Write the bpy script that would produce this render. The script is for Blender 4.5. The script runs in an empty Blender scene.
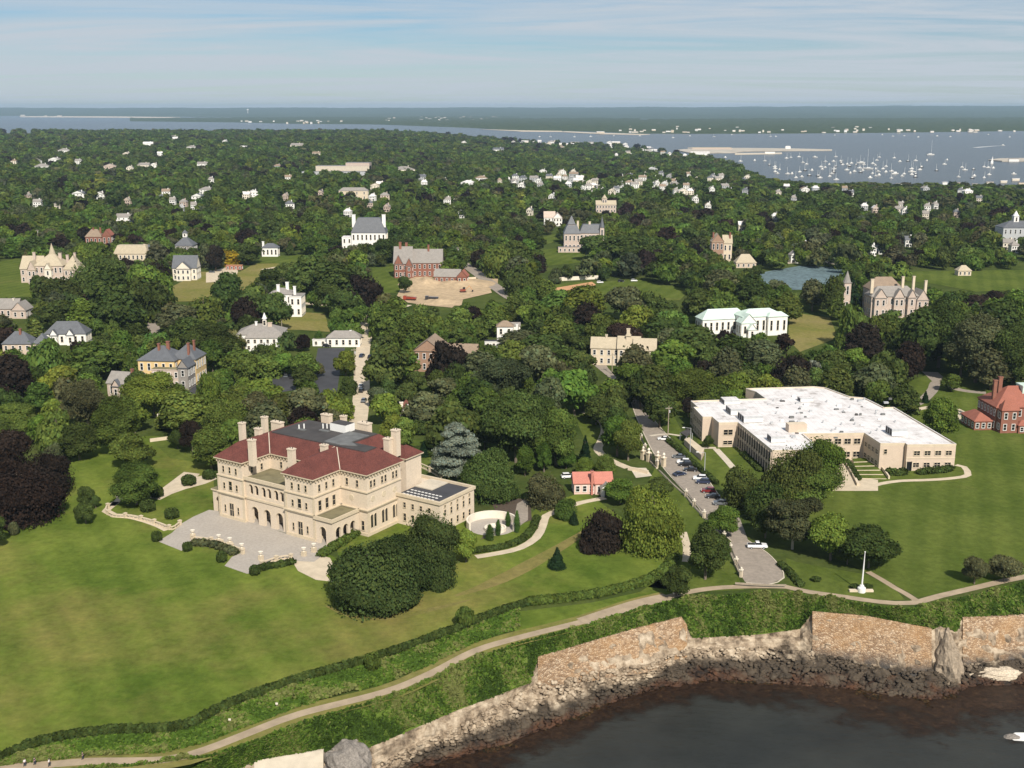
import bpy, bmesh, math, random
import numpy as np
from mathutils import Vector, noise, Matrix
random.seed(7); rng = np.random.default_rng(7)
R = math.radians
SC = bpy.context.scene; COL = SC.collection
# ---------------------------------------------------------------- camera, sky, sun, exposure
F = 1130.0; HC = 118.0; TH = math.atan(276/F)          # focal length in pixels, height above the lawn, pitch
cd = bpy.data.cameras.new('camera'); cam = bpy.data.objects.new('camera', cd); COL.objects.link(cam); SC.camera = cam
cd.sensor_width = 36; cd.lens = 36*F/1024; cd.clip_start = 1; cd.clip_end = 120000
cam.location = (0, 0, HC); cam.rotation_euler = (math.pi/2-TH, 0, 0)
SUN_EL, SUN_AZ = R(42), R(163)                         # azimuth clockwise from +Y: the sun stands behind the camera, a little to the right
W = bpy.data.worlds.new('World'); SC.world = W; W.use_nodes = True
nt = W.node_tree; N = nt.nodes; L = nt.links; bg = N['Background']
sky = N.new('ShaderNodeTexSky'); sky.sky_type = 'NISHITA'; sky.sun_disc = False
sky.sun_elevation = SUN_EL; sky.sun_rotation = SUN_AZ; sky.altitude = 100; sky.air_density = 1.0; sky.dust_density = 0.2; sky.ozone_density = 4.0
tc = N.new('ShaderNodeTexCoord'); sx = N.new('ShaderNodeSeparateXYZ'); L.new(tc.outputs['Generated'], sx.inputs[0])
def wm(op, a, b):
    n = N.new('ShaderNodeMath'); n.operation = op
    for i, v in enumerate((a, b)):
        if isinstance(v, (int, float)): n.inputs[i].default_value = v
        else: L.new(v, n.inputs[i])
    return n.outputs[0]
zc = wm('ADD', wm('MAXIMUM', sx.outputs[2], 0.0), 0.055)
px_ = wm('DIVIDE', sx.outputs[0], zc); py_ = wm('DIVIDE', sx.outputs[1], zc)
cx = N.new('ShaderNodeCombineXYZ'); L.new(px_, cx.inputs[0]); L.new(py_, cx.inputs[1])
mp = N.new('ShaderNodeMapping'); L.new(cx.outputs[0], mp.inputs[0]); mp.inputs['Scale'].default_value = (0.17, 0.5, 1); mp.inputs['Rotation'].default_value = (0, 0, R(24)); mp.inputs['Location'].default_value = (3.1, 1.7, 0)
n1 = N.new('ShaderNodeTexNoise'); n1.inputs['Scale'].default_value = 1.3; n1.inputs['Detail'].default_value = 10; n1.inputs['Roughness'].default_value = .68; n1.inputs['Distortion'].default_value = 1.1
L.new(mp.outputs[0], n1.inputs['Vector'])
cr = N.new('ShaderNodeValToRGB'); L.new(n1.outputs[0], cr.inputs[0])
cr.color_ramp.elements[0].position = .31; cr.color_ramp.elements[1].position = .57
cr.color_ramp.elements[0].color = (0, 0, 0, 1); cr.color_ramp.elements[1].color = (.95, .95, .95, 1)
mx = N.new('ShaderNodeMix'); mx.data_type = 'RGBA'; L.new(cr.outputs[0], mx.inputs[0]); tn = N.new('ShaderNodeMix'); tn.data_type = 'RGBA'; tn.blend_type = 'MULTIPLY'; tn.inputs[0].default_value = 1; L.new(sky.outputs[0], tn.inputs[6]); tn.inputs[7].default_value = (.60, .70, .81, 1); L.new(tn.outputs[2], mx.inputs[6]); mx.inputs[7].default_value = (5.5, 6.1, 6.75, 1)
L.new(mx.outputs[2], bg.inputs[0]); bg.inputs[1].default_value = 0.08
sl = bpy.data.lights.new('sun', 'SUN'); sl.energy = 5.0; sl.angle = R(.5); sl.color = (1, .93, .82)
so = bpy.data.objects.new('sun', sl); COL.objects.link(so)
sdir = Vector((math.sin(SUN_AZ)*math.cos(SUN_EL), math.cos(SUN_AZ)*math.cos(SUN_EL), math.sin(SUN_EL)))
so.rotation_euler = sdir.to_track_quat('Z', 'Y').to_euler(); so.location = (0, -50, 300)
vs = SC.view_settings; vs.view_transform = 'Standard'; vs.look = 'None'; vs.exposure = 0.32; vs.gamma = 1
SC.render.engine = 'CYCLES'; cy = SC.cycles; cy.use_denoising = True; cy.max_bounces = 5; cy.diffuse_bounces = 3; cy.glossy_bounces = 2
cy.transmission_bounces = 2; cy.transparent_max_bounces = 4; cy.volume_bounces = 0; cy.caustics_reflective = False; cy.caustics_refractive = False
# ---------------------------------------------------------------- ground survey: from a line of sight to a point on the terrain
SEA = -15.0; HAZE = 4.2e-5
def G0(px, py, z=0.):
    a = (px-512)/F; b = (py-384)/F
    dy = math.cos(TH)-b*math.sin(TH); dz = -math.sin(TH)-b*math.cos(TH)
    t = (z-HC)/min(dz, -1e-4)
    return a*t, dy*t
def Pj(x, y, z):
    f = y*math.cos(TH)-(z-HC)*math.sin(TH); d = -(y*math.sin(TH)+(z-HC)*math.cos(TH))
    return 512+F*x/f, 384+F*d/f
def depth(x, y, z): return y*math.cos(TH)-(z-HC)*math.sin(TH)
SHX = [-400, 430, 500, 600, 650, 700, 730, 765, 820, 1024, 1500]
SHD = [4700, 4700, 4500, 4200, 3700, 3050, 2650, 2180, 2030, 1960, 1900]
def sstep(t): t = min(1, max(0, t)); return t*t*(3-2*t)
def shore(x, y): return float(np.interp(512+1151*x/max(y, 1), SHX, SHD))
def hgt(x, y):
    if y < 1000: return 0.
    p = 512+1151*x/y; D = float(np.interp(p, SHX, SHD)); zf = float(np.interp(p, [380, 560], [24, -10]))
    z = zf*sstep((y-1000)/(.8*D-1000))+2.5*noise.noise(Vector((x/260, y/260, 0)))*sstep((y-1000)/600)
    if y > .95*D: z += (-17-z)*min(1, (y-.95*D)/(.06*D))
    return z
def G(px, py):
    z = 0.
    for _ in range(12):
        x, y = G0(px, py, z); z = .5*z+.5*hgt(x, y)
    return Vector((x, y, hgt(x, y)))
def hit_h(x, y, py):                                    # height at which the vertical over (x, y) meets the row py
    b = (py-384)/F; dy = math.cos(TH)-b*math.sin(TH); dz = -math.sin(TH)-b*math.cos(TH)
    return HC+dz*y/dy
# ---------------------------------------------------------------- naming
def tag(o, label=None, cat=None, group=None, kind=None):
    if label: o['label'] = label
    if cat: o['category'] = cat
    if group: o['group'] = group
    if kind: o['kind'] = kind
    return o
def thing(name, label, cat, loc=(0, 0, 0), rz=0, group=None):
    o = bpy.data.objects.new(name, None); o.empty_display_size = 1; COL.objects.link(o)
    o.location = loc; o.rotation_euler = (0, 0, rz); return tag(o, label, cat, group)
def link(name, me, parent=None):
    o = bpy.data.objects.new(name, me); COL.objects.link(o)
    if parent: o.parent = parent
    return o
# ---------------------------------------------------------------- materials
MATS = {}
def nodes(name):
    m = bpy.data.materials.new(name); m.use_nodes = True; MATS[name] = m
    return m, m.node_tree.nodes, m.node_tree.links, m.node_tree.nodes['Principled BSDF']
def nz(N, L, vec, scale, detail=4, rough=.6):
    n = N.new('ShaderNodeTexNoise'); n.inputs['Scale'].default_value = scale; n.inputs['Detail'].default_value = detail; n.inputs['Roughness'].default_value = rough
    L.new(vec, n.inputs['Vector']); return n.outputs[0]
def ramp(N, L, fac, stops):
    r = N.new('ShaderNodeValToRGB'); L.new(fac, r.inputs[0]); e = r.color_ramp.elements
    while len(e) < len(stops): e.new(.5)
    for q, (p, c) in zip(e, stops): q.position = p; q.color = (*c, 1)
    return r.outputs[0]
def mixc(N, L, fac, a, b, mode='MIX'):
    n = N.new('ShaderNodeMix'); n.data_type = 'RGBA'; n.blend_type = mode
    for i, v in ((0, fac), (6, a), (7, b)):
        if isinstance(v, (int, float)): n.inputs[i].default_value = v
        elif isinstance(v, tuple): n.inputs[i].default_value = (*v, 1)
        else: L.new(v, n.inputs[i])
    return n.outputs[2]
def sc(c, k): return tuple(min(1, v*k) for v in c)
def mat(name, c, rough=.8, var=.25, scale=.6, bump=0, spec=.3, scale2=None):
    m, N, L, P = nodes(name); t = N.new('ShaderNodeTexCoord').outputs['Object']
    f = nz(N, L, t, scale, 6); col = ramp(N, L, f, [(.3, sc(c, 1-var)), (.7, sc(c, 1+var))])
    if scale2:
        g = nz(N, L, t, scale2, 3); col = mixc(N, L, .5, col, ramp(N, L, g, [(.35, sc(c, 1-1.4*var)), (.65, sc(c, 1+1.4*var))]))
    L.new(col, P.inputs['Base Color']); P.inputs['Roughness'].default_value = rough; P.inputs['Specular IOR Level'].default_value = spec
    if bump:
        b = N.new('ShaderNodeBump'); b.inputs['Strength'].default_value = bump; b.inputs['Distance'].default_value = .3; L.new(f, b.inputs['Height']); L.new(b.outputs[0], P.inputs['Normal'])
    return m
def lawn_mat(name, g1, g2, brown, stripe=0, ang=0, bthr=.62):
    m, N, L, P = nodes(name); t = N.new('ShaderNodeTexCoord').outputs['Object']
    a = nz(N, L, t, .03, 9, .68); col = ramp(N, L, a, [(.36, g1), (.62, g2)])
    b = nz(N, L, t, .035, 5, .6); mv = N.new('ShaderNodeMapping'); L.new(t, mv.inputs[0]); mv.inputs['Location'].default_value = (53, 17, 0)
    b = nz(N, L, mv.outputs[0], .017, 7, .66); col = mixc(N, L, ramp(N, L, b, [(bthr-.12, (0, 0, 0)), (bthr+.14, (.8, .8, .8))]), col, brown)
    f = nz(N, L, t, .45, 6, .75); col = mixc(N, L, .55, col, ramp(N, L, f, [(.25, (.42, .42, .42)), (.75, (1.5, 1.5, 1.4))]), 'MULTIPLY')
    if stripe:
        mr = N.new('ShaderNodeMapping'); mr.inputs['Rotation'].default_value = (0, 0, ang); L.new(t, mr.inputs[0])
        w = N.new('ShaderNodeTexWave'); w.inputs['Scale'].default_value = stripe; w.inputs['Distortion'].default_value = 2.2; w.inputs['Detail'].default_value = 2; w.inputs['Detail Scale'].default_value = .25; L.new(mr.outputs[0], w.inputs['Vector'])
        col = mixc(N, L, .5, col, ramp(N, L, w.outputs[1], [(.2, (.80, .83, .8)), (.8, (1.12, 1.08, 1.1))]), 'MULTIPLY')
    L.new(col, P.inputs['Base Color']); P.inputs['Roughness'].default_value = 1; P.inputs['Specular IOR Level'].default_value = 0
    bp = N.new('ShaderNodeBump'); bp.inputs['Strength'].default_value = .35; bp.inputs['Distance'].default_value = .4; L.new(f, bp.inputs['Height']); L.new(bp.outputs[0], P.inputs['Normal'])
    return m
M_LAWN = lawn_mat('lawn_grass', (.066, .104, .016), (.132, .166, .031), (.21, .165, .060), .03, R(-30), .60)
M_LAWN2 = lawn_mat('fine_lawn_grass', (.064, .092, .018), (.100, .126, .028), (.17, .15, .055), .035, R(20), .72)
M_DRY = lawn_mat('dry_meadow_grass', (.13, .14, .035), (.19, .17, .055), (.24, .19, .09), 0, 0, .55)
M_LAND = lawn_mat('woodland_floor', (.035, .055, .014), (.075, .095, .026), (.09, .085, .035), 0, 0, .66)
def leaf_material():
    m, N, L, P = nodes('leaves')
    oi = N.new('ShaderNodeObjectInfo'); at = N.new('ShaderNodeAttribute'); at.attribute_name = 'tint'
    col = mixc(N, L, 1.0, at.outputs[0], oi.outputs['Color'], 'MULTIPLY')
    N.remove(P); d = N.new('ShaderNodeBsdfDiffuse'); t = N.new('ShaderNodeBsdfTranslucent'); x = N.new('ShaderNodeMixShader'); x.inputs[0].default_value = .30
    L.new(col, d.inputs[0]); L.new(mixc(N, L, 1.0, col, (1.25, 1.2, .5), 'MULTIPLY'), t.inputs[0]); L.new(d.outputs[0], x.inputs[1]); L.new(t.outputs[0], x.inputs[2])
    L.new(x.outputs[0], N['Material Output'].inputs[0]); return m
M_LEAF = leaf_material()
M_BARK = mat('bark', (.16, .13, .10), .95, .3, 2)
M_PALEBARK = mat('pale_bark', (.38, .34, .28), .95, .3, 2)
M_STONE = mat('limestone', (.58, .485, .375), .85, .1, .25, .05, .3, 2.2)
M_STONE2 = mat('limestone_trim', (.52, .435, .315), .85, .14, .5, .05, .3, 3)
M_PAVE = mat('terrace_gravel', (.345, .31, .27), .95, .12, .12, .05, .2, 1.2)
M_PATH = mat('path_gravel', (.50, .42, .31), .95, .15, .3, 0, .2)
M_CWALK = mat('cliff_walk_gravel', (.33, .26, .18), .95, .2, .25, 0, .2)
M_ROAD = mat('asphalt_sun_bleached', (.265, .225, .185), .9, .17, .14, 0, .3, .8)
M_BLACKTOP = mat('asphalt_dark', (.045, .045, .05), .8, .25, .1, 0, .4)
M_CONC = mat('concrete', (.50, .44, .35), .9, .12, .4)
M_TILE = mat('red_roof_tile', (.112, .036, .028), .85, .42, .35, .1, .3, 3.5)
M_DECK = mat('roof_membrane_dark', (.055, .050, .048), .8, .25, .25, 0, .3)
M_DECK2 = mat('roof_membrane_grey', (.13, .132, .13), .7, .3, .3, 0, .3)
M_OLIVE = mat('weathered_flat_roof', (.17, .15, .085), .9, .25, .3)
M_GLASS = mat('window_glass', (.012, .013, .015), .12, .2, 2, 0, .6)
M_DOOR = mat('dark_door', (.04, .03, .025), .6, .2, 2)
M_WHITE = mat('white_paint', (.71, .70, .67), .6, .06, .8)
M_OFFW = mat('cream_stucco', (.66, .60, .50), .85, .1, .5)
def roof_white():
    m, N, L, P = nodes('white_roof_membrane'); t = N.new('ShaderNodeTexCoord').outputs['Object']
    a = nz(N, L, t, .16, 8, .72); col = ramp(N, L, a, [(.35, (.34, .31, .29)), (.42, (.56, .53, .515)), (.54, (.68, .655, .645))])
    w = N.new('ShaderNodeTexWave'); w.inputs['Scale'].default_value = .16; w.inputs['Distortion'].default_value = .1; L.new(t, w.inputs['Vector'])
    col = mixc(N, L, .6, col, ramp(N, L, w.outputs[1], [(.0, (.80, .79, .78)), (.05, (1, 1, 1))]), 'MULTIPLY'); L.new(col, P.inputs['Base Color']); P.inputs['Roughness'].default_value = .7; return m
M_ROOFW = roof_white()
M_TAN = mat('tan_brick', (.52, .42, .33), .9, .12, .5, 0, .3, 6)
M_TAN2 = mat('pale_stone_band', (.57, .48, .36), .9, .1, .5)
M_BRICK = mat('red_brick', (.22, .095, .065), .9, .22, .6, 0, .3, 5)
M_BRICKP = mat('brown_brick', (.30, .19, .13), .9, .2, .6, 0, .3, 5)
M_SLATE = mat('slate_roof', (.10, .105, .115), .6, .25, .5, .1, .4, 4)
M_GREYR = mat('grey_shingle_roof', (.24, .22, .20), .9, .2, .5, .1, .3, 4)
M_BROWNR = mat('brown_shingle_roof', (.24, .18, .13), .9, .2, .5, .1, .3, 4)
M_TANR = mat('tan_tile_roof', (.40, .34, .245), .9, .18, .5, .1, .3, 4)
M_REDR = mat('red_tile_roof', (.27, .10, .068), .85, .2, .5, .1, .3, 4)
M_COPPER = mat('green_copper_roof', (.50, .60, .53), .7, .12, .5)
M_YELL = mat('yellow_clapboard', (.60, .44, .22), .85, .1, .6)
M_PINKST = mat('pinkish_stone', (.47, .38, .32), .9, .2, .6, .1, .3, 4)
M_SAND = mat('bare_sand', (.40, .30, .19), 1, .22, .04, .2, .1, .3)
M_CLAY = mat('infield_clay', (.47, .26, .13), 1, .15, .1)
M_METAL = mat('grey_metal', (.40, .41, .42), .45, .1, 1)
M_DARKM = mat('dark_iron', (.03, .03, .032), .5, .2, 2)
M_RUBBER = mat('black_rubber', (.02, .02, .02), .8, .2, 2)
M_WOOD = mat('weathered_wood', (.30, .25, .19), .9, .2, 2)
M_SALMON = mat('salmon_roof_tile', (.42, .165, .125), .85, .15, .5, .1, .3, 4)
M_PINKW = mat('pink_stucco', (.66, .46, .40), .85, .08, .5)
M_PIER = mat('grey_sand', (.40, .36, .30), 1, .2, .02)
M_TARP = mat('blue_green_tarp', (.10, .145, .155), .7, .45, .09, 0, .3, .35)
M_SKIN = mat('skin', (.50, .32, .24), .6, .05, 4)
M_CLOTHD = mat('dark_cloth', (.04, .045, .06), .9, .2, 4)
M_CLOTHW = mat('white_cloth', (.72, .72, .72), .9, .1, 4)
M_CLOTHR = mat('red_cloth', (.45, .10, .08), .9, .1, 4)
def paint_material():
    m, N, L, P = nodes('car_paint'); oi = N.new('ShaderNodeObjectInfo'); L.new(oi.outputs['Color'], P.inputs['Base Color'])
    P.inputs['Roughness'].default_value = .28; P.inputs['Coat Weight'].default_value = .6; return m
M_PAINT = paint_material()
def water_material():
    m, N, L, P = nodes('sea_water'); t = N.new('ShaderNodeTexCoord').outputs['Object']
    a = nz(N, L, t, .022, 7, .66); col = ramp(N, L, a, [(.36, (.018, .020, .019)), (.64, (.034, .036, .032))]); L.new(col, P.inputs['Base Color'])
    P.inputs['Roughness'].default_value = .22; P.inputs['IOR'].default_value = 1.2
    mv = N.new('ShaderNodeMapping'); mv.inputs['Scale'].default_value = (.7, 1.5, 1); mv.inputs['Rotation'].default_value = (0, 0, R(25)); L.new(t, mv.inputs[0])
    h = nz(N, L, mv.outputs[0], .33, 7, .62); b = N.new('ShaderNodeBump'); b.inputs['Strength'].default_value = .5; b.inputs['Distance'].default_value = .55
    L.new(h, b.inputs['Height']); L.new(b.outputs[0], P.inputs['Normal']); return m
M_SEA = water_material()
def shallows_material():
    m, N, L, P = nodes('kelp_shallows'); t = N.new('ShaderNodeNewGeometry').outputs['Position']
    f = nz(N, L, t, .16, 8, .7); at = N.new('ShaderNodeAttribute'); at.attribute_name = 'tint'
    P.inputs['Roughness'].default_value = .24; P.inputs['IOR'].default_value = 1.2
    g = nz(N, L, t, .9, 5, .7); L.new(ramp(N, L, g, [(.35, (.013, .008, .006)), (.6, (.034, .020, .012)), (.75, (.075, .045, .022))]), P.inputs['Base Color'])
    b = N.new('ShaderNodeBump'); b.inputs['Strength'].default_value = .5; b.inputs['Distance'].default_value = .4; L.new(g, b.inputs['Height']); L.new(b.outputs[0], P.inputs['Normal'])
    s = N.new('ShaderNodeMath'); s.operation = 'SUBTRACT'; L.new(f, s.inputs[0]); L.new(at.outputs['Fac'], s.inputs[1])
    r = N.new('ShaderNodeMapRange'); L.new(s.outputs[0], r.inputs[0]); r.inputs[1].default_value = -.10; r.inputs[2].default_value = .16
    tr = N.new('ShaderNodeBsdfTransparent'); x = N.new('ShaderNodeMixShader'); L.new(r.outputs[0], x.inputs[0]); L.new(tr.outputs[0], x.inputs[1]); L.new(P.outputs[0], x.inputs[2]); L.new(x.outputs[0], N['Material Output'].inputs[0]); return m
M_KELP = shallows_material()
def rock_material():
    m, N, L, P = nodes('shore_rock'); g = N.new('ShaderNodeNewGeometry').outputs['Position']; s = N.new('ShaderNodeSeparateXYZ'); L.new(g, s.inputs[0])
    f = nz(N, L, g, .35, 8, .7); big = nz(N, L, g, .07, 4, .6)
    pale = ramp(N, L, f, [(.34, (.10, .075, .05)), (.46, (.25, .19, .13)), (.58, (.42, .34, .245)), (.72, (.54, .46, .35))])
    wet = ramp(N, L, f, [(.3, (.022, .017, .012)), (.7, (.105, .080, .054))]); weed = ramp(N, L, f, [(.36, (.016, .012, .009)), (.62, (.085, .038, .018))])
    def mr(lo, hi, off):
        a = N.new('ShaderNodeMath'); a.operation = 'MULTIPLY_ADD'; L.new(big, a.inputs[0]); a.inputs[1].default_value = 11; L.new(s.outputs[2], a.inputs[2])
        b = N.new('ShaderNodeMath'); b.operation = 'MULTIPLY_ADD'; L.new(f, b.inputs[0]); b.inputs[1].default_value = 2; L.new(a.outputs[0], b.inputs[2])
        r = N.new('ShaderNodeMapRange'); L.new(b.outputs[0], r.inputs[0]); r.inputs[1].default_value = lo+off+2; r.inputs[2].default_value = hi+off+2; return r.outputs[0]
    col = mixc(N, L, mr(-12.2, -10.6, 4.5), wet, pale); col = mixc(N, L, mr(-14.6, -13.4, 4.5), weed, col)
    L.new(col, P.inputs['Base Color']); P.inputs['Roughness'].default_value = .85; P.inputs['Specular IOR Level'].default_value = .3
    b = N.new('ShaderNodeBump'); b.inputs['Strength'].default_value = .7; b.inputs['Distance'].default_value = .8; L.new(f, b.inputs['Height']); L.new(b.outputs[0], P.inputs['Normal']); return m
M_ROCK = rock_material()
def wall_stone_material():
    m, N, L, P = nodes('rubble_masonry'); t = N.new('ShaderNodeTexCoord').outputs['Object']
    mv = N.new('ShaderNodeMapping'); mv.inputs['Scale'].default_value = (1, 1, 1.9); L.new(t, mv.inputs[0])
    v = N.new('ShaderNodeTexVoronoi'); v.inputs['Scale'].default_value = 1.5; L.new(mv.outputs[0], v.inputs['Vector'])
    g = N.new('ShaderNodeSeparateColor'); L.new(v.outputs['Color'], g.inputs[0])
    col = ramp(N, L, g.outputs[0], [(0, (.22, .135, .075)), (.5, (.37, .25, .15)), (1, (.48, .36, .245))])
    v2 = N.new('ShaderNodeTexVoronoi'); v2.feature = 'DISTANCE_TO_EDGE'; v2.inputs['Scale'].default_value = 1.5; L.new(mv.outputs[0], v2.inputs['Vector'])
    jo = ramp(N, L, v2.outputs[0], [(.0, (.35, .35, .35)), (.12, (1, 1, 1))]); col = mixc(N, L, 1, col, jo, 'MULTIPLY')
    big = nz(N, L, t, .12, 5, .65); col = mixc(N, L, ramp(N, L, big, [(.45, (0, 0, 0)), (.7, (.7, .7, .7))]), col, (.34, .19, .075))
    s = N.new('ShaderNodeSeparateXYZ'); gp = N.new('ShaderNodeNewGeometry').outputs['Position']; L.new(gp, s.inputs[0])
    a = N.new('ShaderNodeMath'); a.operation = 'MULTIPLY_ADD'; L.new(big, a.inputs[0]); a.inputs[1].default_value = 6; L.new(s.outputs[2], a.inputs[2])
    r = N.new('ShaderNodeMapRange'); L.new(a.outputs[0], r.inputs[0]); r.inputs[1].default_value = -9.6; r.inputs[2].default_value = -6.5
    col = mixc(N, L, r.outputs[0], (.05, .045, .04), col)
    L.new(col, P.inputs['Base Color']); P.inputs['Roughness'].default_value = .9
    b = N.new('ShaderNodeBump'); b.inputs['Strength'].default_value = .8; b.inputs['Distance'].default_value = .4; L.new(v2.outputs[0], b.inputs['Height']); L.new(b.outputs[0], P.inputs['Normal']); return m
M_RWALL = wall_stone_material()
# ---------------------------------------------------------------- mesh builder
class MB:
    def __init__(s): s.v = []; s.f = []; s.m = []; s.mats = []
    def mi(s, m):
        if m not in s.mats: s.mats.append(m)
        return s.mats.index(m)
    def face(s, pts, m):
        k = len(s.v); s.v += [tuple(p) for p in pts]; s.f.append(list(range(k, k+len(pts)))); s.m.append(s.mi(m)); return s
    def box(s, x0, x1, y0, y1, z0, z1, m, top=None):
        a = [(x0, y0), (x1, y0), (x1, y1), (x0, y1)]; return s.prism(a, z0, z1, m, top)
    def prism(s, poly, z0, z1, m, top=None, bottom=True):
        n = len(poly); k = len(s.v)
        A = sum(poly[i][0]*poly[(i+1) % n][1]-poly[(i+1) % n][0]*poly[i][1] for i in range(n))
        if A < 0: poly = poly[::-1]
        s.v += [(p[0], p[1], z0) for p in poly]+[(p[0], p[1], z1) for p in poly]
        for i in range(n):
            j = (i+1) % n; s.f.append([k+i, k+j, k+n+j, k+n+i]); s.m.append(s.mi(m))
        s.f.append([k+n+i for i in range(n)]); s.m.append(s.mi(top or m))
        if bottom: s.f.append([k+n-1-i for i in range(n)]); s.m.append(s.mi(m))
        return s
    def cyl(s, p, q, r0, r1, m, n=8, cap=True):
        p = Vector(p); q = Vector(q); d = (q-p).normalized(); a = d.orthogonal().normalized(); b = d.cross(a); k = len(s.v)
        for c, r in ((p, r0), (q, r1)):
            for i in range(n):
                t = 2*math.pi*i/n; s.v.append(tuple(c+a*(r*math.cos(t))+b*(r*math.sin(t))))
        for i in range(n):
            j = (i+1) % n; s.f.append([k+i, k+j, k+n+j, k+n+i]); s.m.append(s.mi(m))
        if cap:
            s.f.append([k+n+i for i in range(n)]); s.m.append(s.mi(m)); s.f.append([k+n-1-i for i in range(n)]); s.m.append(s.mi(m))
        return s
    def lathe(s, c, prof, m, n=12):
        k = len(s.v)
        for r, z in prof:
            for i in range(n): t = 2*math.pi*i/n; s.v.append((c[0]+r*math.cos(t), c[1]+r*math.sin(t), c[2]+z))
        for q in range(len(prof)-1):
            for i in range(n):
                j = (i+1) % n; a = k+q*n; s.f.append([a+i, a+j, a+n+j, a+n+i]); s.m.append(s.mi(m))
        return s
    def build(s, name, parent=None, loc=None, rz=0, smooth=False):
        me = bpy.data.meshes.new(name); me.from_pydata(s.v, [], s.f)
        for m in s.mats: me.materials.append(m)
        me.polygons.foreach_set('material_index', s.m)
        if smooth: me.polygons.foreach_set('use_smooth', [True]*len(s.f))
        me.update(); o = link(name, me, parent)
        if loc is not None: o.location = loc
        if rz: o.rotation_euler = (0, 0, rz)
        return o
def sheet(name, pxs, dz, m, label=None, kind='structure', xy=False):
    pts = [Vector(p) for p in pxs] if xy else [G(*p) for p in pxs]
    c = sum(pts, Vector())/len(pts); bm = bmesh.new()
    vs_ = [bm.verts.new(p-c) for p in pts]; f = bm.faces.new(vs_); f.normal_update()
    if f.normal.z < 0: f.normal_flip()
    bmesh.ops.triangulate(bm, faces=[f])
    me = bpy.data.meshes.new(name); bm.to_mesh(me); bm.free(); me.materials.append(m)
    o = link(name, me); o.location = c+Vector((0, 0, dz)); return tag(o, label, None, None, kind)
def smooth_line(pts, step=3.0):
    P = [Vector(p) for p in pts]; out = []
    for i in range(len(P)-1):
        p0, p1, p2, p3 = P[max(0, i-1)], P[i], P[i+1], P[min(len(P)-1, i+2)]
        n = max(1, int((p2-p1).length/step))
        for k in range(n):
            t = k/n; out.append(.5*((2*p1)+(p2-p0)*t+(2*p0-5*p1+4*p2-p3)*t*t+(3*p1-p0-3*p2+p3)*t**3))
    out.append(P[-1]); return out
def offsets(P, w):
    o = []
    for i, p in enumerate(P):
        d = P[min(i+1, len(P)-1)]-P[max(i-1, 0)]; d.z = 0; d.normalize(); o.append((p+Vector((-d.y, d.x, 0))*w, p-Vector((-d.y, d.x, 0))*w))
    return o
def ribbon(name, pxs, w, dz, m, h=0, xy=False, step=3, jit=0, parent=None, widths=None):
    P = smooth_line([Vector(p) for p in pxs] if xy else [G(*p) for p in pxs], step); c = P[len(P)//2].copy(); mb = MB()
    O = offsets(P, w/2)
    if widths:
        O = [offsets(P, float(np.interp(i/(len(P)-1), np.linspace(0, 1, len(widths)), widths))/2)[i] for i in range(len(P))]
    j = lambda: Vector((random.uniform(-jit, jit), random.uniform(-jit, jit), random.uniform(-jit, jit)))
    for i in range(len(P)-1):
        a, b = O[i]; d, e = O[i+1]; U = Vector((0, 0, dz))-c
        if h == 0: mb.face([b+U, e+U, d+U, a+U], m)
    if h:
        k = 0; mi = mb.mi(m); nw = 4 if jit else 1
        for i in range(len(P)):
            a, b = O[i]; ring = [b+Vector((0, 0, dz))]+[b.lerp(a, q/nw)+Vector((0, 0, dz+h*(1 if not jit else (.8, 1, 1.05, 1, .8)[q])))+(j() if jit else Vector()) for q in range(nw+1)]+[a+Vector((0, 0, dz))]
            mb.v += [tuple(p-c) for p in ring]
        n = nw+3
        for i in range(len(P)-1):
            for q in range(n-1): mb.f.append([i*n+q, i*n+n+q, i*n+n+q+1, i*n+q+1]); mb.m.append(mi)
        for s_ in (0, len(P)-1): mb.f.append([s_*n+q for q in (range(n) if s_ == 0 else range(n-1, -1, -1))]); mb.m.append(mi)
    o = mb.build(name, parent); o.location = c; return o
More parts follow.
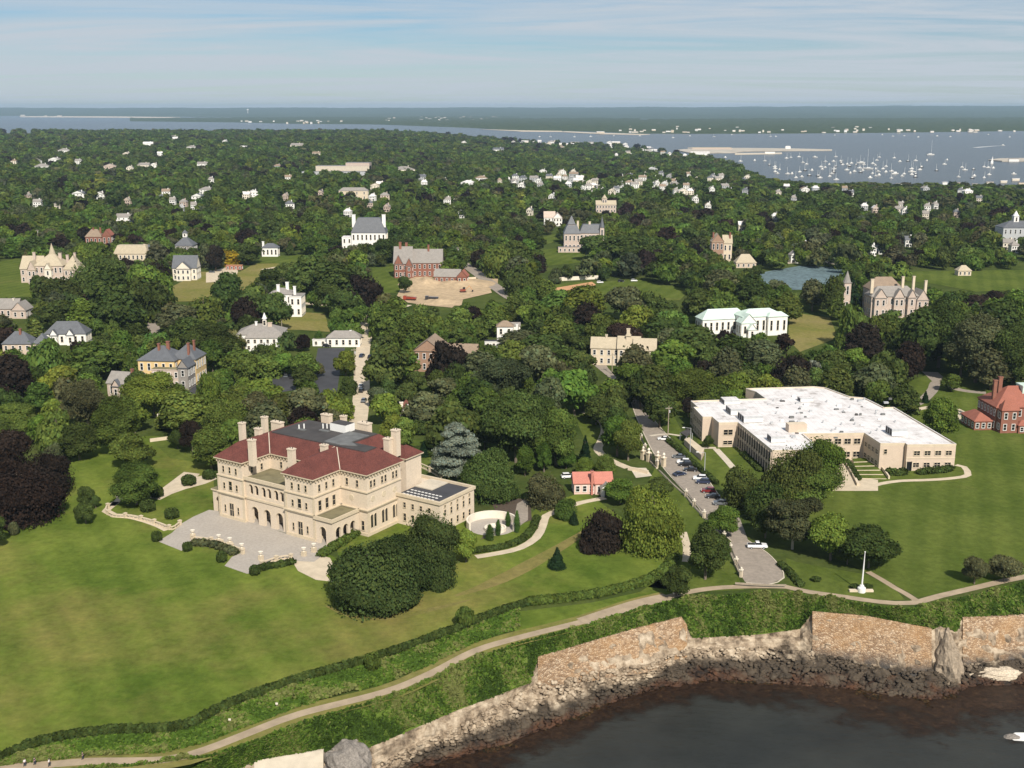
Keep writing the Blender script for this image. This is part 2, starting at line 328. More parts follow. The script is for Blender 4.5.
# ---------------------------------------------------------------- building parts
WCACHE = {}
def win_mesh(w, h, frame, arch=False):
    k = (round(w, 1), round(h, 1), frame.name, arch)
    if k in WCACHE: return WCACHE[k]
    mb = MB(); pn = MB(); t = min(.18, w*.14)
    if arch:
        n = 8; r = w/2; hs = h-r; arc = [(r*math.cos(math.pi*i/n), hs+r*math.sin(math.pi*i/n)) for i in range(n+1)]
        pn.face([(-r, -.03, 0)]+[(r, -.03, 0)]+[(x, -.03, z) for x, z in arc], M_GLASS)
        for i in range(n):
            (x0, z0), (x1, z1) = arc[i], arc[i+1]; k2 = 1+t/r; q = lambda x, z, y: (x, y, z)
            o0 = (x0*k2, hs+(z0-hs)*k2); o1 = (x1*k2, hs+(z1-hs)*k2)
            mb.face([q(x0, z0, -.16), q(*o0, -.16), q(*o1, -.16), q(x1, z1, -.16)], frame); mb.face([q(*o0, -.16), q(*o0, 0), q(*o1, 0), q(*o1, -.16)], frame)
        mb.box(-r-t, -r, -.16, 0, 0, hs, frame); mb.box(r, r+t, -.16, 0, 0, hs, frame)
    else:
        pn.face([(-w/2, -.03, 0), (w/2, -.03, 0), (w/2, -.03, h), (-w/2, -.03, h)], M_GLASS)
        mb.box(-w/2-t, -w/2, -.16, 0, -t, h+t, frame); mb.box(w/2, w/2+t, -.16, 0, -t, h+t, frame); mb.box(-w/2, w/2, -.16, 0, h, h+t, frame); mb.box(-w/2-.1, w/2+.1, -.22, 0, -t, 0, frame)
        if w > 1.5: mb.box(-.05, .05, -.09, -.03, 0, h, frame)
        mb.box(-w/2, w/2, -.09, -.03, h*.5-.04, h*.5+.04, frame)
    o = mb.build('window'); p = pn.build('pane'); WCACHE[k] = (o.data, p.data); bpy.data.objects.remove(o); bpy.data.objects.remove(p); return WCACHE[k]
def window(parent, x, y, z, w, h, rz=0, frame=None, arch=False, name='window'):
    fm, pm = win_mesh(w, h, frame or M_WHITE, arch); o = link(name, fm, parent); o.location = (x, y, z); o.rotation_euler = (0, 0, rz); link('pane', pm, o); return o
def roof_mb(mb, x0, x1, y0, y1, z, kind, rh, m, wallm, ov=.5):
    a0, a1, b0, b1 = x0-ov, x1+ov, y0-ov, y1+ov; w, d = a1-a0, b1-b0
    if kind == 'flat':
        mb.box(x0-.15, x1+.15, y0-.15, y1+.15, z+.003, z+.5, wallm, m); return
    mb.box(a0, a1, b0, b1, z+.003, z+.25, m); z += .25
    if kind == 'mansard':
        i = rh*.45; q = [(a0, b0), (a1, b0), (a1, b1), (a0, b1)]; p = [(a0+i, b0+i), (a1-i, b0+i), (a1-i, b1-i), (a0+i, b1-i)]
        for k in range(4): j = (k+1) % 4; mb.face([(*q[k], z), (*q[j], z), (*p[j], z+rh), (*p[k], z+rh)], m)
        mb.face([(*k, z+rh) for k in p], m); return
    if kind == 'hip':
        i = min(w, d)/2*.98
        if w >= d: r0, r1 = (a0+i, (b0+b1)/2), (a1-i, (b0+b1)/2)
        else: r0, r1 = ((a0+a1)/2, b0+i), ((a0+a1)/2, b1-i)
        A, B, C_, D = (a0, b0, z), (a1, b0, z), (a1, b1, z), (a0, b1, z); r0 = (*r0, z+rh); r1 = (*r1, z+rh)
        if w >= d: mb.face([A, B, r1, r0], m).face([C_, D, r0, r1], m).face([B, C_, r1], m).face([D, A, r0], m)
        else: mb.face([B, C_, r1, r0], m).face([D, A, r0, r1], m).face([A, B, r0], m).face([C_, D, r1], m)
        return
    if kind == 'gable':                                  # ridge runs along x
        ym = (b0+b1)/2
        mb.face([(a0, b0, z), (a1, b0, z), (a1, ym, z+rh), (a0, ym, z+rh)], m).face([(a1, b1, z), (a0, b1, z), (a0, ym, z+rh), (a1, ym, z+rh)], m)
        for x in (x0, x1): mb.face([(x, y0, z-.02), (x, y1, z-.02), (x, ym, z+rh-.25)], wallm)
    if kind == 'gablef':                                 # ridge runs along y: the gable faces the front
        xm = (a0+a1)/2
        mb.face([(a0, b1, z), (a0, b0, z), (xm, b0, z+rh), (xm, b1, z+rh)], m).face([(a1, b0, z), (a1, b1, z), (xm, b1, z+rh), (xm, b0, z+rh)], m)
        for y in (y0, y1): mb.face([(x0, y, z-.02), (x1, y, z-.02), (xm, y, z+rh-.25)], wallm)
    if kind == 'cone':
        xm, ym = (a0+a1)/2, (b0+b1)/2; k = 10; r = w/2
        for i in range(k):
            t0, t1 = 2*math.pi*i/k, 2*math.pi*(i+1)/k; mb.face([(xm+r*math.cos(t0), ym+r*math.sin(t0), z), (xm+r*math.cos(t1), ym+r*math.sin(t1), z), (xm, ym, z+rh)], m)
def chimney(parent, x, y, z0, z1, w=1.2, d=.9, m=None, name='chimney'):
    m = m or M_BRICK; mb = MB(); mb.box(-w/2, w/2, -d/2, d/2, 0, z1-z0-.35, m); mb.box(-w/2-.15, w/2+.15, -d/2-.15, d/2+.15, z1-z0-.35+.003, z1-z0, m)
    for i in (-1, 1): mb.cyl((i*w*.22, 0, z1-z0), (i*w*.22, 0, z1-z0+.4), .14, .12, M_DECK, 6)
    return mb.build(name, parent, (x, y, z0))
def block(t, x0, x1, y0, y1, h, wallm, roofm, kind='hip', rh=3, floors=2, frame=None, sides='flr', wn=3.2, ww=1.1, z0=0, ov=.5, base=0, door=False, noroof=False):
    mb = MB(); mb.box(x0, x1, y0, y1, z0-base, z0+h, wallm); mb.build('wall', t)
    if not noroof:
        rb = MB(); roof_mb(rb, x0, x1, y0, y1, z0+h, kind, rh, roofm, wallm, ov); rb.build('roof', t)
    fh = h/floors
    for fl in range(floors):
        z = z0+fl*fh+.28*fh; wh = fh*.52
        def row(n, f):
            for i in range(n): f((i+.5)/n)
        if 'f' in sides:
            n = max(1, round((x1-x0)/wn)); dq = n//2 if door and fl == 0 else -1
            for i in range(n):
                if i == dq:
                    db = MB(); db.box(-.65, .65, -.08, 0, 0, 2.4, M_DOOR); db.box(-.85, .85, -.2, 0, 2.403, 2.7, frame or M_WHITE); db.build('door', t, (x0+(x1-x0)*(i+.5)/n, y0, z0))
                else: window(t, x0+(x1-x0)*(i+.5)/n, y0, z, ww, wh, 0, frame)
        if 'l' in sides: row(max(1, round((y1-y0)/wn)), lambda u: window(t, x0, y0+(y1-y0)*u, z, ww, wh, -math.pi/2, frame))
        if 'r' in sides: row(max(1, round((y1-y0)/wn)), lambda u: window(t, x1, y0+(y1-y0)*u, z, ww, wh, math.pi/2, frame))
def at_px(name, label, cat, px, py, ang=0, group=None):
    p = G(px, py); return thing(name, label, cat, p, ang, group), p
def mpp(px, py): p = G(px, py); return depth(*p)/F       # metres per pixel
# ---------------------------------------------------------------- foliage
def leaf_cloud(lobes, n, size, seed, flat=.0, core=True, jitter=.14, tris=False, cz=1.0):
    """lobes: (x, y, z, rx, ry, rz). Returns verts, face sizes, faces, tint per vertex."""
    r = np.random.default_rng(seed); Lb = np.array(lobes, float); ar = (Lb[:, 3]*Lb[:, 5]); pick = r.choice(len(Lb), int(n*1.9), p=ar/ar.sum())
    d = r.normal(size=(len(pick), 3)); d /= np.linalg.norm(d, axis=1)[:, None]
    rad = 1+r.normal(0, jitter, len(pick)); c = Lb[pick, :3]+d*Lb[pick, 3:]*rad[:, None]
    keep = np.ones(len(pick), bool)
    for i, l in enumerate(Lb): q = ((c-l[:3])/l[3:]); keep &= ((q*q).sum(1) > .72) | (pick == i)
    keep &= (c[:, 2] > -.02) & ((d[:, 2] > -.55) | (r.random(len(pick)) < .3))
    c += 0; c, d, pick = c[keep][:n], d[keep][:n], pick[keep][:n]; k = len(c)
    nn = d+r.normal(0, .55, (k, 3)); nn[:, 2] += flat; nn /= np.linalg.norm(nn, axis=1)[:, None]
    a = np.cross(nn, r.normal(size=(k, 3))); a /= np.linalg.norm(a, axis=1)[:, None]; b = np.cross(nn, a)
    s = size*r.uniform(.6, 1.35, (k, 1)); e = r.uniform(.55, 1.2, (k, 1))
    lt = r.uniform(.70, 1.30, len(Lb))
    if tris:
        V = np.stack([c-a*s-b*s*e*.6, c+a*s-b*s*e*.6, c+b*s*e*1.1], 1); m = 3
    else:
        V = np.stack([c-a*s, c-b*s*e, c+a*s, c+b*s*e], 1); m = 4
    tint = np.repeat((lt[pick]*r.uniform(.72, 1.3, k)), m); hue = np.repeat(r.normal(0, .07, k), m)
    T = np.stack([tint*(1+hue), tint, tint*(1-hue)], 1); V = V.reshape(-1, 3); Fc = np.arange(len(V)).reshape(-1, m)
    faces = [Fc]; vv = [V]; tt = [T]; base = len(V)
    if core:
        bm = bmesh.new(); bmesh.ops.create_icosphere(bm, subdivisions=2 if n > 800 else 1, radius=1); ic = np.array([x.co for x in bm.verts]); fi = np.array([[v.index for v in f.verts] for f in bm.faces]); bm.free()
        cf = []
        for i, l in enumerate(Lb):
            q = ic*(.84+r.normal(0, .05, (len(ic), 1))); cv = l[:3]+q*l[3:]; cv[:, 2] = np.maximum(cv[:, 2], 0); vv.append(cv); tt.append(np.repeat(lt[i]*r.uniform(.75, 1.05, (len(ic), 1)), 3, 1)); cf.append(fi+base); base += len(ic)
        faces.append(np.concatenate(cf))
    return np.concatenate(vv), faces, np.concatenate(tt)
def np_mesh(name, V, faces, T, m):
    me = bpy.data.meshes.new(name); sizes = np.concatenate([np.full(len(f), f.shape[1], np.int32) for f in faces]); idx = np.concatenate([f.ravel() for f in faces]).astype(np.int32)
    me.vertices.add(len(V)); me.vertices.foreach_set('co', V.astype(np.float32).ravel()); me.loops.add(len(idx)); me.loops.foreach_set('vertex_index', idx)
    me.polygons.add(len(sizes)); st = np.concatenate([[0], np.cumsum(sizes)[:-1]]).astype(np.int32); me.polygons.foreach_set('loop_start', st)
    try: me.polygons.foreach_set('loop_total', sizes)
    except Exception: pass
    if T is not None:
        at = me.attributes.new('tint', 'FLOAT_COLOR', 'POINT'); at.data.foreach_set('color', np.concatenate([T, np.ones((len(T), 1))], 1).astype(np.float32).ravel())
    me.materials.append(m); me.update(calc_edges=True); me.validate(); return me
def lobes_for(shape, seed):
    r = random.Random(seed); o = []
    if shape == 'round':                                 # unit crown: radius 1, height 0..1
        o.append((0, 0, .46, .62, .62, .40))
        for i in range(16):
            t = i*2.4+r.uniform(-.3, .3); z = .24+.5*((i*.618) % 1)+r.uniform(-.06, .06); q = (.68 if z < .6 else .52)*r.uniform(.75, 1.12); s = r.uniform(.22, .38); o.append((q*math.cos(t), q*math.sin(t), z, s, s, s*.5))
        for i in range(6): t = i*1.05+r.uniform(-.4, .4); s = r.uniform(.2, .34); q = r.uniform(.15, .42); o.append((q*math.cos(t), q*math.sin(t), r.uniform(.74, .88), s, s, s*.42))
    elif shape == 'oval':
        o.append((0, 0, .5, .66, .66, .46))
        for i in range(13): t = i*2.4+r.uniform(-.3, .3); z = .18+.62*i/12; q = .62*math.sin(math.pi*min(.95, .18+z*.8))*r.uniform(.8, 1.1); s = r.uniform(.28, .4); o.append((q*math.cos(t), q*math.sin(t), z, s, s, s*.42))
        o.append((0, 0, .86, .3, .3, .14))
    elif shape == 'cone':
        for i in range(9):
            z = .06+.84*i/8; q = .92*(1-z)+.08
            o.append((0, 0, z, q*.8, q*.8, .09))
            for k in range(5 if i < 6 else 2): t = r.uniform(0, 6.28); o.append((q*.55*math.cos(t), q*.55*math.sin(t), z, q*.5, q*.5, .06))
    elif shape == 'column':
        for i in range(7): z = .1+.8*i/6; q = .9*math.sin(math.pi*(.2+.72*z)); o.append((r.uniform(-.1, .1), r.uniform(-.1, .1), z, q, q, .14))
    elif shape == 'cedar':
        for i in range(40): t = r.uniform(0, 6.28); z = .08+.84*(i/39); q = (1.05-.62*z*z)*r.uniform(.35, .82); s = r.uniform(.20, .34)*(1.15-.4*z); o.append((q*math.cos(t), q*math.sin(t), z, s, s, .055))
        o.append((0, 0, .45, .25, .25, .45))
    elif shape == 'dome':
        o.append((0, 0, .25, .74, .74, .58))
        for i in range(44): t = i*2.4+r.uniform(-.3, .3); z = .04+.8*((i*.618) % 1); q = math.sqrt(max(.02, 1-(z*1.05)**2))*.76*r.uniform(.9, 1.06); s = r.uniform(.15, .27); o.append((q*math.cos(t), q*math.sin(t), z, s, s, s*.6))
    elif shape == 'open':
        for i in range(20): t = r.uniform(0, 6.28); z = r.uniform(.25, .92); q = .8*math.sqrt(max(.05, 1-(2*z-1.05)**2))*r.uniform(.3, 1); s = r.uniform(.18, .3); o.append((q*math.cos(t), q*math.sin(t), z, s, s, s*.5))
    return o
LODN = {-1: (16000, .030), 0: (6500, .046), 1: (2300, .075), 2: (520, .14), 3: (120, .27)}
ASP = {'round': 1.45, 'oval': 1.9, 'cone': 2.2, 'column': 4.5, 'cedar': 1.3, 'dome': 1.1, 'open': 1.5}
PROTO = {}
def proto(shape, var, lod):
    k = (shape, var, lod)
    if k not in PROTO:
        n, s = LODN[lod]
        if shape in ('dome', 'cone') and lod < 3: n = int(n*1.4); s *= .85
        if shape in ('cedar',): n = int(n*1.3)
        lb = lobes_for(shape, hash(shape) % 97*0+sum(map(ord, shape))*7+var)
        if lod == 3: lb = lb[:1]+lb[1::3]
        A = ASP[shape]; lb = [(a, b, c*A, d, e, f*A) for a, b, c, d, e, f in lb]
        PROTO[k] = leaf_cloud(lb, n, s, var*31+lod+1, flat=.9 if shape == 'cedar' else .25, core=shape not in ('open', 'cedar'), tris=lod >= 2)
    return PROTO[k]
MESH = {}
def crown_mesh(shape, var, lod):
    k = (shape, var, lod)
    if k not in MESH: MESH[k] = np_mesh('crown', *proto(*k), M_LEAF)
    return MESH[k]
def trunk_mesh(pale, spread):
    k = ('trunk', pale, spread)
    if k not in MESH:
        mb = MB(); m = M_PALEBARK if pale else M_BARK; mb.cyl((0, 0, -.03), (0, 0, .45), .030, .022, m, 8)
        for i in range(6 if spread else 3):
            t = i*2.1+.4; q = .26 if spread else .1; e = (q*math.cos(t), q*math.sin(t), .8); mb.cyl((0, 0, .3+.03*(i % 3)), e, .017, .006, m, 6)
            if spread: mb.cyl((e[0]*.6, e[1]*.6, .62), (e[0]*1.1, e[1]*.6+.1, .86), .009, .004, m, 5)
        mb.cyl((0, 0, .45), (0, 0, .85), .022, .006, m, 6); o = mb.build('trunk'); MESH[k] = o.data; bpy.data.objects.remove(o)
    return MESH[k]
COLS = {'g': (.086, .122, .027), 'd': (.057, .081, .022), 'b': (.084, .134, .025), 'y': (.120, .155, .028), 'c': (.027, .020, .0155), 's': (.165, .185, .145), 'o': (.086, .094, .044), 'k': (.020, .040, .017), 'p': (.055, .10, .024), 'w': (.046, .066, .020), 'Y': (.34, .24, .02)}
TREES = []
def tree(x, y, h, rad, kind, shape=None, z0=None, lod=0, bottom=None, name='tree'):
    z0 = hgt(x, y) if z0 is None else z0
    shape = shape or {'s': 'cedar', 'k': 'cone', 'p': 'column', 'w': 'dome'}.get(kind) or random.choice(('round', 'round', 'round', 'oval', 'oval', 'dome'))
    bottom = bottom if bottom is not None else (.02 if shape in ('dome', 'cone', 'column') else .1 if shape == 'cedar' else .16)
    t = thing(name, None, 'tree', (x, y, z0), random.uniform(0, 6.28))
    hb = h*bottom; c = link('crown', crown_mesh(shape, random.randrange(3), lod), t); c.location = (0, 0, hb); c.scale = (rad, rad, (h-hb)/ASP[shape])
    k = COLS[kind]; j = random.uniform(.78, 1.28); u = random.gauss(0, .07); c.color = (k[0]*j*(1+u), k[1]*j, k[2]*j, 1)
    tk = link('trunk', trunk_mesh(kind in 'o' and shape == 'open', shape == 'open'), t); tk.scale = (h*.9, h*.9, h)
    TREES.append((t, kind, shape, x, y, z0, h, rad)); return t
def tree_px(px, yb, yt, w, kind, shape=None, **kw):
    if kind == 'g' and random.random() < .4: kind = 'b'
    p = G(px, yb); rad = w/2*depth(*p)/F
    y = p.y+rad*.35; x = p.x*y/p.y; h = hit_h(x, y, yt)-hgt(x, y); h = min(max(h, 1.5), 30)
    if kw.get('lod') == 0 and rad > 7.5: kw['lod'] = -1
    if shape == 'dome' and rad > 6: h *= .9
    return tree(x, y, h, rad*1.06, kind, shape, **kw)
# ---------------------------------------------------------------- terrain sheet, bluff, shore, sea
C0 = [(-500, 900), (-200, 830), (0, 778), (60, 772), (130, 766), (210, 757), (255, 742), (310, 720), (390, 698), (440, 676), (480, 657), (520, 643), (585, 627), (640, 609), (676, 601), (700, 598), (740, 595), (790, 595), (840, 601), (880, 608), (910, 610), (945, 602), (990, 593), (1024, 583), (1100, 567), (1300, 530), (1600, 500)]
C1 = [(-500, 960, -6), (0, 830, -6), (200, 778, -6), (260, 761, -6), (324, 751, -6), (370, 747, -6), (406, 732, -6), (458, 710, -6.5), (530, 683, -7), (537, 659, -3), (634, 630, -3), (683, 618, -3), (692, 638, -7), (734, 636, -8), (764, 634, -8), (800, 629, -7.5), (812, 613, -2.5), (865, 617, -2.5), (932, 630, -4), (940, 626, -3), (957, 632, -4.5), (961, 619, -3), (1017, 617, -4), (1050, 612, -4), (1300, 570, -4), (1600, 535, -4)]
C2 = [(-500, 985, -10), (0, 850, -10), (200, 795, -10), (260, 782, -10), (325, 770, -10), (370, 768, -10), (406, 750, -9.5), (458, 727, -9), (536, 684, -8.5), (587, 673, -8.5), (647, 664, -8.5), (683, 651, -8.5), (692, 648, -9), (734, 649, -10), (764, 647, -10), (803, 651, -11), (865, 663, -12), (902, 673, -12.5), (930, 671, -12.5), (957, 662, -12), (966, 664, -12), (1024, 659, -12), (1300, 615, -12), (1600, 570, -12)]
C3 = [(-500, 1040, -15), (0, 890, -15), (260, 812, -15), (370, 784, -15), (423, 765, -15), (500, 744, -15), (561, 721, -15), (612, 700, -15), (668, 685, -15), (715, 679, -15), (790, 682, -15), (842, 686, -15), (880, 692, -15), (930, 698, -15), (955, 692, -15), (970, 684, -15), (1024, 682, -15), (1300, 640, -15), (1600, 595, -15)]
def line_at(Cn, x):
    xs = [c[0] for c in Cn]; py = float(np.interp(x, xs, [c[1] for c in Cn])); z = float(np.interp(x, xs, [c[2] if len(c) > 2 else 0 for c in Cn])); return Vector((*G0(x, py, z), z))
# land: one fan from the bluff edge to the harbour and the far shore
E0 = sorted([(p.x/p.y, p.y) for p in (line_at(C0, x) for x in range(-500, 1601, 10))])
S0 = [-1.6]+[e[0] for e in E0]+[2.2]; Y0 = [60]+[e[1] for e in E0]+[240]
def y_edge(s): return float(np.interp(s, S0, Y0))
ss = np.unique(np.concatenate([np.linspace(-1.2, -.5, 20), np.linspace(-.5, .5, 420), np.linspace(.5, 1.3, 20)])); NR = 90
vs_, fs_ = [], []
for s in ss:
    a, b = y_edge(s), shore(s, 1)*1.02
    for r in range(NR):
        t = r/(NR-1); y = a*(b/a)**t; vs_.append((s*y, y, hgt(s*y, y)))
for i in range(len(ss)-1):
    for r in range(NR-1): k = i*NR+r; fs_.append((k, k+NR, k+NR+1, k+1))
me = bpy.data.meshes.new('ground'); me.from_pydata(vs_, [], fs_); me.materials.append(M_LAND); ground = tag(link('ground', me), kind='structure')
M_BLUFF = lawn_mat('bluff_grass', (.060, .100, .018), (.105, .145, .028), (.20, .17, .09), 0, 0, .66)
def strip(name, A, B, xs, rows, amp, m, seed=0, bulge=0):
    mb_v, mb_f = [], []
    for x in xs:
        a, b = line_at(A, x), line_at(B, x)
        for r in range(rows+1):
            t = r/rows; p = a.lerp(b, t); w = math.sin(math.pi*t) if rows > 1 else 0
            q = noise.fractal(Vector((p.x*.22+seed, p.y*.22, p.z*.35)), 1.0, 2.0, 4)+.6*noise.cell(Vector((p.x*.5, p.y*.5, p.z*.8)))
            w = min(1, 3*w+(.3 if 0 < r else 0)); p = p+Vector((-.1, -.55, .6))*(q*amp*w)+Vector((0, 0, bulge*w)); mb_v.append(tuple(p))
    n = rows+1
    for i in range(len(xs)-1):
        for r in range(rows): k = i*n+r; mb_f.append((k, k+1, k+n+1, k+n))
    me = bpy.data.meshes.new(name); me.from_pydata(mb_v, [], mb_f); me.materials.append(m); return tag(link(name, me), kind='structure')
XS = list(range(-500, -10, 14))+[x*2.5 for x in range(-4, 416)]+list(range(1045, 1601, 14))
strip('bluff', C0, C1, XS, 10, .5, M_BLUFF, 3)
strip('shore_rocks', C1, C2, XS, 12, 1.0, M_ROCK, 11)
strip('shore', C2, C3, XS, 24, 1.15, M_ROCK, 23, .2)
C4 = [(c[0], c[1]+(14 if 0 <= c[0] <= 1024 else 20), -17) for c in C3]
strip('shore_bed', C3, C4, XS, 4, .8, M_ROCK, 31, .6)
mb = MB(); mb.face([(-38000, -600, 0), (38000, -600, 0), (38000, 30500, 0), (-38000, 30500, 0)], M_SEA); o = mb.build('sea', loc=(0, 0, SEA)); tag(o, kind='structure')
# stone sea walls: built from the top edge down to the foot, with thickness
def sea_wall(x0, x1, label, zt=None, m=M_RWALL, top=C1, bot=C2, n=26, lift=.5):
    mb = MB(); P = []
    for i in range(n+1):
        x = x0+(x1-x0)*i/n; a, b = line_at(top, x), line_at(bot, x); d = Vector((-.06, -.8, 0)); a = a+Vector((0, 0, lift))+d*.6; b = b+Vector((0, 0, -1.6))+d*1.3
        cols = [a-d*2, a]
        for k in range(1, 9): t = k/8; p = a.lerp(b, t); q = noise.noise(p*.45)*.16; cols.append(p+Vector((0, q-.25*math.sin(math.pi*t)*0, 0)))
        cols.append(b-d*3); P.append(cols)
    c = P[n//2][1].copy(); k = len(P[0])
    mb.v = [tuple(p-c) for col in P for p in col]
    for i in range(n):
        for r in range(k-1): mb.f.append([i*k+r, i*k+r+1, (i+1)*k+r+1, (i+1)*k+r]); mb.m.append(mb.mi(m))
    for i, rev in ((0, 1), (n, 0)): f = [i*k+r for r in range(k)]; mb.f.append(f[::-1] if rev else f); mb.m.append(mb.mi(m))
    o = mb.build('sea_wall'); o.location = c; tag(o, label, 'sea wall', 'stone sea walls along the bluff')
sea_wall(538, 687, 'long rust-stained stone sea wall below the cliff path, left of the bare rock shelf')
sea_wall(812, 931, 'tallest curved pale stone sea wall under the flagpole lawn')
sea_wall(962, 1060, 'orange-topped stone sea wall at the far right beyond the smooth rock spur')
sea_wall(255, 324, 'short pale concrete sea wall beside the round grey outcrop at bottom', m=M_CONC)
def outcrop(label, px, py, z, rx, ry, rz, m, seed, name='rock_outcrop', group=None, cat='rock', taper=0):
    bm = bmesh.new(); bmesh.ops.create_icosphere(bm, subdivisions=4, radius=1)
    for v in bm.verts:
        q = 1+.22*noise.fractal(v.co*1.6+Vector((seed, 0, 0)), 1, 2, 4)+.12*math.floor(2*noise.noise(v.co*2.2+Vector((0, seed, 0))))*.5; k = 1-taper*v.co.z; v.co = Vector((v.co.x*rx*k, v.co.y*ry*k, v.co.z*rz))*q
    me = bpy.data.meshes.new(name); bm.to_mesh(me); bm.free(); me.materials.append(m); o = link(name, me); o.location = (*G0(px, py, z), z); return tag(o, label, cat, group)
M_PALELEDGE = mat('pale_ledge_rock', (.44, .37, .28), .9, .4, .6, .7, .3, 3)
M_OUT = mat('grey_ledge_rock', (.20, .178, .155), .9, .35, .8, .6, .3, 3)
M_OUT2 = mat('layered_tan_rock', (.25, .20, .145), .9, .3, .5, .6, .3, 2)
outcrop('rounded grey rock outcrop beside the concrete sea wall at bottom', 347, 766, -9, 5.2, 4.5, 5, M_OUT, 3)
outcrop('smooth layered rock spur jutting out between two stone sea walls', 943, 660, -11.5, 3.9, 6.4, 8.2, M_OUT2, 8, taper=.42)
outcrop('low white rock ledge at the waterline below the orange-topped wall', 996, 674, -14, 6.5, 2.6, 1.7, M_PALELEDGE, 5)
outcrop('dark rock with surf around it at the right edge', 1012, 738, -15.2, 2.0, 1.2, .8, M_OUT, 6)
pts = [Vector((*G0(a, b, SEA), SEA)) for a, b in ((1008, 737), (1015, 733), (1030, 733), (1045, 738), (1030, 742), (1014, 741))]
sheet('surf', pts, .12, M_WHITE, None, 'stuff', xy=True)
# kelp and sunken rock showing dark through the shallows
V, T_, Fc = [], [], []; xs = np.linspace(250, 1120, 300); nr = 12
for x in xs:
    a = line_at(C3, x); w = float(np.interp(x, [250, 420, 560, 700, 800, 900, 1024, 1120], [40, 52, 40, 34, 40, 66, 74, 60])); b = Vector((*G0(x, float(np.interp(x, [c[0] for c in C3], [c[1] for c in C3]))+w, SEA), SEA))
    for r_ in range(nr): t = r_/(nr-1); p = (a+Vector((0, 1.5, 0))).lerp(b, t); V.append((p.x, p.y, SEA+.05)); T_.append((.15+.62*t,)*3)
for i in range(len(xs)-1):
    for r_ in range(nr-1): k = i*nr+r_; Fc.append((k, k+1, k+nr+1, k+nr))
tag(link('shallows', np_mesh('shallows', np.array(V), [np.array(Fc)], np.array(T_), M_KELP)), kind='structure')
# loose boulders
BM = []
for s_ in range(6):
    bm = bmesh.new(); bmesh.ops.create_icosphere(bm, subdivisions=2, radius=1)
    for v in bm.verts: v.co *= 1+.28*noise.noise(v.co*1.3+Vector((s_*7, 0, 0)))+.1*noise.noise(v.co*3+Vector((0, s_*5, 0))); v.co.z *= .7
    me = bpy.data.meshes.new('boulder'); bm.to_mesh(me); bm.free(); me.materials.append(M_ROCK); BM.append(me)
rr = random.Random(11)
for i in range(110):
    x = rr.choice((rr.uniform(380, 700), rr.uniform(560, 960), rr.uniform(690, 860))); t = rr.betavariate(3, 1.2); p = line_at(C2, x).lerp(line_at(C3, x), t)+Vector((0, 0, .4)); s = rr.uniform(.5, 1.25)
    o = link('boulder', BM[i % 6]); o.location = p; o.scale = (s*rr.uniform(.8, 1.5), s, s*.9); o.rotation_euler = (rr.uniform(-.4, .4), rr.uniform(-.4, .4), rr.uniform(0, 6.28)); tag(o, 'dark wet boulder in the rubble at the foot of the bluff', 'boulder', 'boulders at the foot of the bluff')
VV, FF, b0 = [], [], 0
co = np.array([v.co for v in BM[0].vertices]); fc = np.array([list(p.vertices) for p in BM[0].polygons])
for i in range(3600):
    x = rr.uniform(330, 1030); t = rr.uniform(0, 1.02) if i % 4 else rr.uniform(.9, 1.0+.5*rr.random()**2); p = line_at(C2, x).lerp(line_at(C3, x), t); s = rr.uniform(.18, .55); a = rr.uniform(0, 6.28)
    q = co*np.array([s*rr.uniform(.7, 1.6), s, s]); q = np.stack([q[:, 0]*math.cos(a)-q[:, 1]*math.sin(a), q[:, 0]*math.sin(a)+q[:, 1]*math.cos(a), q[:, 2]], 1)+np.array(p+Vector((0, -.3, .3))); VV.append(q); FF.append(fc+b0); b0 += len(co)
o = link('rubble', np_mesh('rubble', np.concatenate(VV), FF, None, M_ROCK)); tag(o, kind='stuff')
# ---------------------------------------------------------------- lawns, paths, roads
CLEAR = []                                               # outlines in the photograph where no tree may stand
def lawn(pxs, m=M_LAWN2, dz=.03, name='lawn', clear=True):
    if clear: CLEAR.append([tuple(p) for p in pxs])
    return sheet(name, pxs, dz, m)
lawn([(-260, 870), (-60, 790), (0, 757), (50, 740), (110, 731), (180, 727), (230, 704), (300, 679), (380, 656), (450, 631), (520, 604), (590, 597), (650, 582), (672, 564), (681, 540), (640, 530), (585, 492), (540, 505), (515, 530), (484, 530), (470, 505), (400, 500), (330, 530), (340, 560), (215, 500), (213, 470), (206, 440), (150, 436), (100, 440), (60, 468), (15, 505), (-40, 530), (-260, 580)], M_LAWN, .03)
lawn([(812, 484), (870, 487), (972, 480), (966, 462), (955, 435), (1000, 428), (1120, 428), (1230, 520), (1100, 562), (1024, 577), (966, 588), (940, 594), (917, 597), (895, 585), (868, 573), (842, 560), (820, 540), (800, 520)], M_LAWN2, .03)
lawn([(690, 398), (740, 400), (960, 402), (985, 440), (980, 482), (875, 488), (812, 490), (800, 525), (760, 520), (735, 510), (700, 455)], M_LAWN2, .012, clear=False)
lawn([(655, 468), (692, 503), (735, 570), (744, 590), (690, 592), (655, 560), (630, 520)], M_LAWN2, .014, clear=False)
lawn([(786, 558), (800, 563), (868, 575), (894, 588), (905, 600), (880, 600), (809, 590), (790, 585)], M_LAWN2, .035)
lawn([(515, 612), (590, 603), (640, 592), (677, 568), (674, 594), (640, 604), (582, 621), (515, 638)], M_LAWN, .02, clear=False)
lawn([(630, 585), (680, 570), (690, 545), (735, 580), (742, 588), (680, 594), (672, 590)], M_LAWN2, .02, clear=False)
lawn([(0, 262), (18, 258), (26, 262), (30, 280), (36, 298), (0, 300), (-140, 300), (-140, 262)], M_LAWN2, .2)
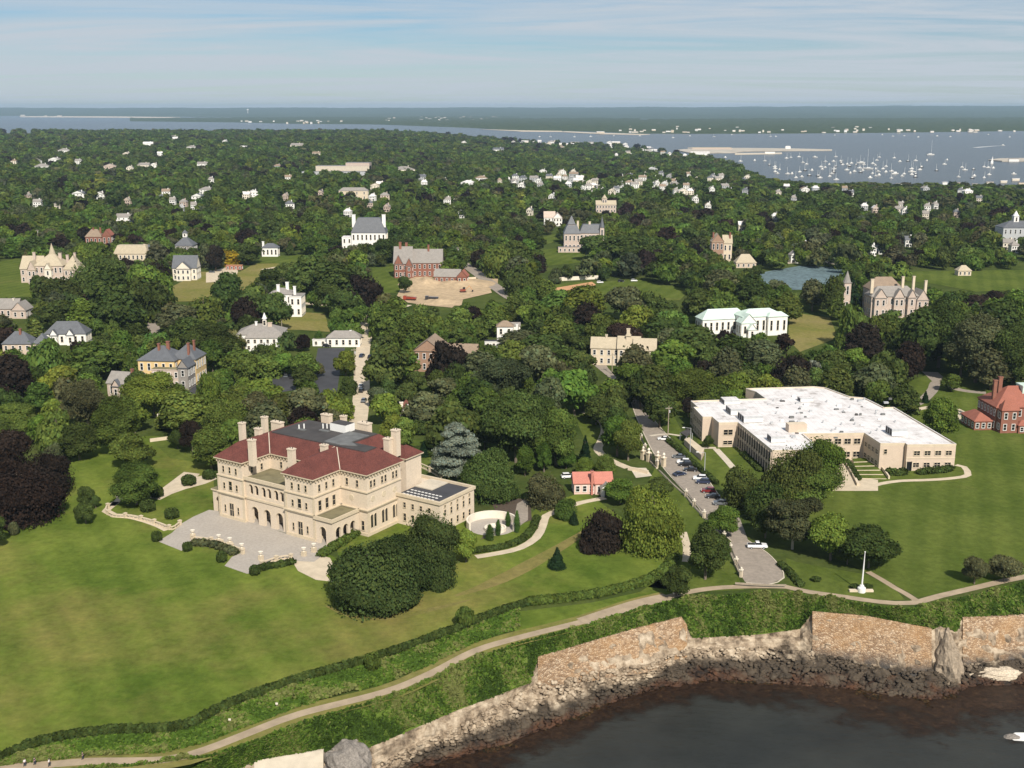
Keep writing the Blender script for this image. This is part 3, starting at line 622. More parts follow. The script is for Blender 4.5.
lawn([(172, 287), (200, 272), (240, 272), (258, 262), (318, 258), (322, 268), (262, 276), (240, 300), (176, 302)], M_DRY, .2)
lawn([(255, 264), (262, 257), (312, 255), (312, 263)], M_LAWN2, .3)
lawn([(372, 268), (395, 266), (420, 284), (400, 293), (374, 294)], M_LAWN2, .2)
lawn([(542, 250), (560, 248), (584, 250), (580, 263), (548, 266)], M_LAWN2, .2)
lawn([(514, 246), (532, 240), (556, 234), (562, 240), (540, 246)], M_LAWN2, .2)
lawn([(868, 276), (900, 272), (1024, 270), (1160, 270), (1160, 292), (1024, 290), (976, 292), (933, 284), (905, 281)], M_LAWN2, .2)
lawn([(790, 312), (830, 318), (838, 338), (800, 352), (788, 340)], M_DRY, .1)
lawn([(528, 288), (560, 283), (640, 280), (690, 290), (680, 300), (640, 303), (540, 305)], M_LAWN2, .1)
lawn([(650, 408), (672, 412), (686, 440), (700, 452), (735, 470), (765, 492), (742, 500), (715, 482), (690, 455), (668, 432)], M_LAWN2, .03)
lawn([(575, 418), (592, 414), (602, 425), (600, 448), (585, 440)], M_LAWN2, .03)
lawn([(402, 440), (440, 440), (452, 470), (420, 470)], M_LAWN2, .03)
lawn([(265, 310), (300, 312), (325, 314), (330, 332), (300, 330), (280, 330)], M_DRY, .1)
lawn([(900, 385), (935, 372), (1010, 384), (1010, 425), (958, 428), (930, 398)], M_LAWN2, .04)
lawn([(150, 440), (206, 440), (212, 465), (170, 458)], M_LAWN2, .035)
sheet('infield', [(556, 288), (592, 282), (596, 285), (575, 292), (560, 296), (554, 293)], .18, M_CLAY)
sheet('building_site_ground', [(405, 281), (418, 276), (430, 277), (440, 281), (478, 279), (489, 287), (492, 293), (462, 300), (452, 308), (430, 306), (408, 303), (397, 296)], .25, M_SAND); CLEAR.append([(405, 283), (418, 278), (430, 279), (478, 281), (489, 287), (492, 293), (462, 299), (452, 307), (430, 305), (408, 303), (397, 296)])
sheet('parking_lot', [(742, 276), (800, 266), (846, 268), (850, 280), (822, 290), (766, 290), (740, 286)], .2, M_TARP); CLEAR.append([(756, 275), (800, 268), (842, 270), (842, 278), (815, 284), (770, 284)])
sheet('parking_lot', [(318, 348), (345, 348), (340, 372), (337, 392), (312, 394), (314, 370)], .05, M_BLACKTOP)
sheet('parking_lot', [(222, 388), (245, 374), (298, 374), (296, 390), (255, 396), (222, 398)], .05, M_BLACKTOP)
sheet('parking_lot', [(178, 420), (186, 400), (196, 378), (205, 378), (203, 400), (196, 420)], .05, M_BLACKTOP)
for q in ([(318, 350), (343, 350), (338, 374), (336, 388), (316, 388)], [(255, 380), (292, 378), (292, 388), (258, 392)], [(184, 415), (196, 380), (203, 382), (194, 415)]): CLEAR.append(q)
sheet('road', [(640, 402), (646, 411), (665, 433), (673, 441), (697, 466), (709, 480), (722, 500), (740, 519), (748, 540), (768, 553), (780, 566), (784, 578), (768, 585), (745, 582), (735, 566), (731, 541), (706, 518), (694, 502), (659, 462), (650, 448), (638, 421), (630, 400), (612, 380), (595, 366), (590, 355), (600, 355), (608, 368), (622, 384)], .05, M_ROAD)
CLEAR.append([(634, 405), (646, 413), (673, 443), (709, 482), (722, 500), (740, 519), (760, 553), (775, 566), (768, 583), (748, 580), (738, 566), (733, 541), (706, 516), (694, 500), (659, 460), (638, 419)])
CLEAR.append([(590, 368), (600, 364), (608, 374), (600, 380)])
ribbon('kerb', [(640, 402), (665, 433), (697, 466), (722, 500)], .3, .03, M_CONC, .14)['kind'] = 'structure'
ribbon('kerb', [(748, 541), (767, 553), (779, 566), (784, 578), (768, 585), (746, 583)], .3, .03, M_CONC, .14)['kind'] = 'structure'
ribbon('kerb', [(631, 402), (638, 421), (659, 462), (694, 502), (706, 518), (731, 541)], .3, .03, M_CONC, .14)['kind'] = 'structure'
def way(pxs, w, m=M_PATH, dz=.06, name='path', clear=0):
    o = ribbon(name, pxs, w, dz, m); o['kind'] = 'structure'
    if clear:
        CLEAR.append([(p[0], p[1]-clear) for p in pxs]+[(p[0], p[1]+clear) for p in pxs[::-1]])
    return o
way([(353, 452), (361, 400), (362, 358), (366, 330), (364, 314)], 7, M_PATH, .06, 'road', 0); CLEAR.append([(352, 440), (355, 395), (358, 358), (362, 330), (360, 316), (368, 316), (372, 330), (371, 358), (370, 395), (368, 440)])
way([(455, 258), (475, 272), (505, 294), (520, 303)], 9, M_ROAD, .25, 'road'); CLEAR.append([(458, 262), (470, 266), (515, 295), (512, 300), (490, 290)])
way([(262, 270), (300, 264), (345, 261)], 4, M_PATH, .3, 'path')
way([(300, 303), (330, 305), (375, 304), (410, 306)], 6, M_PATH, .1, 'path')
way([(150, 345), (153, 330), (156, 315), (160, 300)], 7, M_ROAD, .08, 'road'); CLEAR.append([(150, 330), (154, 310), (158, 298), (162, 298), (160, 330)])
sheet('parking_court', [(206, 273), (236, 265), (238, 272), (234, 281), (206, 283)], .3, M_PATH)
way([(-150, 800), (20, 767), (53, 765.5), (88, 762), (164, 760), (205, 750), (249, 733), (300, 714), (385, 693), (432, 673), (475, 651), (518, 638), (582, 622), (634, 605), (668, 597)], 6.5, M_DRY, .03, 'verge')
way([(-150, 798), (20, 766), (53, 764.5), (88, 761.5), (164, 760), (205, 750), (249, 733), (300, 714), (385, 692), (432, 673), (475, 651), (518, 638), (582, 622), (610, 614), (634, 605), (668, 597), (700, 590), (735, 587), (786, 587), (809, 592), (845, 597), (880, 602), (912, 603), (940, 596), (966, 590), (1000, 582), (1024, 577), (1100, 562)], 2.3, M_CWALK, .06)
way([(582, 622), (634, 605), (668, 597)], 4.2, M_CWALK, .064)
way([(868, 572), (882, 580), (895, 588), (906, 594), (917, 601)], 1.8, M_CWALK, .064)
way([(476, 557), (500, 553), (520, 548), (536, 538), (542, 527), (546, 516), (556, 511), (580, 503), (605, 498)], 2.6, M_PATH, .06)
way([(683, 532), (687, 548), (686, 562)], 2.2, M_PATH, .06)
way([(584, 412), (598, 418), (605, 428), (602, 440), (598, 450), (610, 460), (628, 468)], 3.2, M_PATH, .06)
way([(700, 448), (716, 448)], 2.2, M_CONC, .07); way([(716, 449), (728, 462), (738, 474)], 2.4, M_CONC, .07)
way([(650, 436), (668, 434), (682, 436)], 1.6, M_CONC, .07)
way([(900, 410), (920, 402), (932, 391), (938, 382), (960, 390), (986, 393)], 4.5, M_ROAD, .05); way([(905, 412), (940, 406), (962, 412), (958, 420)], 3, M_PATH, .055)
way([(930, 372), (944, 385)], 7, M_ROAD, .055)
way([(830, 262), (800, 262), (780, 264)], 8, M_CONC, .2); way([(816, 261), (845, 266), (856, 272)], 6, M_CONC, .25)
M_TRACK = lawn_mat('worn_grass', (.13, .135, .035), (.17, .155, .05), (.22, .165, .075), 0, 0, .5)
for q, w in (([(455, 596), (480, 588), (512, 574), (545, 556), (572, 540), (592, 526)], (1.0, 4.5, 5, 4, 3, .6)), ([(326, 606), (352, 616), (390, 618), (430, 610), (470, 600)], (.5, 2, 2.2, 2, .5)), ([(330, 676), (348, 668), (362, 660)], (.5, 3.6, .5))):
    o = ribbon('worn_track', q, 3, .045, M_TRACK, widths=w); o['kind'] = 'structure'
# ---------------------------------------------------------------- the limestone mansion
ANG = R(-33.3)
Ox, Oy = G0(312.6, 480.3, 18.5)
mansion = thing('mansion', 'large limestone mansion with red tiled hip roof, arched loggias and tall chimneys on the lawn', 'mansion', (Ox, Oy, 0), ANG)
cA, sA = math.cos(ANG), math.sin(ANG)
def ML(px, py, z):                                       # line of sight at height z, in mansion coordinates
    x, y = G0(px, py, z); x -= Ox; y -= Oy; return x*cA+y*sA, -x*sA+y*cA
def MW(x, y, z=0): return Vector((Ox+x*cA-y*sA, Oy+x*sA+y*cA, z))
def courses(mb, x0, x1, y0, y1, zs, sides='flr'):        # string courses standing proud of a block's walls
    for z, h, d in zs:
        if 'f' in sides: mb.box(x0-d, x1+d, y0-d, y0-.003, z, z+h, M_STONE2)
        if 'l' in sides: mb.box(x0-d, x0-.003, y0, y1, z, z+h, M_STONE2)
        if 'r' in sides: mb.box(x1+.003, x1+d, y0, y1, z, z+h, M_STONE2)
def corbels(mb, x0, x1, y, z, n, ax='x', s=-1):
    for i in range(n):
        u = x0+(x1-x0)*(i+.5)/n
        if ax == 'x': mb.box(u-.16, u+.16, y-.55, y-.003, z, z+.55, M_STONE2)
        else: mb.box(y+.003, y+.55, u-.16, u+.16, z, z+.55, M_STONE2)
ZE = 18.2
CR = [(7.4, .35, .4), (7.75, .25, .6), (12.9, .35, .35), (0, .9, .25)]
wl = MB()
wl.box(-38.6, -28.5, .8, 14, 0, ZE, M_STONE); wl.box(-11.4, -.8, .8, 14, 0, ZE, M_STONE)       # corner blocks
wl.box(-38.6, -.8, 14.003, 38.2, 0, ZE, M_STONE); wl.box(-28.49, -11.41, 12.2, 14, 0, ZE, M_STONE); wl.box(-.797, 9, 12, 27.2, 0, ZE, M_STONE)
wl.box(-.797, 8, 31, 38.2, 0, ZE-.5, M_STONE)
wl.build('wall', mansion)
tr = MB()
courses(tr, -38.6, -28.5, .8, 14, CR); courses(tr, -11.4, -.8, .8, 14, CR); courses(tr, -.79, 9, 12, 27.2, CR, 'fr')
for z, h, d in ((12.9, .35, .3),): tr.box(-28.4, -11.5, 12.2-d, 12.2-.003, z, z+h, M_STONE2)
for x0, x1, y, n in ((-39, -28.1, .8, 9), (-11.8, -.4, .8, 9), (-28, -12, 12.2, 13), (-.3, 9.3, 12, 8)): corbels(tr, x0, x1, y, ZE-.85, n)
for y0, y1, x, n in ((1, 12, -28.5, 9), (1, 12, -.8, 9), (12.3, 27, 9, 12)): corbels(tr, y0, y1, x, ZE-.85, n, 'y')
for x in (-38.6, -28.5, -11.4, -.8): tr.box(x-.45, x+.45, .8-.12, .797, .9, 7.4, M_STONE2); tr.box(x-.4, x+.4, .8-.1, .797, 8, 12.9, M_STONE2)
for y in (12.1, 27): tr.box(9.003, 9.14, y-.1, y+.7, .9, 7.4, M_STONE2)
tr.build('cornice', mansion)
# roof: eave outline, the same outline drawn in, and the flat deck between
EV = [(-39.4, 0), (-27.7, 0), (-27.7, 11.4), (-12.2, 11.4), (-12.2, 0), (0, 0), (0, 11.2), (9.8, 11.2), (9.8, 28), (1, 28), (1, 39), (-39.4, 39)]
IN = [(-34.0, 5.2), (-33.1, 5.2), (-33.1, 16.6), (-6.6, 16.6), (-6.6, 5.2), (-5.6, 5.2), (-5.6, 16.4), (4.6, 16.4), (4.6, 22.8), (-4.2, 22.8), (-4.2, 33.8), (-34.0, 33.8)]
rf = MB(); Z0, Z1 = ZE+.35, ZE+4.6
for i in range(12):
    j = (i+1) % 12; rf.face([(*EV[i], Z0), (*EV[j], Z0), (*IN[j], Z1), (*IN[i], Z1)], M_TILE); rf.face([(*EV[i], Z0-.34), (*EV[j], Z0-.34), (*EV[j], Z0), (*EV[i], Z0)], M_STONE2)
rf.face([(*p, Z0-.34) for p in EV[::-1]], M_STONE2); rf.face([(*p, Z1) for p in IN], M_TILE)
rf.face([(-.5, 30.3, ZE-.1), (8.6, 30.3, ZE-.1), (5, 34, ZE+2.6), (-.5, 34, ZE+2.6)], M_TILE); rf.face([(8.6, 30.3, ZE-.1), (8.6, 38.8, ZE-.1), (5, 35, ZE+2.6), (5, 34, ZE+2.6)], M_TILE); rf.box(-.5, 8.6, 30.3, 38.8, ZE-.45, ZE-.11, M_STONE2)
roof = rf.build('roof', mansion)
rg = MB()
for (a, b) in ((2, 2), (3, 3), (6, 6)): rg = MB(); rg.cyl((*EV[a], Z0+.05), (*IN[b], Z1+.05), .16, .16, M_CONC, 5); rg.build('copper_valley', roof)
dk = MB(); dk.prism([(-32.6, 17.2), (-6, 17.2), (4.2, 17.2), (4.2, 22.4), (-4.6, 22.4), (-4.6, 33.3), (-32.6, 33.3)], Z1+.01, Z1+.25, M_DECK); dk.prism([(-12, 18), (-6, 18), (-1, 20), (-5, 22), (-5, 30), (-13, 30)], Z1+.254, Z1+.5, M_DECK2)
for k in range(4): x, y = ML(*((299, 427), (304, 426), (323, 426), (327, 426))[k], Z1+1); dk.cyl((x, y, Z1+.25), (x, y, Z1+1.7), .22, .22, M_WHITE, 6)
x, y = ML(303, 430, Z1+.3); dk.box(x-2, x+1, y-.6, y+.6, Z1+.254, Z1+.5, M_DECK2); x, y = ML(325, 431, Z1+.3); dk.box(x-2, x+1.5, y-.6, y+.6, Z1+.254, Z1+.5, M_DECK2)
dk.build('flat_roof_deck', mansion)
x, y = ML(347, 432, Z1); ph = MB(); ph.box(x-5, x+1.2, y-2, y+2.2, Z1+.26, Z1+2.6, M_WHITE, M_DECK); ph.build('roof_penthouse', roof)
for (px, pt, pb, w, d) in ((252.6, 440, 457, 1.9, 1.5), (258.8, 428.5, 438, 1.9, 1.5), (242.7, 423, 437, 1.6, 1.5), (264.9, 417, 427, 1.6, 1.5), (277.7, 422, 429, 4, 1.6), (292, 449, 462, 1.9, 1.5), (324.4, 445, 454, 1.9, 1.5), (327, 414.5, 424, 3.2, 1.8), (343.7, 416, 423, 1.6, 1.5), (365, 423, 434, 4, 2), (388.4, 438.5, 453, 2.0, 1.9), (396, 430, 447, 2.0, 1.9)):
    zb = Z1-1.2 if pb < 450 else Z0+2.4 if px == 324.4 else Z0+1.5
    X, Y = ML(px, pb, zb); wx = MW(X, Y); zt = hit_h(wx.x, wx.y, pt); chimney(roof, X, Y, zb-2.6, zt+.2, w, d, M_STONE)
# loggias with real openings
def arcade(name, length, H, arches, th, parent, loc, rz, m=M_STONE, back=True):
    """a wall along x from 0 to length, pierced by round arches (centre, width, springing height, sill)."""
    mb = MB(); x = 0
    for (c, w, hs, sill) in sorted(arches):
        l, r = c-w/2, c+w/2; mb.box(x, l, 0, th, 0, H, m); x = r; n = 10; rad = w/2
        if sill: mb.box(l+.002, r-.002, 0, th, 0, sill, m)
        arc = [(c-rad*math.cos(math.pi*i/n), hs+rad*math.sin(math.pi*i/n)) for i in range(n+1)]
        for i in range(n):
            (a, za), (b, zb) = arc[i], arc[i+1]
            mb.face([(a, 0, za), (b, 0, zb), (b, 0, H), (a, 0, H)], m); mb.face([(b, th, zb), (a, th, za), (a, th, H), (b, th, H)], m); mb.face([(a, 0, za), (a, th, za), (b, th, zb), (b, 0, zb)], m)
            k = 1.16; a2, z2 = c+(a-c)*k, hs+(za-hs)*k; b2, z3 = c+(b-c)*k, hs+(zb-hs)*k
            if i: pass
            mb.face([(a, -.08, za), (b, -.08, zb), (b2, -.08, z3), (a2, -.08, z2)], M_STONE2); mb.face([(a2, -.08, z2), (b2, -.08, z3), (b2, 0, z3), (a2, 0, z2)], M_STONE2)
        mb.face([(l, 0, H), (r, 0, H), (r, th, H), (l, th, H)], m)
    mb.box(x, length, 0, th, 0, H, m); return mb.build(name, parent, loc, rz)
g = arcade('loggia', 17.06, 7.4, [(3.6, 2.5, 4.1, 0), (8.55, 2.5, 4.1, 0), (13.5, 2.5, 4.1, 0)], .9, mansion, (-28.48, 1.6, 0), 0)
arcade('upper_loggia', 17.06, 5.2, [(2.4, 1.55, 3.2, .9), (4.6, 1.55, 3.2, .9), (7.5, 1.55, 3.2, .9), (9.7, 1.55, 3.2, .9), (12.5, 1.55, 3.2, .9), (14.7, 1.55, 3.2, .9)], .7, mansion, (-28.48, 1.6, 8.0), 0)
lg = MB(); lg.box(-28.49, -11.41, 1.2, 6.0, -.1, .12, M_PAVE); lg.box(-28.49, -11.41, 6.003, 6.5, 0, 13, M_STONE); lg.box(-28.49, -11.41, 1.3, 6.5, 7.404, 7.99, M_STONE2)
lg.box(-28.49, -11.41, 1.0, 12.19, 13.2, 13.6, M_STONE2, M_OLIVE); lg.box(-28.47, -11.43, 1.0, 1.5, 13.604, 14.2, M_STONE2); lg.build('loggia_roof', mansion)
for x in (-24.9, -19.95, -15): window(mansion, x, 6.0, .3, 1.6, 4, 0, M_STONE2, True); window(mansion, x, 6.0, 8.6, 1.4, 3, 0, M_STONE2)
arcade('corner_loggia', 6.0, 7.0, [(3.1, 2.2, 4.0, 0)], .6, mansion, (-.79, .8, 0), 0)
arcade('corner_loggia', 11.1, 7.0, [(2.4, 2.0, 4.0, 0), (5.4, 2.0, 4.0, 0), (8.4, 2.0, 4.0, 0)], .6, mansion, (5.81, .805, 0), math.pi/2)
lg = MB(); lg.box(-.78, 5.9, .9, 11.9, -.1, .12, M_PAVE); lg.build('corner_loggia_floor', mansion); lg = MB(); lg.box(-.79, 6.2, .3, 11.9, 7.004, 7.5, M_STONE2, M_OLIVE); lg.box(-.79, 6.2, .3, .7, 7.504, 8, M_STONE2); lg.box(5.8, 6.2, .703, 11.9, 7.504, 8, M_STONE2); lg.build('corner_loggia_roof', mansion)
arcade('side_porch', 5.4, 6.6, [(2.6, 2.4, 3.6, 0)], .6, mansion, (-44, 3, 0), 0)
lg = MB(); lg.box(-44, -43.4, 3.603, 11, 0, 6.6, M_STONE); lg.box(-44.3, -38.95, 2.6, 11, 6.604, 7.1, M_STONE2, M_OLIVE); lg.box(-44, -38.61, 11, 11.6, 0, 6.6, M_STONE); lg.build('side_porch_roof', mansion)
# windows
def mw(x, y, z, w, h, rz=0, arch=False): return window(mansion, x, y, z, w, h, rz, M_STONE2, arch)
for cxx in (-33.6, -6.1):
    for dx in (-2.6, 0, 2.6): mw(cxx+dx, .8, 14.2, .8, 1.9)
    mw(cxx, .8, 9.0, 1.3, 2.7); mw(cxx-2.6, .8, 9.1, .75, 1.9); mw(cxx+2.6, .8, 9.1, .75, 1.9)
    o = mw(cxx, .8, 1.0, 1.7, 3.9); mw(cxx-2.7, .8, 1.9, .7, 2.2); mw(cxx+2.7, .8, 1.9, .7, 2.2)
for y in (3.2, 6.1, 9): mw(-.8, y, 14.2, .85, 2, math.pi/2); mw(-.8, y, 8.6, 1.2, 2.9, math.pi/2)
for y in (4.5, 8.5): mw(-28.5, y, 14.3, .85, 1.8, math.pi/2)
for x in (-24, -18): mw(x, 12.2, 14.5, .9, 1.9)
for x in (1.8, 5.6): mw(x, 12, 14.2, .85, 2)
mw(7.3, 12, 1.6, 1, 2.8)
rs = MB()
for (x, y, rz) in ((3.2, 12, 0), (9, 14.5, 1), (9, 19.4, 1), (9, 24.3, 1)):
    p = (x, y-.1, 10.7) if not rz else (x+.1, y, 10.7); q = (x, y-.003, 10.7) if not rz else (x+.003, y, 10.7); rs.cyl(q, p, .95, .85, M_STONE2, 12)
rs.build('roundel', mansion)
for y in (14.5, 19.4, 24.3):
    for d in (-.75, .75): mw(9, y+d, 14.2, .8, 2, math.pi/2); mw(9, y+d, 2.2, 1.0, 3.9, math.pi/2, True)
# service wing
sv = MB(); sv.box(9.003, 24.6, 25, 42, 0, 8.6, M_STONE); sv.box(3, 9, 38.21, 42, 0, 8.6, M_STONE); sv.build('service_wing', mansion)
sr = MB(); sr.box(9.01, 24.3, 25.4, 41.6, 8.603, 8.8, M_BLACKTOP); sr.box(8.99, 25, 24.6, 25.39, 8.603, 9.5, M_STONE2); sr.box(24.31, 25, 25.4, 42.3, 8.603, 9.5, M_STONE2); sr.box(3, 24.3, 41.61, 42.3, 8.603, 9.5, M_STONE2); sr.box(9.1, 15.5, 33.5, 41.5, 8.804, 9.1, M_CONC)
for i in range(3):
    for k in range(9): sr.box(10+k*1.3, 10.8+k*1.3, 26.6+i*1.9, 27.0+i*1.9, 8.804, 8.95, M_WHITE)
sr.build('service_wing_roof', mansion)
for y in (27.5, 30.5, 33.5, 36.5, 39.5): mw(24.6, y, 4.6, .9, 1.9, math.pi/2); mw(24.6, y, 7.2, .8, .7, math.pi/2); mw(24.6, y, 1, .9, 2, math.pi/2)
for x in (12, 15, 18, 21): mw(x, 25, 1.4, 1, 2.2); mw(x, 25, 5.4, .9, 1.6)
# terrace, balustrades, urns, clipped shrubs
sheet('terrace', [(209, 510), (217.6, 511), (250, 522), (290, 535), (327.5, 545), (322, 556), (314, 562), (292, 561), (270, 567), (255, 572.5), (247, 574), (224.5, 566), (232, 557), (243, 552), (228, 546), (194, 541), (181.6, 551), (158, 541.5), (172, 533), (181, 524), (193, 517)], .06, M_PAVE)
sheet('path', [(292, 561), (314, 562), (322, 556), (330, 558), (334, 566), (326, 576), (334, 582), (316, 580), (298, 571)], .055, M_PATH)
sheet('path', [(150, 498), (156, 490), (172, 486), (196, 477), (212, 474), (217, 479), (205, 484), (186, 489), (172, 494), (160, 500)], .055, M_PATH)
sheet('path', [(160, 490), (172, 481), (184, 472), (200, 474), (196, 478), (176, 486)], .06, M_PATH)
way([(116, 502), (110, 507), (106, 511), (115, 516), (130, 517), (146, 521), (160, 526), (168, 530)], 2.6, M_PATH, .05)
way([(112, 506), (120, 498), (118, 495)], 2.0, M_PATH, .05)
def balustrade(label, pxs, h=1.1, posts=6, m=M_STONE2):
    P = smooth_line([G(*p) for p in pxs], 1.2); c = P[0].copy(); t = thing('balustrade', label, 'balustrade', c, 0, 'stone balustrades round the terrace')
    mb = MB(); O = offsets(P, .22)
    for (z0, z1, k) in ((0, .3, 1), (h-.22, h, 1)):
        for i in range(len(P)-1):
            a, b = O[i]; d, e = O[i+1]; q = [(p-c) for p in (a, b, e, d)]; mb.prism([(v.x, v.y) for v in q], z0, z1, m)
    for i in range(len(P)):
        p = P[i]-c; mb.cyl((p.x, p.y, .3), (p.x, p.y, h-.22), .13, .13, m, 6)
    mb.build('railing', t)
    for i in range(posts):
        p = P[round(i*(len(P)-1)/max(1, posts-1))]-c; pb = MB(); pb.box(-.4, .4, -.4, .4, 0, h+.2, m); pb.box(-.5, .5, -.5, .5, h+.203, h+.4, m); pb.build('post', t, (p.x, p.y, 0), ANG)
    return t
balustrade('stone balustrade along the planted bed on the lawn side of the terrace', [(193, 540), (204, 541), (215, 543), (228, 547), (238, 551), (243, 554)], posts=5)
balustrade('curved stone balustrade around the garden left of the mansion terrace', [(108, 508), (106, 512), (113, 517), (130, 518), (148, 522), (160, 526), (172, 530), (180, 525)], posts=7)
balustrade('stone balustrade at the right end of the terrace by the steps', [(262, 566), (272, 562), (285, 559), (291, 559)], posts=3)
balustrade('stone balustrade across the lawn behind the mansion service wing', [(404, 462), (414, 465), (424, 469), (434, 474), (441, 479)], 1.6, 4)
def urn(label, px, py):
    t, p = at_px('garden_urn', label, 'urn', px, py, ANG, 'stone urns on the terrace'); mb = MB(); mb.box(-.55, .55, -.55, .55, 0, 1.3, M_STONE2); mb.build('pedestal', t); mb = MB(); mb.lathe((0, 0, 1.3), [(.25, 0), (.18, .25), (.55, .65), (.62, 1.0), (.7, 1.1), (0, 1.0)], M_OFFW); mb.build('urn_bowl', t)
for i, (x, y, l) in enumerate(((193, 538, 'pale stone urn at the left end of the balustrade by the terrace bed'), (219, 543, 'pale stone urn in the middle of the terrace bed balustrade'), (230, 546, 'pale stone urn right of the middle of the terrace bed balustrade'), (242, 552, 'pale stone urn at the right end of the balustrade by the terrace bed'), (261, 560, 'pale stone urn standing alone on the terrace edge between the two flights of steps'), (304, 556, 'pale stone urn at the corner of the path below the mansion, left of two'), (314, 552, 'pale stone urn at the corner of the path below the mansion, right of two'))): urn(l, x, y)
def dome_mesh(seed, col):
    k = ('shrub', seed)
    if k not in MESH:
        lb = [(0, 0, .45, .8, .8, .5)]+[(.5*math.cos(t), .5*math.sin(t), .45, .42, .42, .4) for t in np.arange(6)*1.05]; MESH[k] = np_mesh('shrub', *leaf_cloud(lb, 700, .11, seed, jitter=.05), M_LEAF)
    return MESH[k]
def shrub(label, px, py, w, h, kind='d', group='clipped round shrubs around the mansion', name='round_shrub'):
    p = G(px, py); r = w/2*depth(*p)/F; o = link(name, dome_mesh(1+(int(px) % 3), kind)); o.location = p; o.scale = (r, r, h*depth(*p)/F); k = COLS[kind]; j = random.uniform(.9, 1.15); o.color = (k[0]*j, k[1]*j, k[2]*j, 1); return tag(o, label, 'shrub', group)
for x, y, w, h, l in ((157, 541, 12, 11, 'round clipped shrub on the lawn at the left end of the terrace steps'), (187.5, 551, 11, 10, 'round clipped shrub at the left corner of the terrace bed'), (222, 562, 12, 12, 'round clipped shrub at the right corner of the terrace bed'), (255, 575, 12, 11, 'round clipped shrub at the foot of the terrace steps nearest the lawn'), (172, 518, 16, 11, 'wide dome shrub in the side garden nearest the terrace'), (148, 511, 17, 12, 'wide dome shrub in the side garden beside the tall green tree'), (157, 497, 15, 12, 'dome shrub in the side garden behind the two nearest ones'), (189, 485, 16, 11, 'dark pointed dome shrub between the two garden paths beside the mansion'), (209, 479, 14, 10, 'dark dome shrub touching the left corner of the mansion'), (465, 627, 20, 22, 'lone bushy green shrub on the lawn edge above the cliff hedge'), (373, 669, 18, 18, 'lone dark shrub at the hedge left of the bushy green one'), (14, 535, 11, 14, 'small yellowish shrub at the far left of the lawn')):
    shrub(l, x, y, w, h, 'o' if 'yellowish' in l else 'g' if 'bushy' in l else 'd')
def bed(name, label, pxs, w, h, kind, cat='shrub', group=None, n=None):
    P = smooth_line([G(*p) for p in pxs], 1.0); c = P[0].copy(); lb = []
    for i, p in enumerate(P): q = p-c; lb.append((q.x+random.uniform(-.3, .3)*w*.3, q.y, h*.45, w*.55, w*.55, h*.55*random.uniform(.85, 1.15)))
    o = link(name, np_mesh(name, *leaf_cloud(lb, n or 60*len(P), min(.4, .2*max(h, w)), len(P), jitter=.1), M_LEAF)); o.location = c; k = COLS[kind]; o.color = (*k, 1); return tag(o, label, cat, group)
bed('planting_bed', 'mixed low planting bed behind the terrace balustrade', [(196, 545), (210, 546), (222, 549), (234, 554)], 2.6, 1.6, 'o', 'planting')
bed('planting_bed', 'low dark planting below the right terrace balustrade', [(258, 571), (270, 568), (282, 566), (292, 564)], 2.2, 1.4, 'd', 'planting')
bed('planting_bed', 'leafy planting along the arches of the corner loggia', [(322, 556), (334, 549), (346, 542), (356, 535)], 2.6, 1.9, 'g', 'planting')
# hedges
HG = 'clipped hedges on the estate'
def hedge(label, pxs, w, h, kind='d', n=None): return bed('hedge', label, pxs, w, h, kind, 'hedge', HG, n)
hedge('long low dark hedge following the lawn edge above the cliff walk', [(-160, 830), (0, 760), (50, 742), (110, 733), (180, 729), (230, 706), (300, 681), (380, 658), (450, 633), (500, 613), (530, 604)], 1.7, 1.5, 'd', 26000)
hedge('clipped green hedge curving round the right end of the lawn', [(530, 604), (590, 597), (625, 589), (652, 580), (668, 569), (673, 560)], 2.6, 1.6, 'g', 9000)
hedge('low hedge beside the curving gravel path right of the service wing', [(472, 553), (500, 549), (520, 542), (532, 531), (537, 520)], 1.8, 1.4, 'd', 5000)
hedge('low hedge running from the turning circle down to the cliff path', [(780, 566), (790, 574), (800, 586)], 1.6, 1.3, 'd', 1800)
hedge('hedge strip between the road and the school walk', [(668, 442), (684, 455), (700, 470), (716, 484)], 1.6, 1.4, 'd', 4000)
hedge('tall hedge behind the small dark spruce in the garden behind the mansion', [(402, 452), (420, 454), (436, 457), (448, 462)], 3, 2.4, 'd', 3500)
hedge('tall green hedge screen in the garden left of the silver cedar', [(404, 432), (420, 434), (438, 434), (446, 432)], 5, 4.5, 'd', 5000)
hedge('row of tall hedge below the grey towered chateau', [(556, 276), (570, 277), (590, 277), (612, 276), (640, 275)], 7, 6, 'd', 5000)
hedge('long hedge below the white mansion with slate roof', [(330, 254), (350, 255), (372, 255)], 6, 5, 'g', 3000)
hedge('dark hedge line below the chateau lawn at far left', [(-30, 304), (0, 304), (22, 303), (40, 304)], 4, 3.5, 'd', 3000)
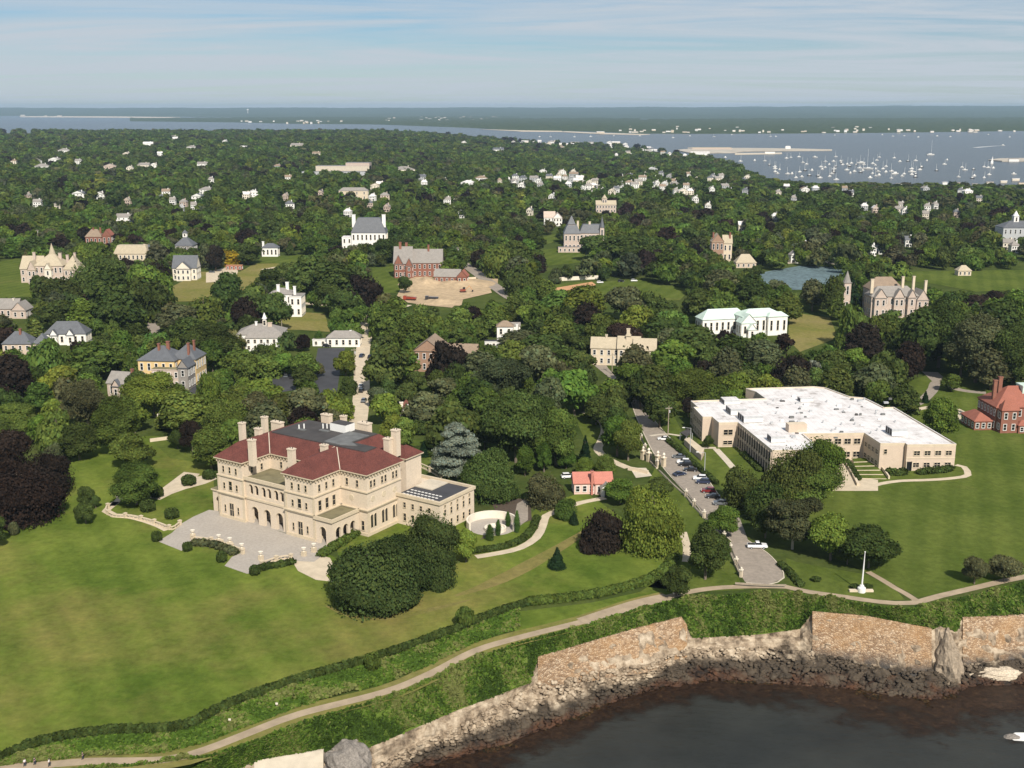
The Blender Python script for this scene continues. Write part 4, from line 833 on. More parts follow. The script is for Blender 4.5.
# ring garden and fountain court right of the service wing
t, p = at_px('garden_court', 'round pale walled court with low fountain right of the mansion service wing', 'garden court', 492, 527); rad = 24*depth(*p)/F
mb = MB(); mb.lathe((0, 0, 0), [(0, .08), (rad, .08), (rad, 0)], M_PAVE, 32); mb.build('paving', t)
mb = MB()
for i in range(26):
    a0, a1 = R(-30)+i*R(240)/26, R(-30)+(i+1)*R(240)/26; mb.prism([(rad*math.cos(a0), rad*math.sin(a0)), (rad*math.cos(a1), rad*math.sin(a1)), ((rad+.5)*math.cos(a1), (rad+.5)*math.sin(a1)), ((rad+.5)*math.cos(a0), (rad+.5)*math.sin(a0))], 0, 2.4, M_OFFW)
mb.build('curved_wall', t)
mb = MB(); mb.lathe((1, -2.5, .08), [(3.2, 0), (3.2, .9), (2.7, .9), (2.7, .5), (0, .5)], M_OFFW, 20); mb.build('basin', t)
sheet('path', [(517, 504), (524, 500), (528, 503), (528, 512), (528, 520), (520, 526), (513, 525), (515, 514)], .07, M_ROAD)
sheet('planting_soil', [(480, 540), (513, 527), (532, 520), (530, 500), (505, 497), (490, 500), (500, 520), (486, 534)], .05, mat('bark_mulch', (.075, .055, .04), 1, .3, 1.2))
# ---------------------------------------------------------------- the flat-roofed school
S0 = Vector((*G0(956, 444.5, 9), 0)); SA = R(2.5)
school = thing('school', 'long two-storey tan brick school with wide flat white roof', 'school', S0, SA)
cS, sS = math.cos(SA), math.sin(SA)
def SL(X, Y): X -= S0.x; Y -= S0.y; return (X*cS+Y*sS, -X*sS+Y*cS)
OUT = [SL(*q) for q in ((148.1, 361.2), (131.6, 360.6), (131.5, 362.4), (123.1, 362.0), (121.5, 374.5), (100, 373.6), (101.5, 355), (85.3, 354.2), (80.6, 388.2), (73.7, 387.6), (72.6, 395.6), (69.2, 395.3), (68.0, 409), (69.6, 409.2), (68.4, 418.3), (97.8, 422), (96.4, 433), (93.4, 438), (121.5, 441.3), (125.4, 439.6), (131, 425), (136.3, 423), (139.2, 408.5), (143, 409))]
HS = 9.0
mb = MB(); mb.prism(OUT, 0, HS-.62, M_TAN); mb.build('wall', school)
mb = MB(); mb.prism(OUT, HS-.617, HS-.2, M_TAN2, M_ROOFW); mb.build('roof', school)
mb = MB(); n = len(OUT)
A2 = sum(OUT[i][0]*OUT[(i+1) % n][1]-OUT[(i+1) % n][0]*OUT[i][1] for i in range(n)); sg = 1 if A2 > 0 else -1
for i in range(n):
    a, b = Vector((*OUT[i], 0)), Vector((*OUT[(i+1) % n], 0)); d = (b-a).normalized(); nn = Vector((-d.y, d.x, 0))*sg
    q = [a-nn*.06, b-nn*.06, b+nn*.3, a+nn*.3]; mb.prism([(v.x, v.y) for v in q], HS-.197, HS+.25+.004*(i % 5), M_TAN2, M_ROOFW)
mb.build('parapet', school)
def facade(i, j, rows, n, w, h, t0=.04, t1=.96, frame=M_TAN2, only=None):
    a, b = Vector((*OUT[i], 0)), Vector((*OUT[j], 0)); d = b-a
    if sg < 0: pass
    for z in rows:
        for k in range(n):
            u = t0+(t1-t0)*(k+.5)/n; p = a+d*u; nn = Vector((d.y, -d.x, 0))*sg; rz = math.atan2(nn.y, nn.x)+math.pi/2; window(school, p.x, p.y, z, w, h, rz, frame)
ia = 1 if sg > 0 else 0
def edge(i): return (i, i+1)
for i, rows, nn_, w, h, a, b, *fm in ((0, (1.3, 5.4), 4, 2.0, 1.5, .03, .9), (2, (5.5,), 1, 1.0, 1.6, .6, .95), (3, (1.0, 4.9), 4, 1.7, 1.6, .05, .95), (4, (.6, 5.3), 6, 2.2, 1.9, .03, .97), (7, (.9, 5.0), 14, 2.1, 2.5, .02, .98, M_DARKM), (8, (4.6,), 2, 1.5, 1.9, .25, .75), (8, (1.0,), 2, 1.5, 1.4, .25, .75), (11, (1, 4.9), 5, 1.7, 2.1, .05, .95), (6, (1, 4.9), 4, 2.2, 1.9, .05, .95), (13, (1, 4.9), 3, 1.7, 2, .05, .95)): facade(i, i+1, rows, nn_, w, h, a, b, *fm)
# pilasters on the shaded long wall, door bay, roof units
mb = MB()
a, b = Vector((*OUT[7], 0)), Vector((*OUT[8], 0)); d = (b-a).normalized(); nn = Vector((d.y, -d.x, 0))*sg
for k in range(15): p = a+(b-a)*(k/14*.96+.02); mb.prism([(q.x, q.y) for q in (p-d*.25, p+d*.25, p+d*.25+nn*.35, p-d*.25+nn*.35)], 0, HS-.7, M_TAN)
a, b = Vector((*OUT[0], 0)), Vector((*OUT[1], 0)); d = (b-a).normalized(); nn = Vector((d.y, -d.x, 0))*sg
for z in (4.3,): mb.prism([(q.x, q.y) for q in (a+nn*.003, b+nn*.003, b+nn*.12, a+nn*.12)], z, z+.3, M_TAN2)
mb.build('pilasters', school)
p = a+(b-a)*.93; db = MB(); db.box(-.9, .9, -.1, 0, 0, 3.2, M_GLASS); db.box(-1.1, -.9, -.25, 0, 0, 3.4, M_TAN2); db.box(.9, 1.1, -.25, 0, 0, 3.4, M_TAN2); db.box(-.06, .06, -.14, -.1, 0, 3.2, M_DARKM); db.build('door', school, (p.x, p.y, 0), math.atan2(nn.y, nn.x)+math.pi/2)
def runit(px, py, w, d, h, m=M_METAL, name='rooftop_unit', top=None):
    x, y = SL(*G0(px, py, HS-.2)); mb = MB(); mb.box(-w/2, w/2, -d/2, d/2, 0, h, m, top or M_ROOFW)
    if m is M_METAL:
        for k in range(3): mb.box(-w/2-.06, -w/2-.003, -d/2+d*(k+.15)/3, -d/2+d*(k+.85)/3, .3, h-.3, M_DECK)
        mb.box(-w/2, w/2, -d/2-.4, -d/2-.003, .2, h*.6, M_WHITE)
    mb.build(name, school, (x, y, HS-.196), R(4))
for q in ((736, 413, 6, 6, 2.4), (750, 420, 7, 7, 2.4), (776, 441, 5, 4, 2.2), (896, 434, 5.5, 5, 2.6), (805, 401, 5, 3, 1.6), (730, 403, 6, 5, 1.8)): runit(*q)
runit(796, 431, 6.5, 3.2, 2.8, M_TAN, 'rooftop_stair_house', M_TAN2)
for i in range(84):
    px, py = random.uniform(745, 930), random.uniform(394, 438); x, y = SL(*G0(px, py, HS))
    if not (765 < px < 900): continue
    mb = MB(); s = random.uniform(.3, .9)
    if i % 3: mb.box(-s, s, -s*.6, s*.6, 0, random.uniform(.3, .9), random.choice((M_METAL, M_DECK2, M_DECK2, M_DECK, M_WHITE)))
    else: mb.cyl((0, 0, 0), (0, 0, .9), .3, .3, M_METAL, 8)
    mb.build('roof_vent', school, (x, y, HS-.196))
# front court, steps, walks and planting of the school
sheet('school_court', [(833, 491), (831, 470), (846, 455), (856, 462), (864, 478), (878, 480), (878, 491)], .055, M_PATH)
way([(862, 489), (880, 484), (900, 481), (930, 480), (955, 478), (968, 475), (964, 467), (956, 465)], 2.2, M_PATH, .06)
st = thing('lawn_steps', 'terraced grass steps with stone edges in the school court', 'steps', G(868, 470)); c = G(868, 470)
for k in range(5):
    mb = MB(); q = [G(*v)-c for v in ((852+k*1.2, 461+k*3.6), (871+k*3, 460+k*3.9), (874+k*3.1, 463.6+k*3.9), (853.5+k*1.2, 464.4+k*3.6))]; mb.prism([(v.x, v.y) for v in q], .02, .9-.17*k, M_TAN2, M_LAWN2); mb.build('step', st)
def lowwall(label, pxs, w, h, m=M_TAN2, name='garden_wall', group='low walls'):
    o = ribbon(name, pxs, w, 0, m, h, step=2); return tag(o, label, 'wall', group)
lowwall('low pale wall on the right side of the school grass steps', [(872, 459), (881, 468), (889, 479)], .5, 1)
lowwall('low pale wall on the left side of the school grass steps', [(846, 464), (852, 474), (858, 486)], .8, .9)
lowwall('dark red brick low wall end beside the big tree at the school court', [(829, 486), (834, 488)], .8, 1.4, M_BRICK)
bed('planting_bed', 'dark shrub border left of the school grass steps', [(847, 463), (853, 472), (858, 480)], 1.8, 1.3, 'd', 'planting')
bed('planting_bed', 'round shrubs under the right end of the school front wall', [(921, 474), (932, 473), (944, 472), (950, 470)], 2.6, 1.9, 'd', 'planting')
bed('planting_bed', 'round shrubs in the corner left of the school side door', [(890, 474), (897, 475), (904, 474)], 2.8, 1.9, 'd', 'planting')
bed('planting_bed', 'shrubs along the shaded long wall of the school', [(744, 455), (752, 463), (760, 471)], 2, 1.4, 'd', 'planting')
wr = thing('covered_ramp', 'low tan covered ramp along the left side of the school', 'ramp', G(693, 455)); c = G(693, 455); mb = MB(); q = [G(*v)-c for v in ((684, 445), (689, 443), (704, 455), (701, 461))]; mb.prism([(v.x, v.y) for v in q], 0, 2.2, M_TAN, M_PATH); mb.build('ramp_body', wr)
mb = MB(); q = [G(*v)-c for v in ((680, 440), (688, 436), (692, 440), (686, 444))]; mb.prism([(v.x, v.y) for v in q], 2.6, 2.9, M_DECK); 
for v in q: mb.cyl((v.x, v.y, 0), (v.x, v.y, 2.6), .12, .12, M_METAL, 6)
mb.build('canopy_roof', wr)
# ---------------------------------------------------------------- the other houses; measures in photo pixels at each house's own distance
KEEP = [(208, 425, 480, 548, 300), (692, 386, 962, 476, 400)]   # what must stay visible: x0, y0, x1, y1, distance
FOOT = []
KEEP += [(x0, y0, x1, y1, G((x0+x1)/2, y1+1).y) for x0, y0, x1, y1 in ((400, 279, 490, 300), (560, 281, 690, 297), (0, 262, 32, 296), (178, 276, 236, 299), (900, 271, 1024, 286), (358, 318, 372, 396), (596, 364, 608, 378), (262, 258, 314, 266), (375, 268, 400, 290), (545, 250, 578, 263), (792, 314, 834, 344), (318, 349, 336, 386), (300, 304, 326, 328))]
LAND = [('the limestone mansion', 330, 490), ('the flat-roofed school', 830, 430)]
def house(name, label, cat, px, py, blocks, ang=0, chims=(), vis=None, lm=None, wn=3.4, group=None, nowin=False):
    t, p = at_px(name, label, cat, px, py, R(ang), group); k = depth(*p)/F; xs = []
    for b in blocks:
        x0, x1, y0, y1, h, wm_, rm, kind, rh = b[:9]; fl = b[9] if len(b) > 9 else 2; z0 = b[10] if len(b) > 10 else 0; sd = b[11] if len(b) > 11 else 'flr'; door = len(b) > 12
        block(t, x0*k, x1*k, y0*k, y1*k, h*k, wm_, rm, kind, rh*k, fl, M_WHITE if wm_ is not M_WHITE else M_OFFW, '' if nowin else sd, max(wn, (x1-x0)*k/9), min(1.5, 1.0+.25*k), z0*k, .4, 1.5 if z0 == 0 else 0, door)
        xs += [x0, x1]
    rfo = [o for o in t.children if o.name.startswith('roof')][0]
    xx0 = min(b[0] for b in blocks)*k; xx1 = max(b[1] for b in blocks)*k; yy0 = min(b[2] for b in blocks)*k; yy1 = max(b[3] for b in blocks)*k; ca, sa = math.cos(R(ang)), math.sin(R(ang))
    FOOT.append([(p.x+x*ca-y*sa, p.y+x*sa+y*ca) for x, y in ((xx0, yy0), (xx1, yy0), (xx1, yy1), (xx0, yy1))])
    for c in chims: chimney(rfo, c[0]*k, c[1]*k, c[2]*k, (c[2]+.8*(c[3]-c[2]))*k, c[4]*k if len(c) > 4 else 1.4, 1.2, c[5] if len(c) > 5 else M_BRICK)
    v = vis or (px+min(xs), py-max(b[4]+b[8] for b in blocks), px+max(xs), py-3); KEEP.append((*v, p.y-2))
    if lm: LAND.append((lm, px, py-8))
    return t
house('brick_mansion', 'red brick mansion with red tile roofs and two tall chimneys at the right edge', 'mansion', 1003, 431, [(-9, 46, 0, 40, 24, M_BRICK, M_REDR, 'hip', 17, 2), (-7, 10, -8, 0, 23, M_BRICK, M_REDR, 'hip', 10, 2), (-28, -9.6, 4, 34, 9, M_BRICK, M_REDR, 'hip', 7, 1), (10.5, 30, -10, -.5, 8, M_BRICK, M_REDR, 'hip', 4, 1), (22, 44, 12, 26, 12, M_COPPER, M_COPPER, 'flat', 1, 1, 30, '')], 3, [(-4, 18, 22, 55, 3.4), (3, 22, 22, 58, 3.8), (34, 20, 30, 56, 3.2)], (972, 376, 1024, 428), 'the red brick mansion', wn=2.6)
house('lodge', 'small cottage with salmon tile roof, tall brick chimney and white gabled porch', 'cottage', 593, 494, [(-19, 2, 0, 18, 11, M_PINKW, M_SALMON, 'gable', 9, 1), (2, 19, -2, 18, 11, M_PINKW, M_SALMON, 'gable', 9, 1), (7, 18, -9, -2, 8, M_WHITE, M_GREYR, 'gablef', 5, 1, 0, 'flr', 1)], 4, [(-1.5, -1.2, 0, 31, 1.9, M_SALMON)], (572, 468, 614, 494), 'the salmon-roofed cottage', wn=2.6)
house('gabled_mansion', 'yellow shingled mansion with slate hip roofs, brick chimneys and a stone wing', 'mansion', 166, 388, [(-30, 8, 6, 40, 26, M_YELL, M_SLATE, 'hip', 12, 2), (0, 26, 16, 44, 26, M_YELL, M_SLATE, 'hip', 13, 2), (-12, 24, -4, 6, 19, M_PINKST, M_OLIVE, 'flat', 1, 2), (16, 26, -6, 14, 22, M_GREYR, M_SLATE, 'gablef', 8, 2)], -6, [(-12, 18, 24, 46, 2), (-4, 22, 24, 48, 3), (18, 20, 24, 47, 2), (20, 30, 24, 48, 1.6)], (135, 336, 192, 386), 'the yellow shingled mansion')
house('shingled_wing_house', 'low grey-brown shingled house with broken roofline in front of the yellow mansion', 'house', 124, 398, [(-18, 2, 0, 22, 14, M_PINKST, M_GREYR, 'gable', 10, 1), (0, 20, 8, 26, 14, M_PINKST, M_GREYR, 'hip', 10, 1), (-10, -2, -4, 0, 12, M_PINKST, M_SLATE, 'gablef', 7, 1)], -14, [(4, 12, 18, 30, 2)], (104, 362, 142, 396), 'the grey-brown shingled house')
house('white_house', 'white house with long grey roof and dormers among trees on the left', 'house', 66, 345, [(-20, 20, 0, 20, 11, M_WHITE, M_SLATE, 'hip', 11, 1), (-14, -7, -3, 1, 10, M_WHITE, M_SLATE, 'gablef', 6, 1), (2, 9, -3, 1, 10, M_WHITE, M_SLATE, 'gablef', 6, 1)], 4, [], (45, 322, 87, 340), 'the white dormered house')
house('brick_house', 'brick and cream house with slate roof and tall red chimney at far left', 'house', 18, 360, [(-14, 14, 0, 20, 16, M_TAN, M_SLATE, 'hip', 11, 2), (14, 28, 6, 22, 15, M_TAN, M_SLATE, 'hip', 9, 2)], 2, [(2, 8, 16, 34, 2)], (4, 330, 36, 354), 'the slate-roofed brick house')
house('stone_cottage', 'pale house with broad grey-brown roof at the far left edge', 'house', 12, 318, [(-18, 6, 0, 18, 9, M_PINKST, M_GREYR, 'gable', 9, 1), (2, 16, -4, 14, 8, M_PINKST, M_GREYR, 'gablef', 8, 1)], 0, [(0, 8, 14, 20, 1.4, M_OFFW)], (0, 299, 29, 315), 'the broad-roofed pale house')
house('chateau', 'pale stone chateau with steep gables, conical turret and many chimneys on a far left lawn', 'mansion', 50, 284, [(-31, -10, 6, 26, 14, M_PINKST, M_TANR, 'gable', 12, 2), (-14, 14, 0, 22, 18, M_PINKST, M_TANR, 'hip', 10, 2), (-20, -12, -3, 8, 14, M_PINKST, M_TANR, 'gablef', 9, 2), (14, 29, 2, 20, 14, M_PINKST, M_TANR, 'hip', 13, 2), (-3, 4, -4, 2, 15, M_OFFW, M_TANR, 'gablef', 6, 2), (-4, 2, 12, 18, 27, M_PINKST, M_TANR, 'cone', 12, 2)], 0, [(-18, 12, 20, 33, 2.5, M_PINKST), (8, 12, 20, 32, 3, M_PINKST), (16, 10, 20, 30, 2.5, M_PINKST), (22, 14, 20, 32, 2, M_PINKST)], (18, 246, 81, 280), 'the stone chateau')
house('tan_house', 'tan brick house with mansard attic and dormers behind the big round tree', 'house', 133, 268, [(-18, 16, 0, 14, 14, M_TAN2, M_TANR, 'mansard', 8, 2), (8, 20, 4, 18, 15, M_TAN2, M_SLATE, 'hip', 7, 2)], 0, [(-2, 8, 14, 24, 1.5, M_TAN), (10, 10, 14, 25, 1.5, M_TAN)], (115, 239, 152, 258), 'the tan mansard house')
house('gable_cottage', 'white cottage with dark slate roof and carved front gable beside a meadow', 'cottage', 184, 281, [(-12, 12, 4, 20, 12, M_OFFW, M_SLATE, 'gable', 12, 2), (-7, 7, -1, 4, 12, M_OFFW, M_SLATE, 'gablef', 7, 2)], 0, [], (172, 257, 196, 279), 'the white slate-roofed cottage')
house('cupola_house', 'grey hipped-roof house topped by a white cupola', 'house', 184, 256, [(-9, 9, 0, 18, 10, M_GREYR, M_SLATE, 'hip', 9, 2), (-2, 2, 7, 11, 4, M_WHITE, M_SLATE, 'hip', 3, 1, 18)], 0, [], (174, 233, 194, 250), 'the cupola house')
house('brick_stable', 'low rambling red brick house half hidden among trees, two chimneys', 'house', 98, 246, [(-12, 4, 0, 10, 9, M_BRICK, M_BROWNR, 'hip', 7, 1), (4, 13, 2, 12, 10, M_BRICK, M_REDR, 'gablef', 6, 1)], 0, [(-5, 5, 9, 20, 1.4), (2, 5, 9, 20, 1.4)], (86, 228, 112, 243), 'the low red brick house')
house('white_mansion', 'big white mansion with steep dark slate roof and white end chimneys', 'mansion', 368, 252, [(-16, 18, 0, 20, 19, M_WHITE, M_SLATE, 'mansard', 14, 2), (-26, -16, 2, 16, 14, M_WHITE, M_ROOFW, 'flat', 1, 2)], 0, [(-14, 6, 24, 40, 3.6, M_WHITE), (16, 6, 24, 40, 3.6, M_WHITE)], (341, 218, 386, 246), 'the white slate-roofed mansion')
house('tudor_house', 'half-timbered brick house with grey roofs, many gables and clustered chimneys', 'house', 416, 278, [(-22, -4, 0, 22, 14, M_BRICK, M_GREYR, 'gable', 16, 2), (-21, -13, -3, 1, 14, M_BRICK, M_GREYR, 'gablef', 9, 2), (-10, -3, -3, 1, 12, M_BRICK, M_GREYR, 'gablef', 8, 2), (-4, 26, 6, 24, 14, M_BRICK, M_GREYR, 'gable', 13, 2)], 0, [(-16, 10, 22, 38, 2.4), (-10, 12, 22, 37, 2.4), (12, 14, 22, 34, 1.8)], (393, 245, 440, 275), 'the half-timbered brick house')
house('brick_wing', 'low brick outbuilding with grey roof and arched end beside the half-timbered house', 'outbuilding', 450, 284, [(-16, 10, 0, 12, 7, M_BRICK, M_GREYR, 'gable', 7, 1), (8, 18, -4, 8, 8, M_BRICK, M_REDR, 'gablef', 6, 1)], -8, [], (434, 264, 468, 281), 'the low brick outbuilding')
house('white_villa', 'white villa with tall white chimneys half hidden by a dark tree', 'villa', 286, 317, [(-17, 6, 4, 24, 22, M_WHITE, M_GREYR, 'hip', 5, 2), (4, 16, 0, 22, 20, M_WHITE, M_GREYR, 'flat', 1, 2)], 0, [(-8, 8, 22, 34, 3, M_WHITE), (0, 14, 22, 36, 3, M_WHITE), (8, 10, 20, 32, 2.5, M_WHITE)], (268, 281, 303, 314), 'the white villa')
house('white_garage', 'small white outbuilding with dark roof and white chimney by the far lawn', 'outbuilding', 271, 257, [(-9, 7, 0, 10, 9, M_WHITE, M_SLATE, 'hip', 4, 1)], 0, [(-8, 4, 8, 17, 2, M_WHITE)], (261, 240, 280, 255), 'the small white outbuilding')
house('assembly_hall', 'large white hall with broad grey roof and a thin white spire', 'hall', 262, 351, [(-26, 20, 8, 40, 15, M_WHITE, M_GREYR, 'hip', 8, 2), (-16, 22, 0, 8, 13, M_WHITE, M_GREYR, 'hip', 5, 2), (-1, 2, 20, 23, 9, M_WHITE, M_WHITE, 'cone', 6, 1, 20)], 3, [(-8, 22, 18, 28, 2, M_WHITE), (6, 20, 18, 27, 4, M_TAN)], (237, 318, 285, 348), 'the white hall with spire')
house('long_cottage', 'long low white cottage with grey roof at the top of the dark parking lot', 'cottage', 344, 347, [(-17, 16, 0, 14, 9, M_WHITE, M_GREYR, 'hip', 6, 1), (-32, -18, 4, 10, 6, M_WHITE, M_GREYR, 'flat', 1, 1)], 0, [(6, 8, 10, 17, 1.4, M_WHITE)], (312, 330, 362, 345), 'the long low white cottage')
house('gable_barn', 'brown-roofed brick barn with white front gable beside a copper beech', 'barn', 428, 372, [(-14, 14, 0, 36, 21, M_BRICKP, M_BROWNR, 'gablef', 11, 2), (14, 46, 18, 36, 14, M_BRICKP, M_BROWNR, 'gable', 10, 1)], -8, [], (413, 332, 472, 366), 'the brown-roofed brick barn')
house('modern_house', 'small white house with dark flat annex and brick chimney behind trees', 'house', 503, 347, [(-6, 10, 2, 14, 20, M_WHITE, M_BROWNR, 'hip', 5, 2), (-18, 6, -6, 2, 6, M_WHITE, M_BLACKTOP, 'flat', 1, 1)], 0, [(2, 8, 18, 26, 3), (14, 6, 0, 28, 2, M_WHITE)], (485, 321, 520, 345), 'the dark-annexed white house')
house('tower_chateau', 'grey stone chateau with domed tower, mansard roofs and columned porch', 'mansion', 578, 252, [(-14, 2, 0, 18, 18, M_PINKST, M_SLATE, 'mansard', 8, 2), (2, 26, 6, 22, 18, M_PINKST, M_SLATE, 'mansard', 8, 2), (-10, -3, 4, 11, 27, M_PINKST, M_SLATE, 'mansard', 8, 2), (-20, 2, -6, 0, 5, M_PINKST, M_SLATE, 'flat', 1, 1), (22, 26, 4, 8, 24, M_PINKST, M_SLATE, 'cone', 11, 2)], 0, [(0, 10, 22, 32, 2, M_TAN2), (12, 12, 22, 31, 2, M_TAN2)], (555, 219, 606, 250), 'the grey towered chateau')
house('stone_manor', 'tan stone manor with many pale tiled gables left of the school road', 'manor', 625, 368, [(-35, -6, 10, 26, 17, M_TAN2, M_TANR, 'gable', 10, 2), (-8, 14, 6, 26, 18, M_TAN2, M_TANR, 'gable', 11, 2), (8, 30, 0, 24, 18, M_TAN2, M_TANR, 'gable', 10, 2), (12, 20, -3, 1, 16, M_TAN2, M_TANR, 'gablef', 7, 2), (0, 4, 12, 18, 30, M_TAN2, M_TANR, 'hip', 4, 1, 0, '')], -8, [(2, 14, 28, 40, 3.2, M_TAN2), (-20, 18, 22, 32, 2, M_TAN2)], (590, 325, 656, 364), 'the tan stone manor')
house('green_roofed_hall', 'large white hall with pale green copper roofs and glazed front gables', 'hall', 752, 337, [(-44, 6, 22, 40, 15, M_WHITE, M_COPPER, 'hip', 9, 1), (-8, 38, 6, 30, 19, M_WHITE, M_COPPER, 'hip', 6, 1), (-12, 4, 0, 12, 14, M_WHITE, M_COPPER, 'gablef', 9, 1), (-6, 2, -4, 0, 8, M_WHITE, M_COPPER, 'gablef', 6, 1), (18, 39, 2, 12, 19, M_WHITE, M_COPPER, 'hip', 4, 1)], 14, [], (698, 299, 789, 334), 'the green-roofed white hall')
house('stone_mansion', 'turreted brown stone mansion with gabled wings in the trees right of the white hall', 'mansion', 897, 318, [(-26, 22, 4, 22, 21, M_PINKST, M_GREYR, 'hip', 9, 2), (-24, -12, 0, 5, 20, M_PINKST, M_GREYR, 'gablef', 9, 2), (-4, 6, 0, 5, 20, M_PINKST, M_GREYR, 'gablef', 9, 2), (10, 18, 0, 5, 20, M_PINKST, M_GREYR, 'gablef', 8, 2), (20, 32, 2, 20, 17, M_PINKST, M_GREYR, 'gablef', 10, 2), (-22, 12, 20, 38, 26, M_PINKST, M_BROWNR, 'hip', 11, 2), (-47, -40, 24, 31, 32, M_PINKST, M_GREYR, 'cone', 12, 2)], 4, [(-25, 8, 24, 42, 3, M_TAN2), (8, 12, 24, 44, 2.4, M_TAN2), (20, 14, 24, 44, 2.4, M_TAN2), (31, 10, 20, 40, 2.4, M_TAN2)], (847, 268, 931, 312), 'the turreted stone mansion')
house('pavilion', 'small tan pavilion with hipped roof on the far right field', 'pavilion', 964, 276, [(-6, 7, 0, 9, 5, M_TAN2, M_TANR, 'hip', 5, 1)], 0, [], (957, 265, 972, 275), 'the small tan pavilion')
house('gabled_brick_house', 'narrow red brick house with pale gables in woods right of centre', 'house', 719, 262, [(-8, 4, 0, 10, 20, M_BRICKP, M_TANR, 'gablef', 8, 2), (4, 13, 3, 12, 18, M_TAN2, M_TANR, 'gable', 8, 2)], 0, [(-6, 4, 22, 31, 1.5), (11, 6, 20, 31, 1.5)], (710, 233, 732, 252), 'the narrow red brick house')
house('brown_roof_house', 'house with broad tan hipped roof beside the boat-strewn lot', 'house', 746, 268, [(-10, 10, 0, 12, 5, M_TAN, M_TANR, 'hip', 8, 1)], 0, [], (737, 256, 757, 266), 'the tan-roofed house')
house('grey_villa', 'grey columned villa with white roof lantern at the right edge', 'villa', 1016, 244, [(-14, 30, 0, 20, 16, M_METAL, M_SLATE, 'hip', 6, 2), (-1, 4, 8, 13, 7, M_WHITE, M_WHITE, 'cone', 5, 1, 20)], 0, [], (1002, 219, 1024, 240), 'the grey columned villa')
house('pink_white_house', 'white many-gabled house beyond the grey chateau', 'house', 553, 226, [(-9, 2, 0, 9, 8, M_WHITE, M_PINKST, 'gable', 6, 2), (0, 9, -2, 8, 8, M_WHITE, M_PINKST, 'gablef', 5, 2)], 0, [], (544, 210, 563, 222), 'the white many-gabled house')
house('castle_house', 'pale turreted house deep in woods beyond the grey chateau', 'house', 606, 213, [(-10, 10, 0, 9, 8, M_PINKST, M_TANR, 'gable', 4, 2), (-4, 1, 2, 6, 14, M_PINKST, M_TANR, 'cone', 4, 2)], 0, [], (594, 201, 618, 211), 'the pale turreted house')
house('orange_shed', 'long low orange-brown shed by the parking court', 'shed', 234, 270, [(-8, 8, 0, 5, 4, M_REDR, M_CLAY, 'flat', 1, 1)], 0, [], (225, 262, 243, 268), 'the orange-brown shed')
house('service_house', 'small white and red-roofed service house hidden behind the mansion', 'house', 408, 425, [(-7, 8, 0, 14, 14, M_WHITE, M_REDR, 'gablef', 8, 1)], 12, [(-6, 2, 10, 27, 3, M_OFFW)], (401, 396, 416, 420), 'the red-roofed service house')
house('shed', 'small pale shed by the white hall parking area right of the cottage', 'shed', 515, 330, [(-5, 5, 0, 6, 4, M_WHITE, M_GREYR, 'gable', 3, 1)], 0)
t = house('school_complex', 'large distant grey school complex with long flat terraced blocks', 'school', 340, 178, [(-38, 26, 0, 14, 6, M_METAL, M_DECK2, 'flat', 1, 1), (-26, 28, 12, 30, 11, M_CONC, M_DECK2, 'flat', 1, 2), (4, 28, 14, 32, 14, M_PINKST, M_DECK2, 'flat', 1, 2)], 0, [], (298, 155, 371, 171), 'the grey school complex', wn=12, nowin=True)
house('long_block', 'long distant beige block with flat roof below the grey school complex', 'building', 353, 200, [(-14, 15, 0, 8, 9, M_TAN2, M_GREYR, 'hip', 3, 2)], 0, [], (338, 183, 368, 193), 'the long beige block', wn=10)
# ---- greenhouse, sheds, distant houses
LAB = {}
ORD = ['', 'second-', 'third-', 'fourth-', 'fifth-', 'sixth-', 'seventh-', 'eighth-', 'ninth-', 'tenth-']
def name_all(items, group_word, cat):
    """items: (object, description, px, py). Words a label from the nearest landmark and the rank of nearness to it."""
    B = {}
    for o, d, x, y in items:
        lm = min(LAND, key=lambda l: (l[1]-x)**2+2.5*(l[2]-y)**2); dx, dy = x-lm[1], y-lm[2]
        rel = ('right of' if dx > 0 else 'left of') if abs(dx) > 2.2*abs(dy) else ('beyond' if dy < 0 else 'in front of')
        B.setdefault((d, rel, lm[0]), []).append(((dx*dx+dy*dy), o))
    for (d, rel, l), v in B.items():
        v.sort(key=lambda q: q[0])
        for i, (_, o) in enumerate(v):
            if len(v) == 1: s = f'lone {d} {rel} {l}'
            elif i == len(v)-1 and len(v) < 12: s = f'farthest {d} {rel} {l}'
            elif i < len(ORD): s = f'{ORD[i]}nearest {d} {rel} {l}'
            else: s = f'{d} far {rel} {l}'
            tag(o, s, cat, f'{group_word} {rel} {l}' if i >= len(ORD) else group_word)
HM = {}
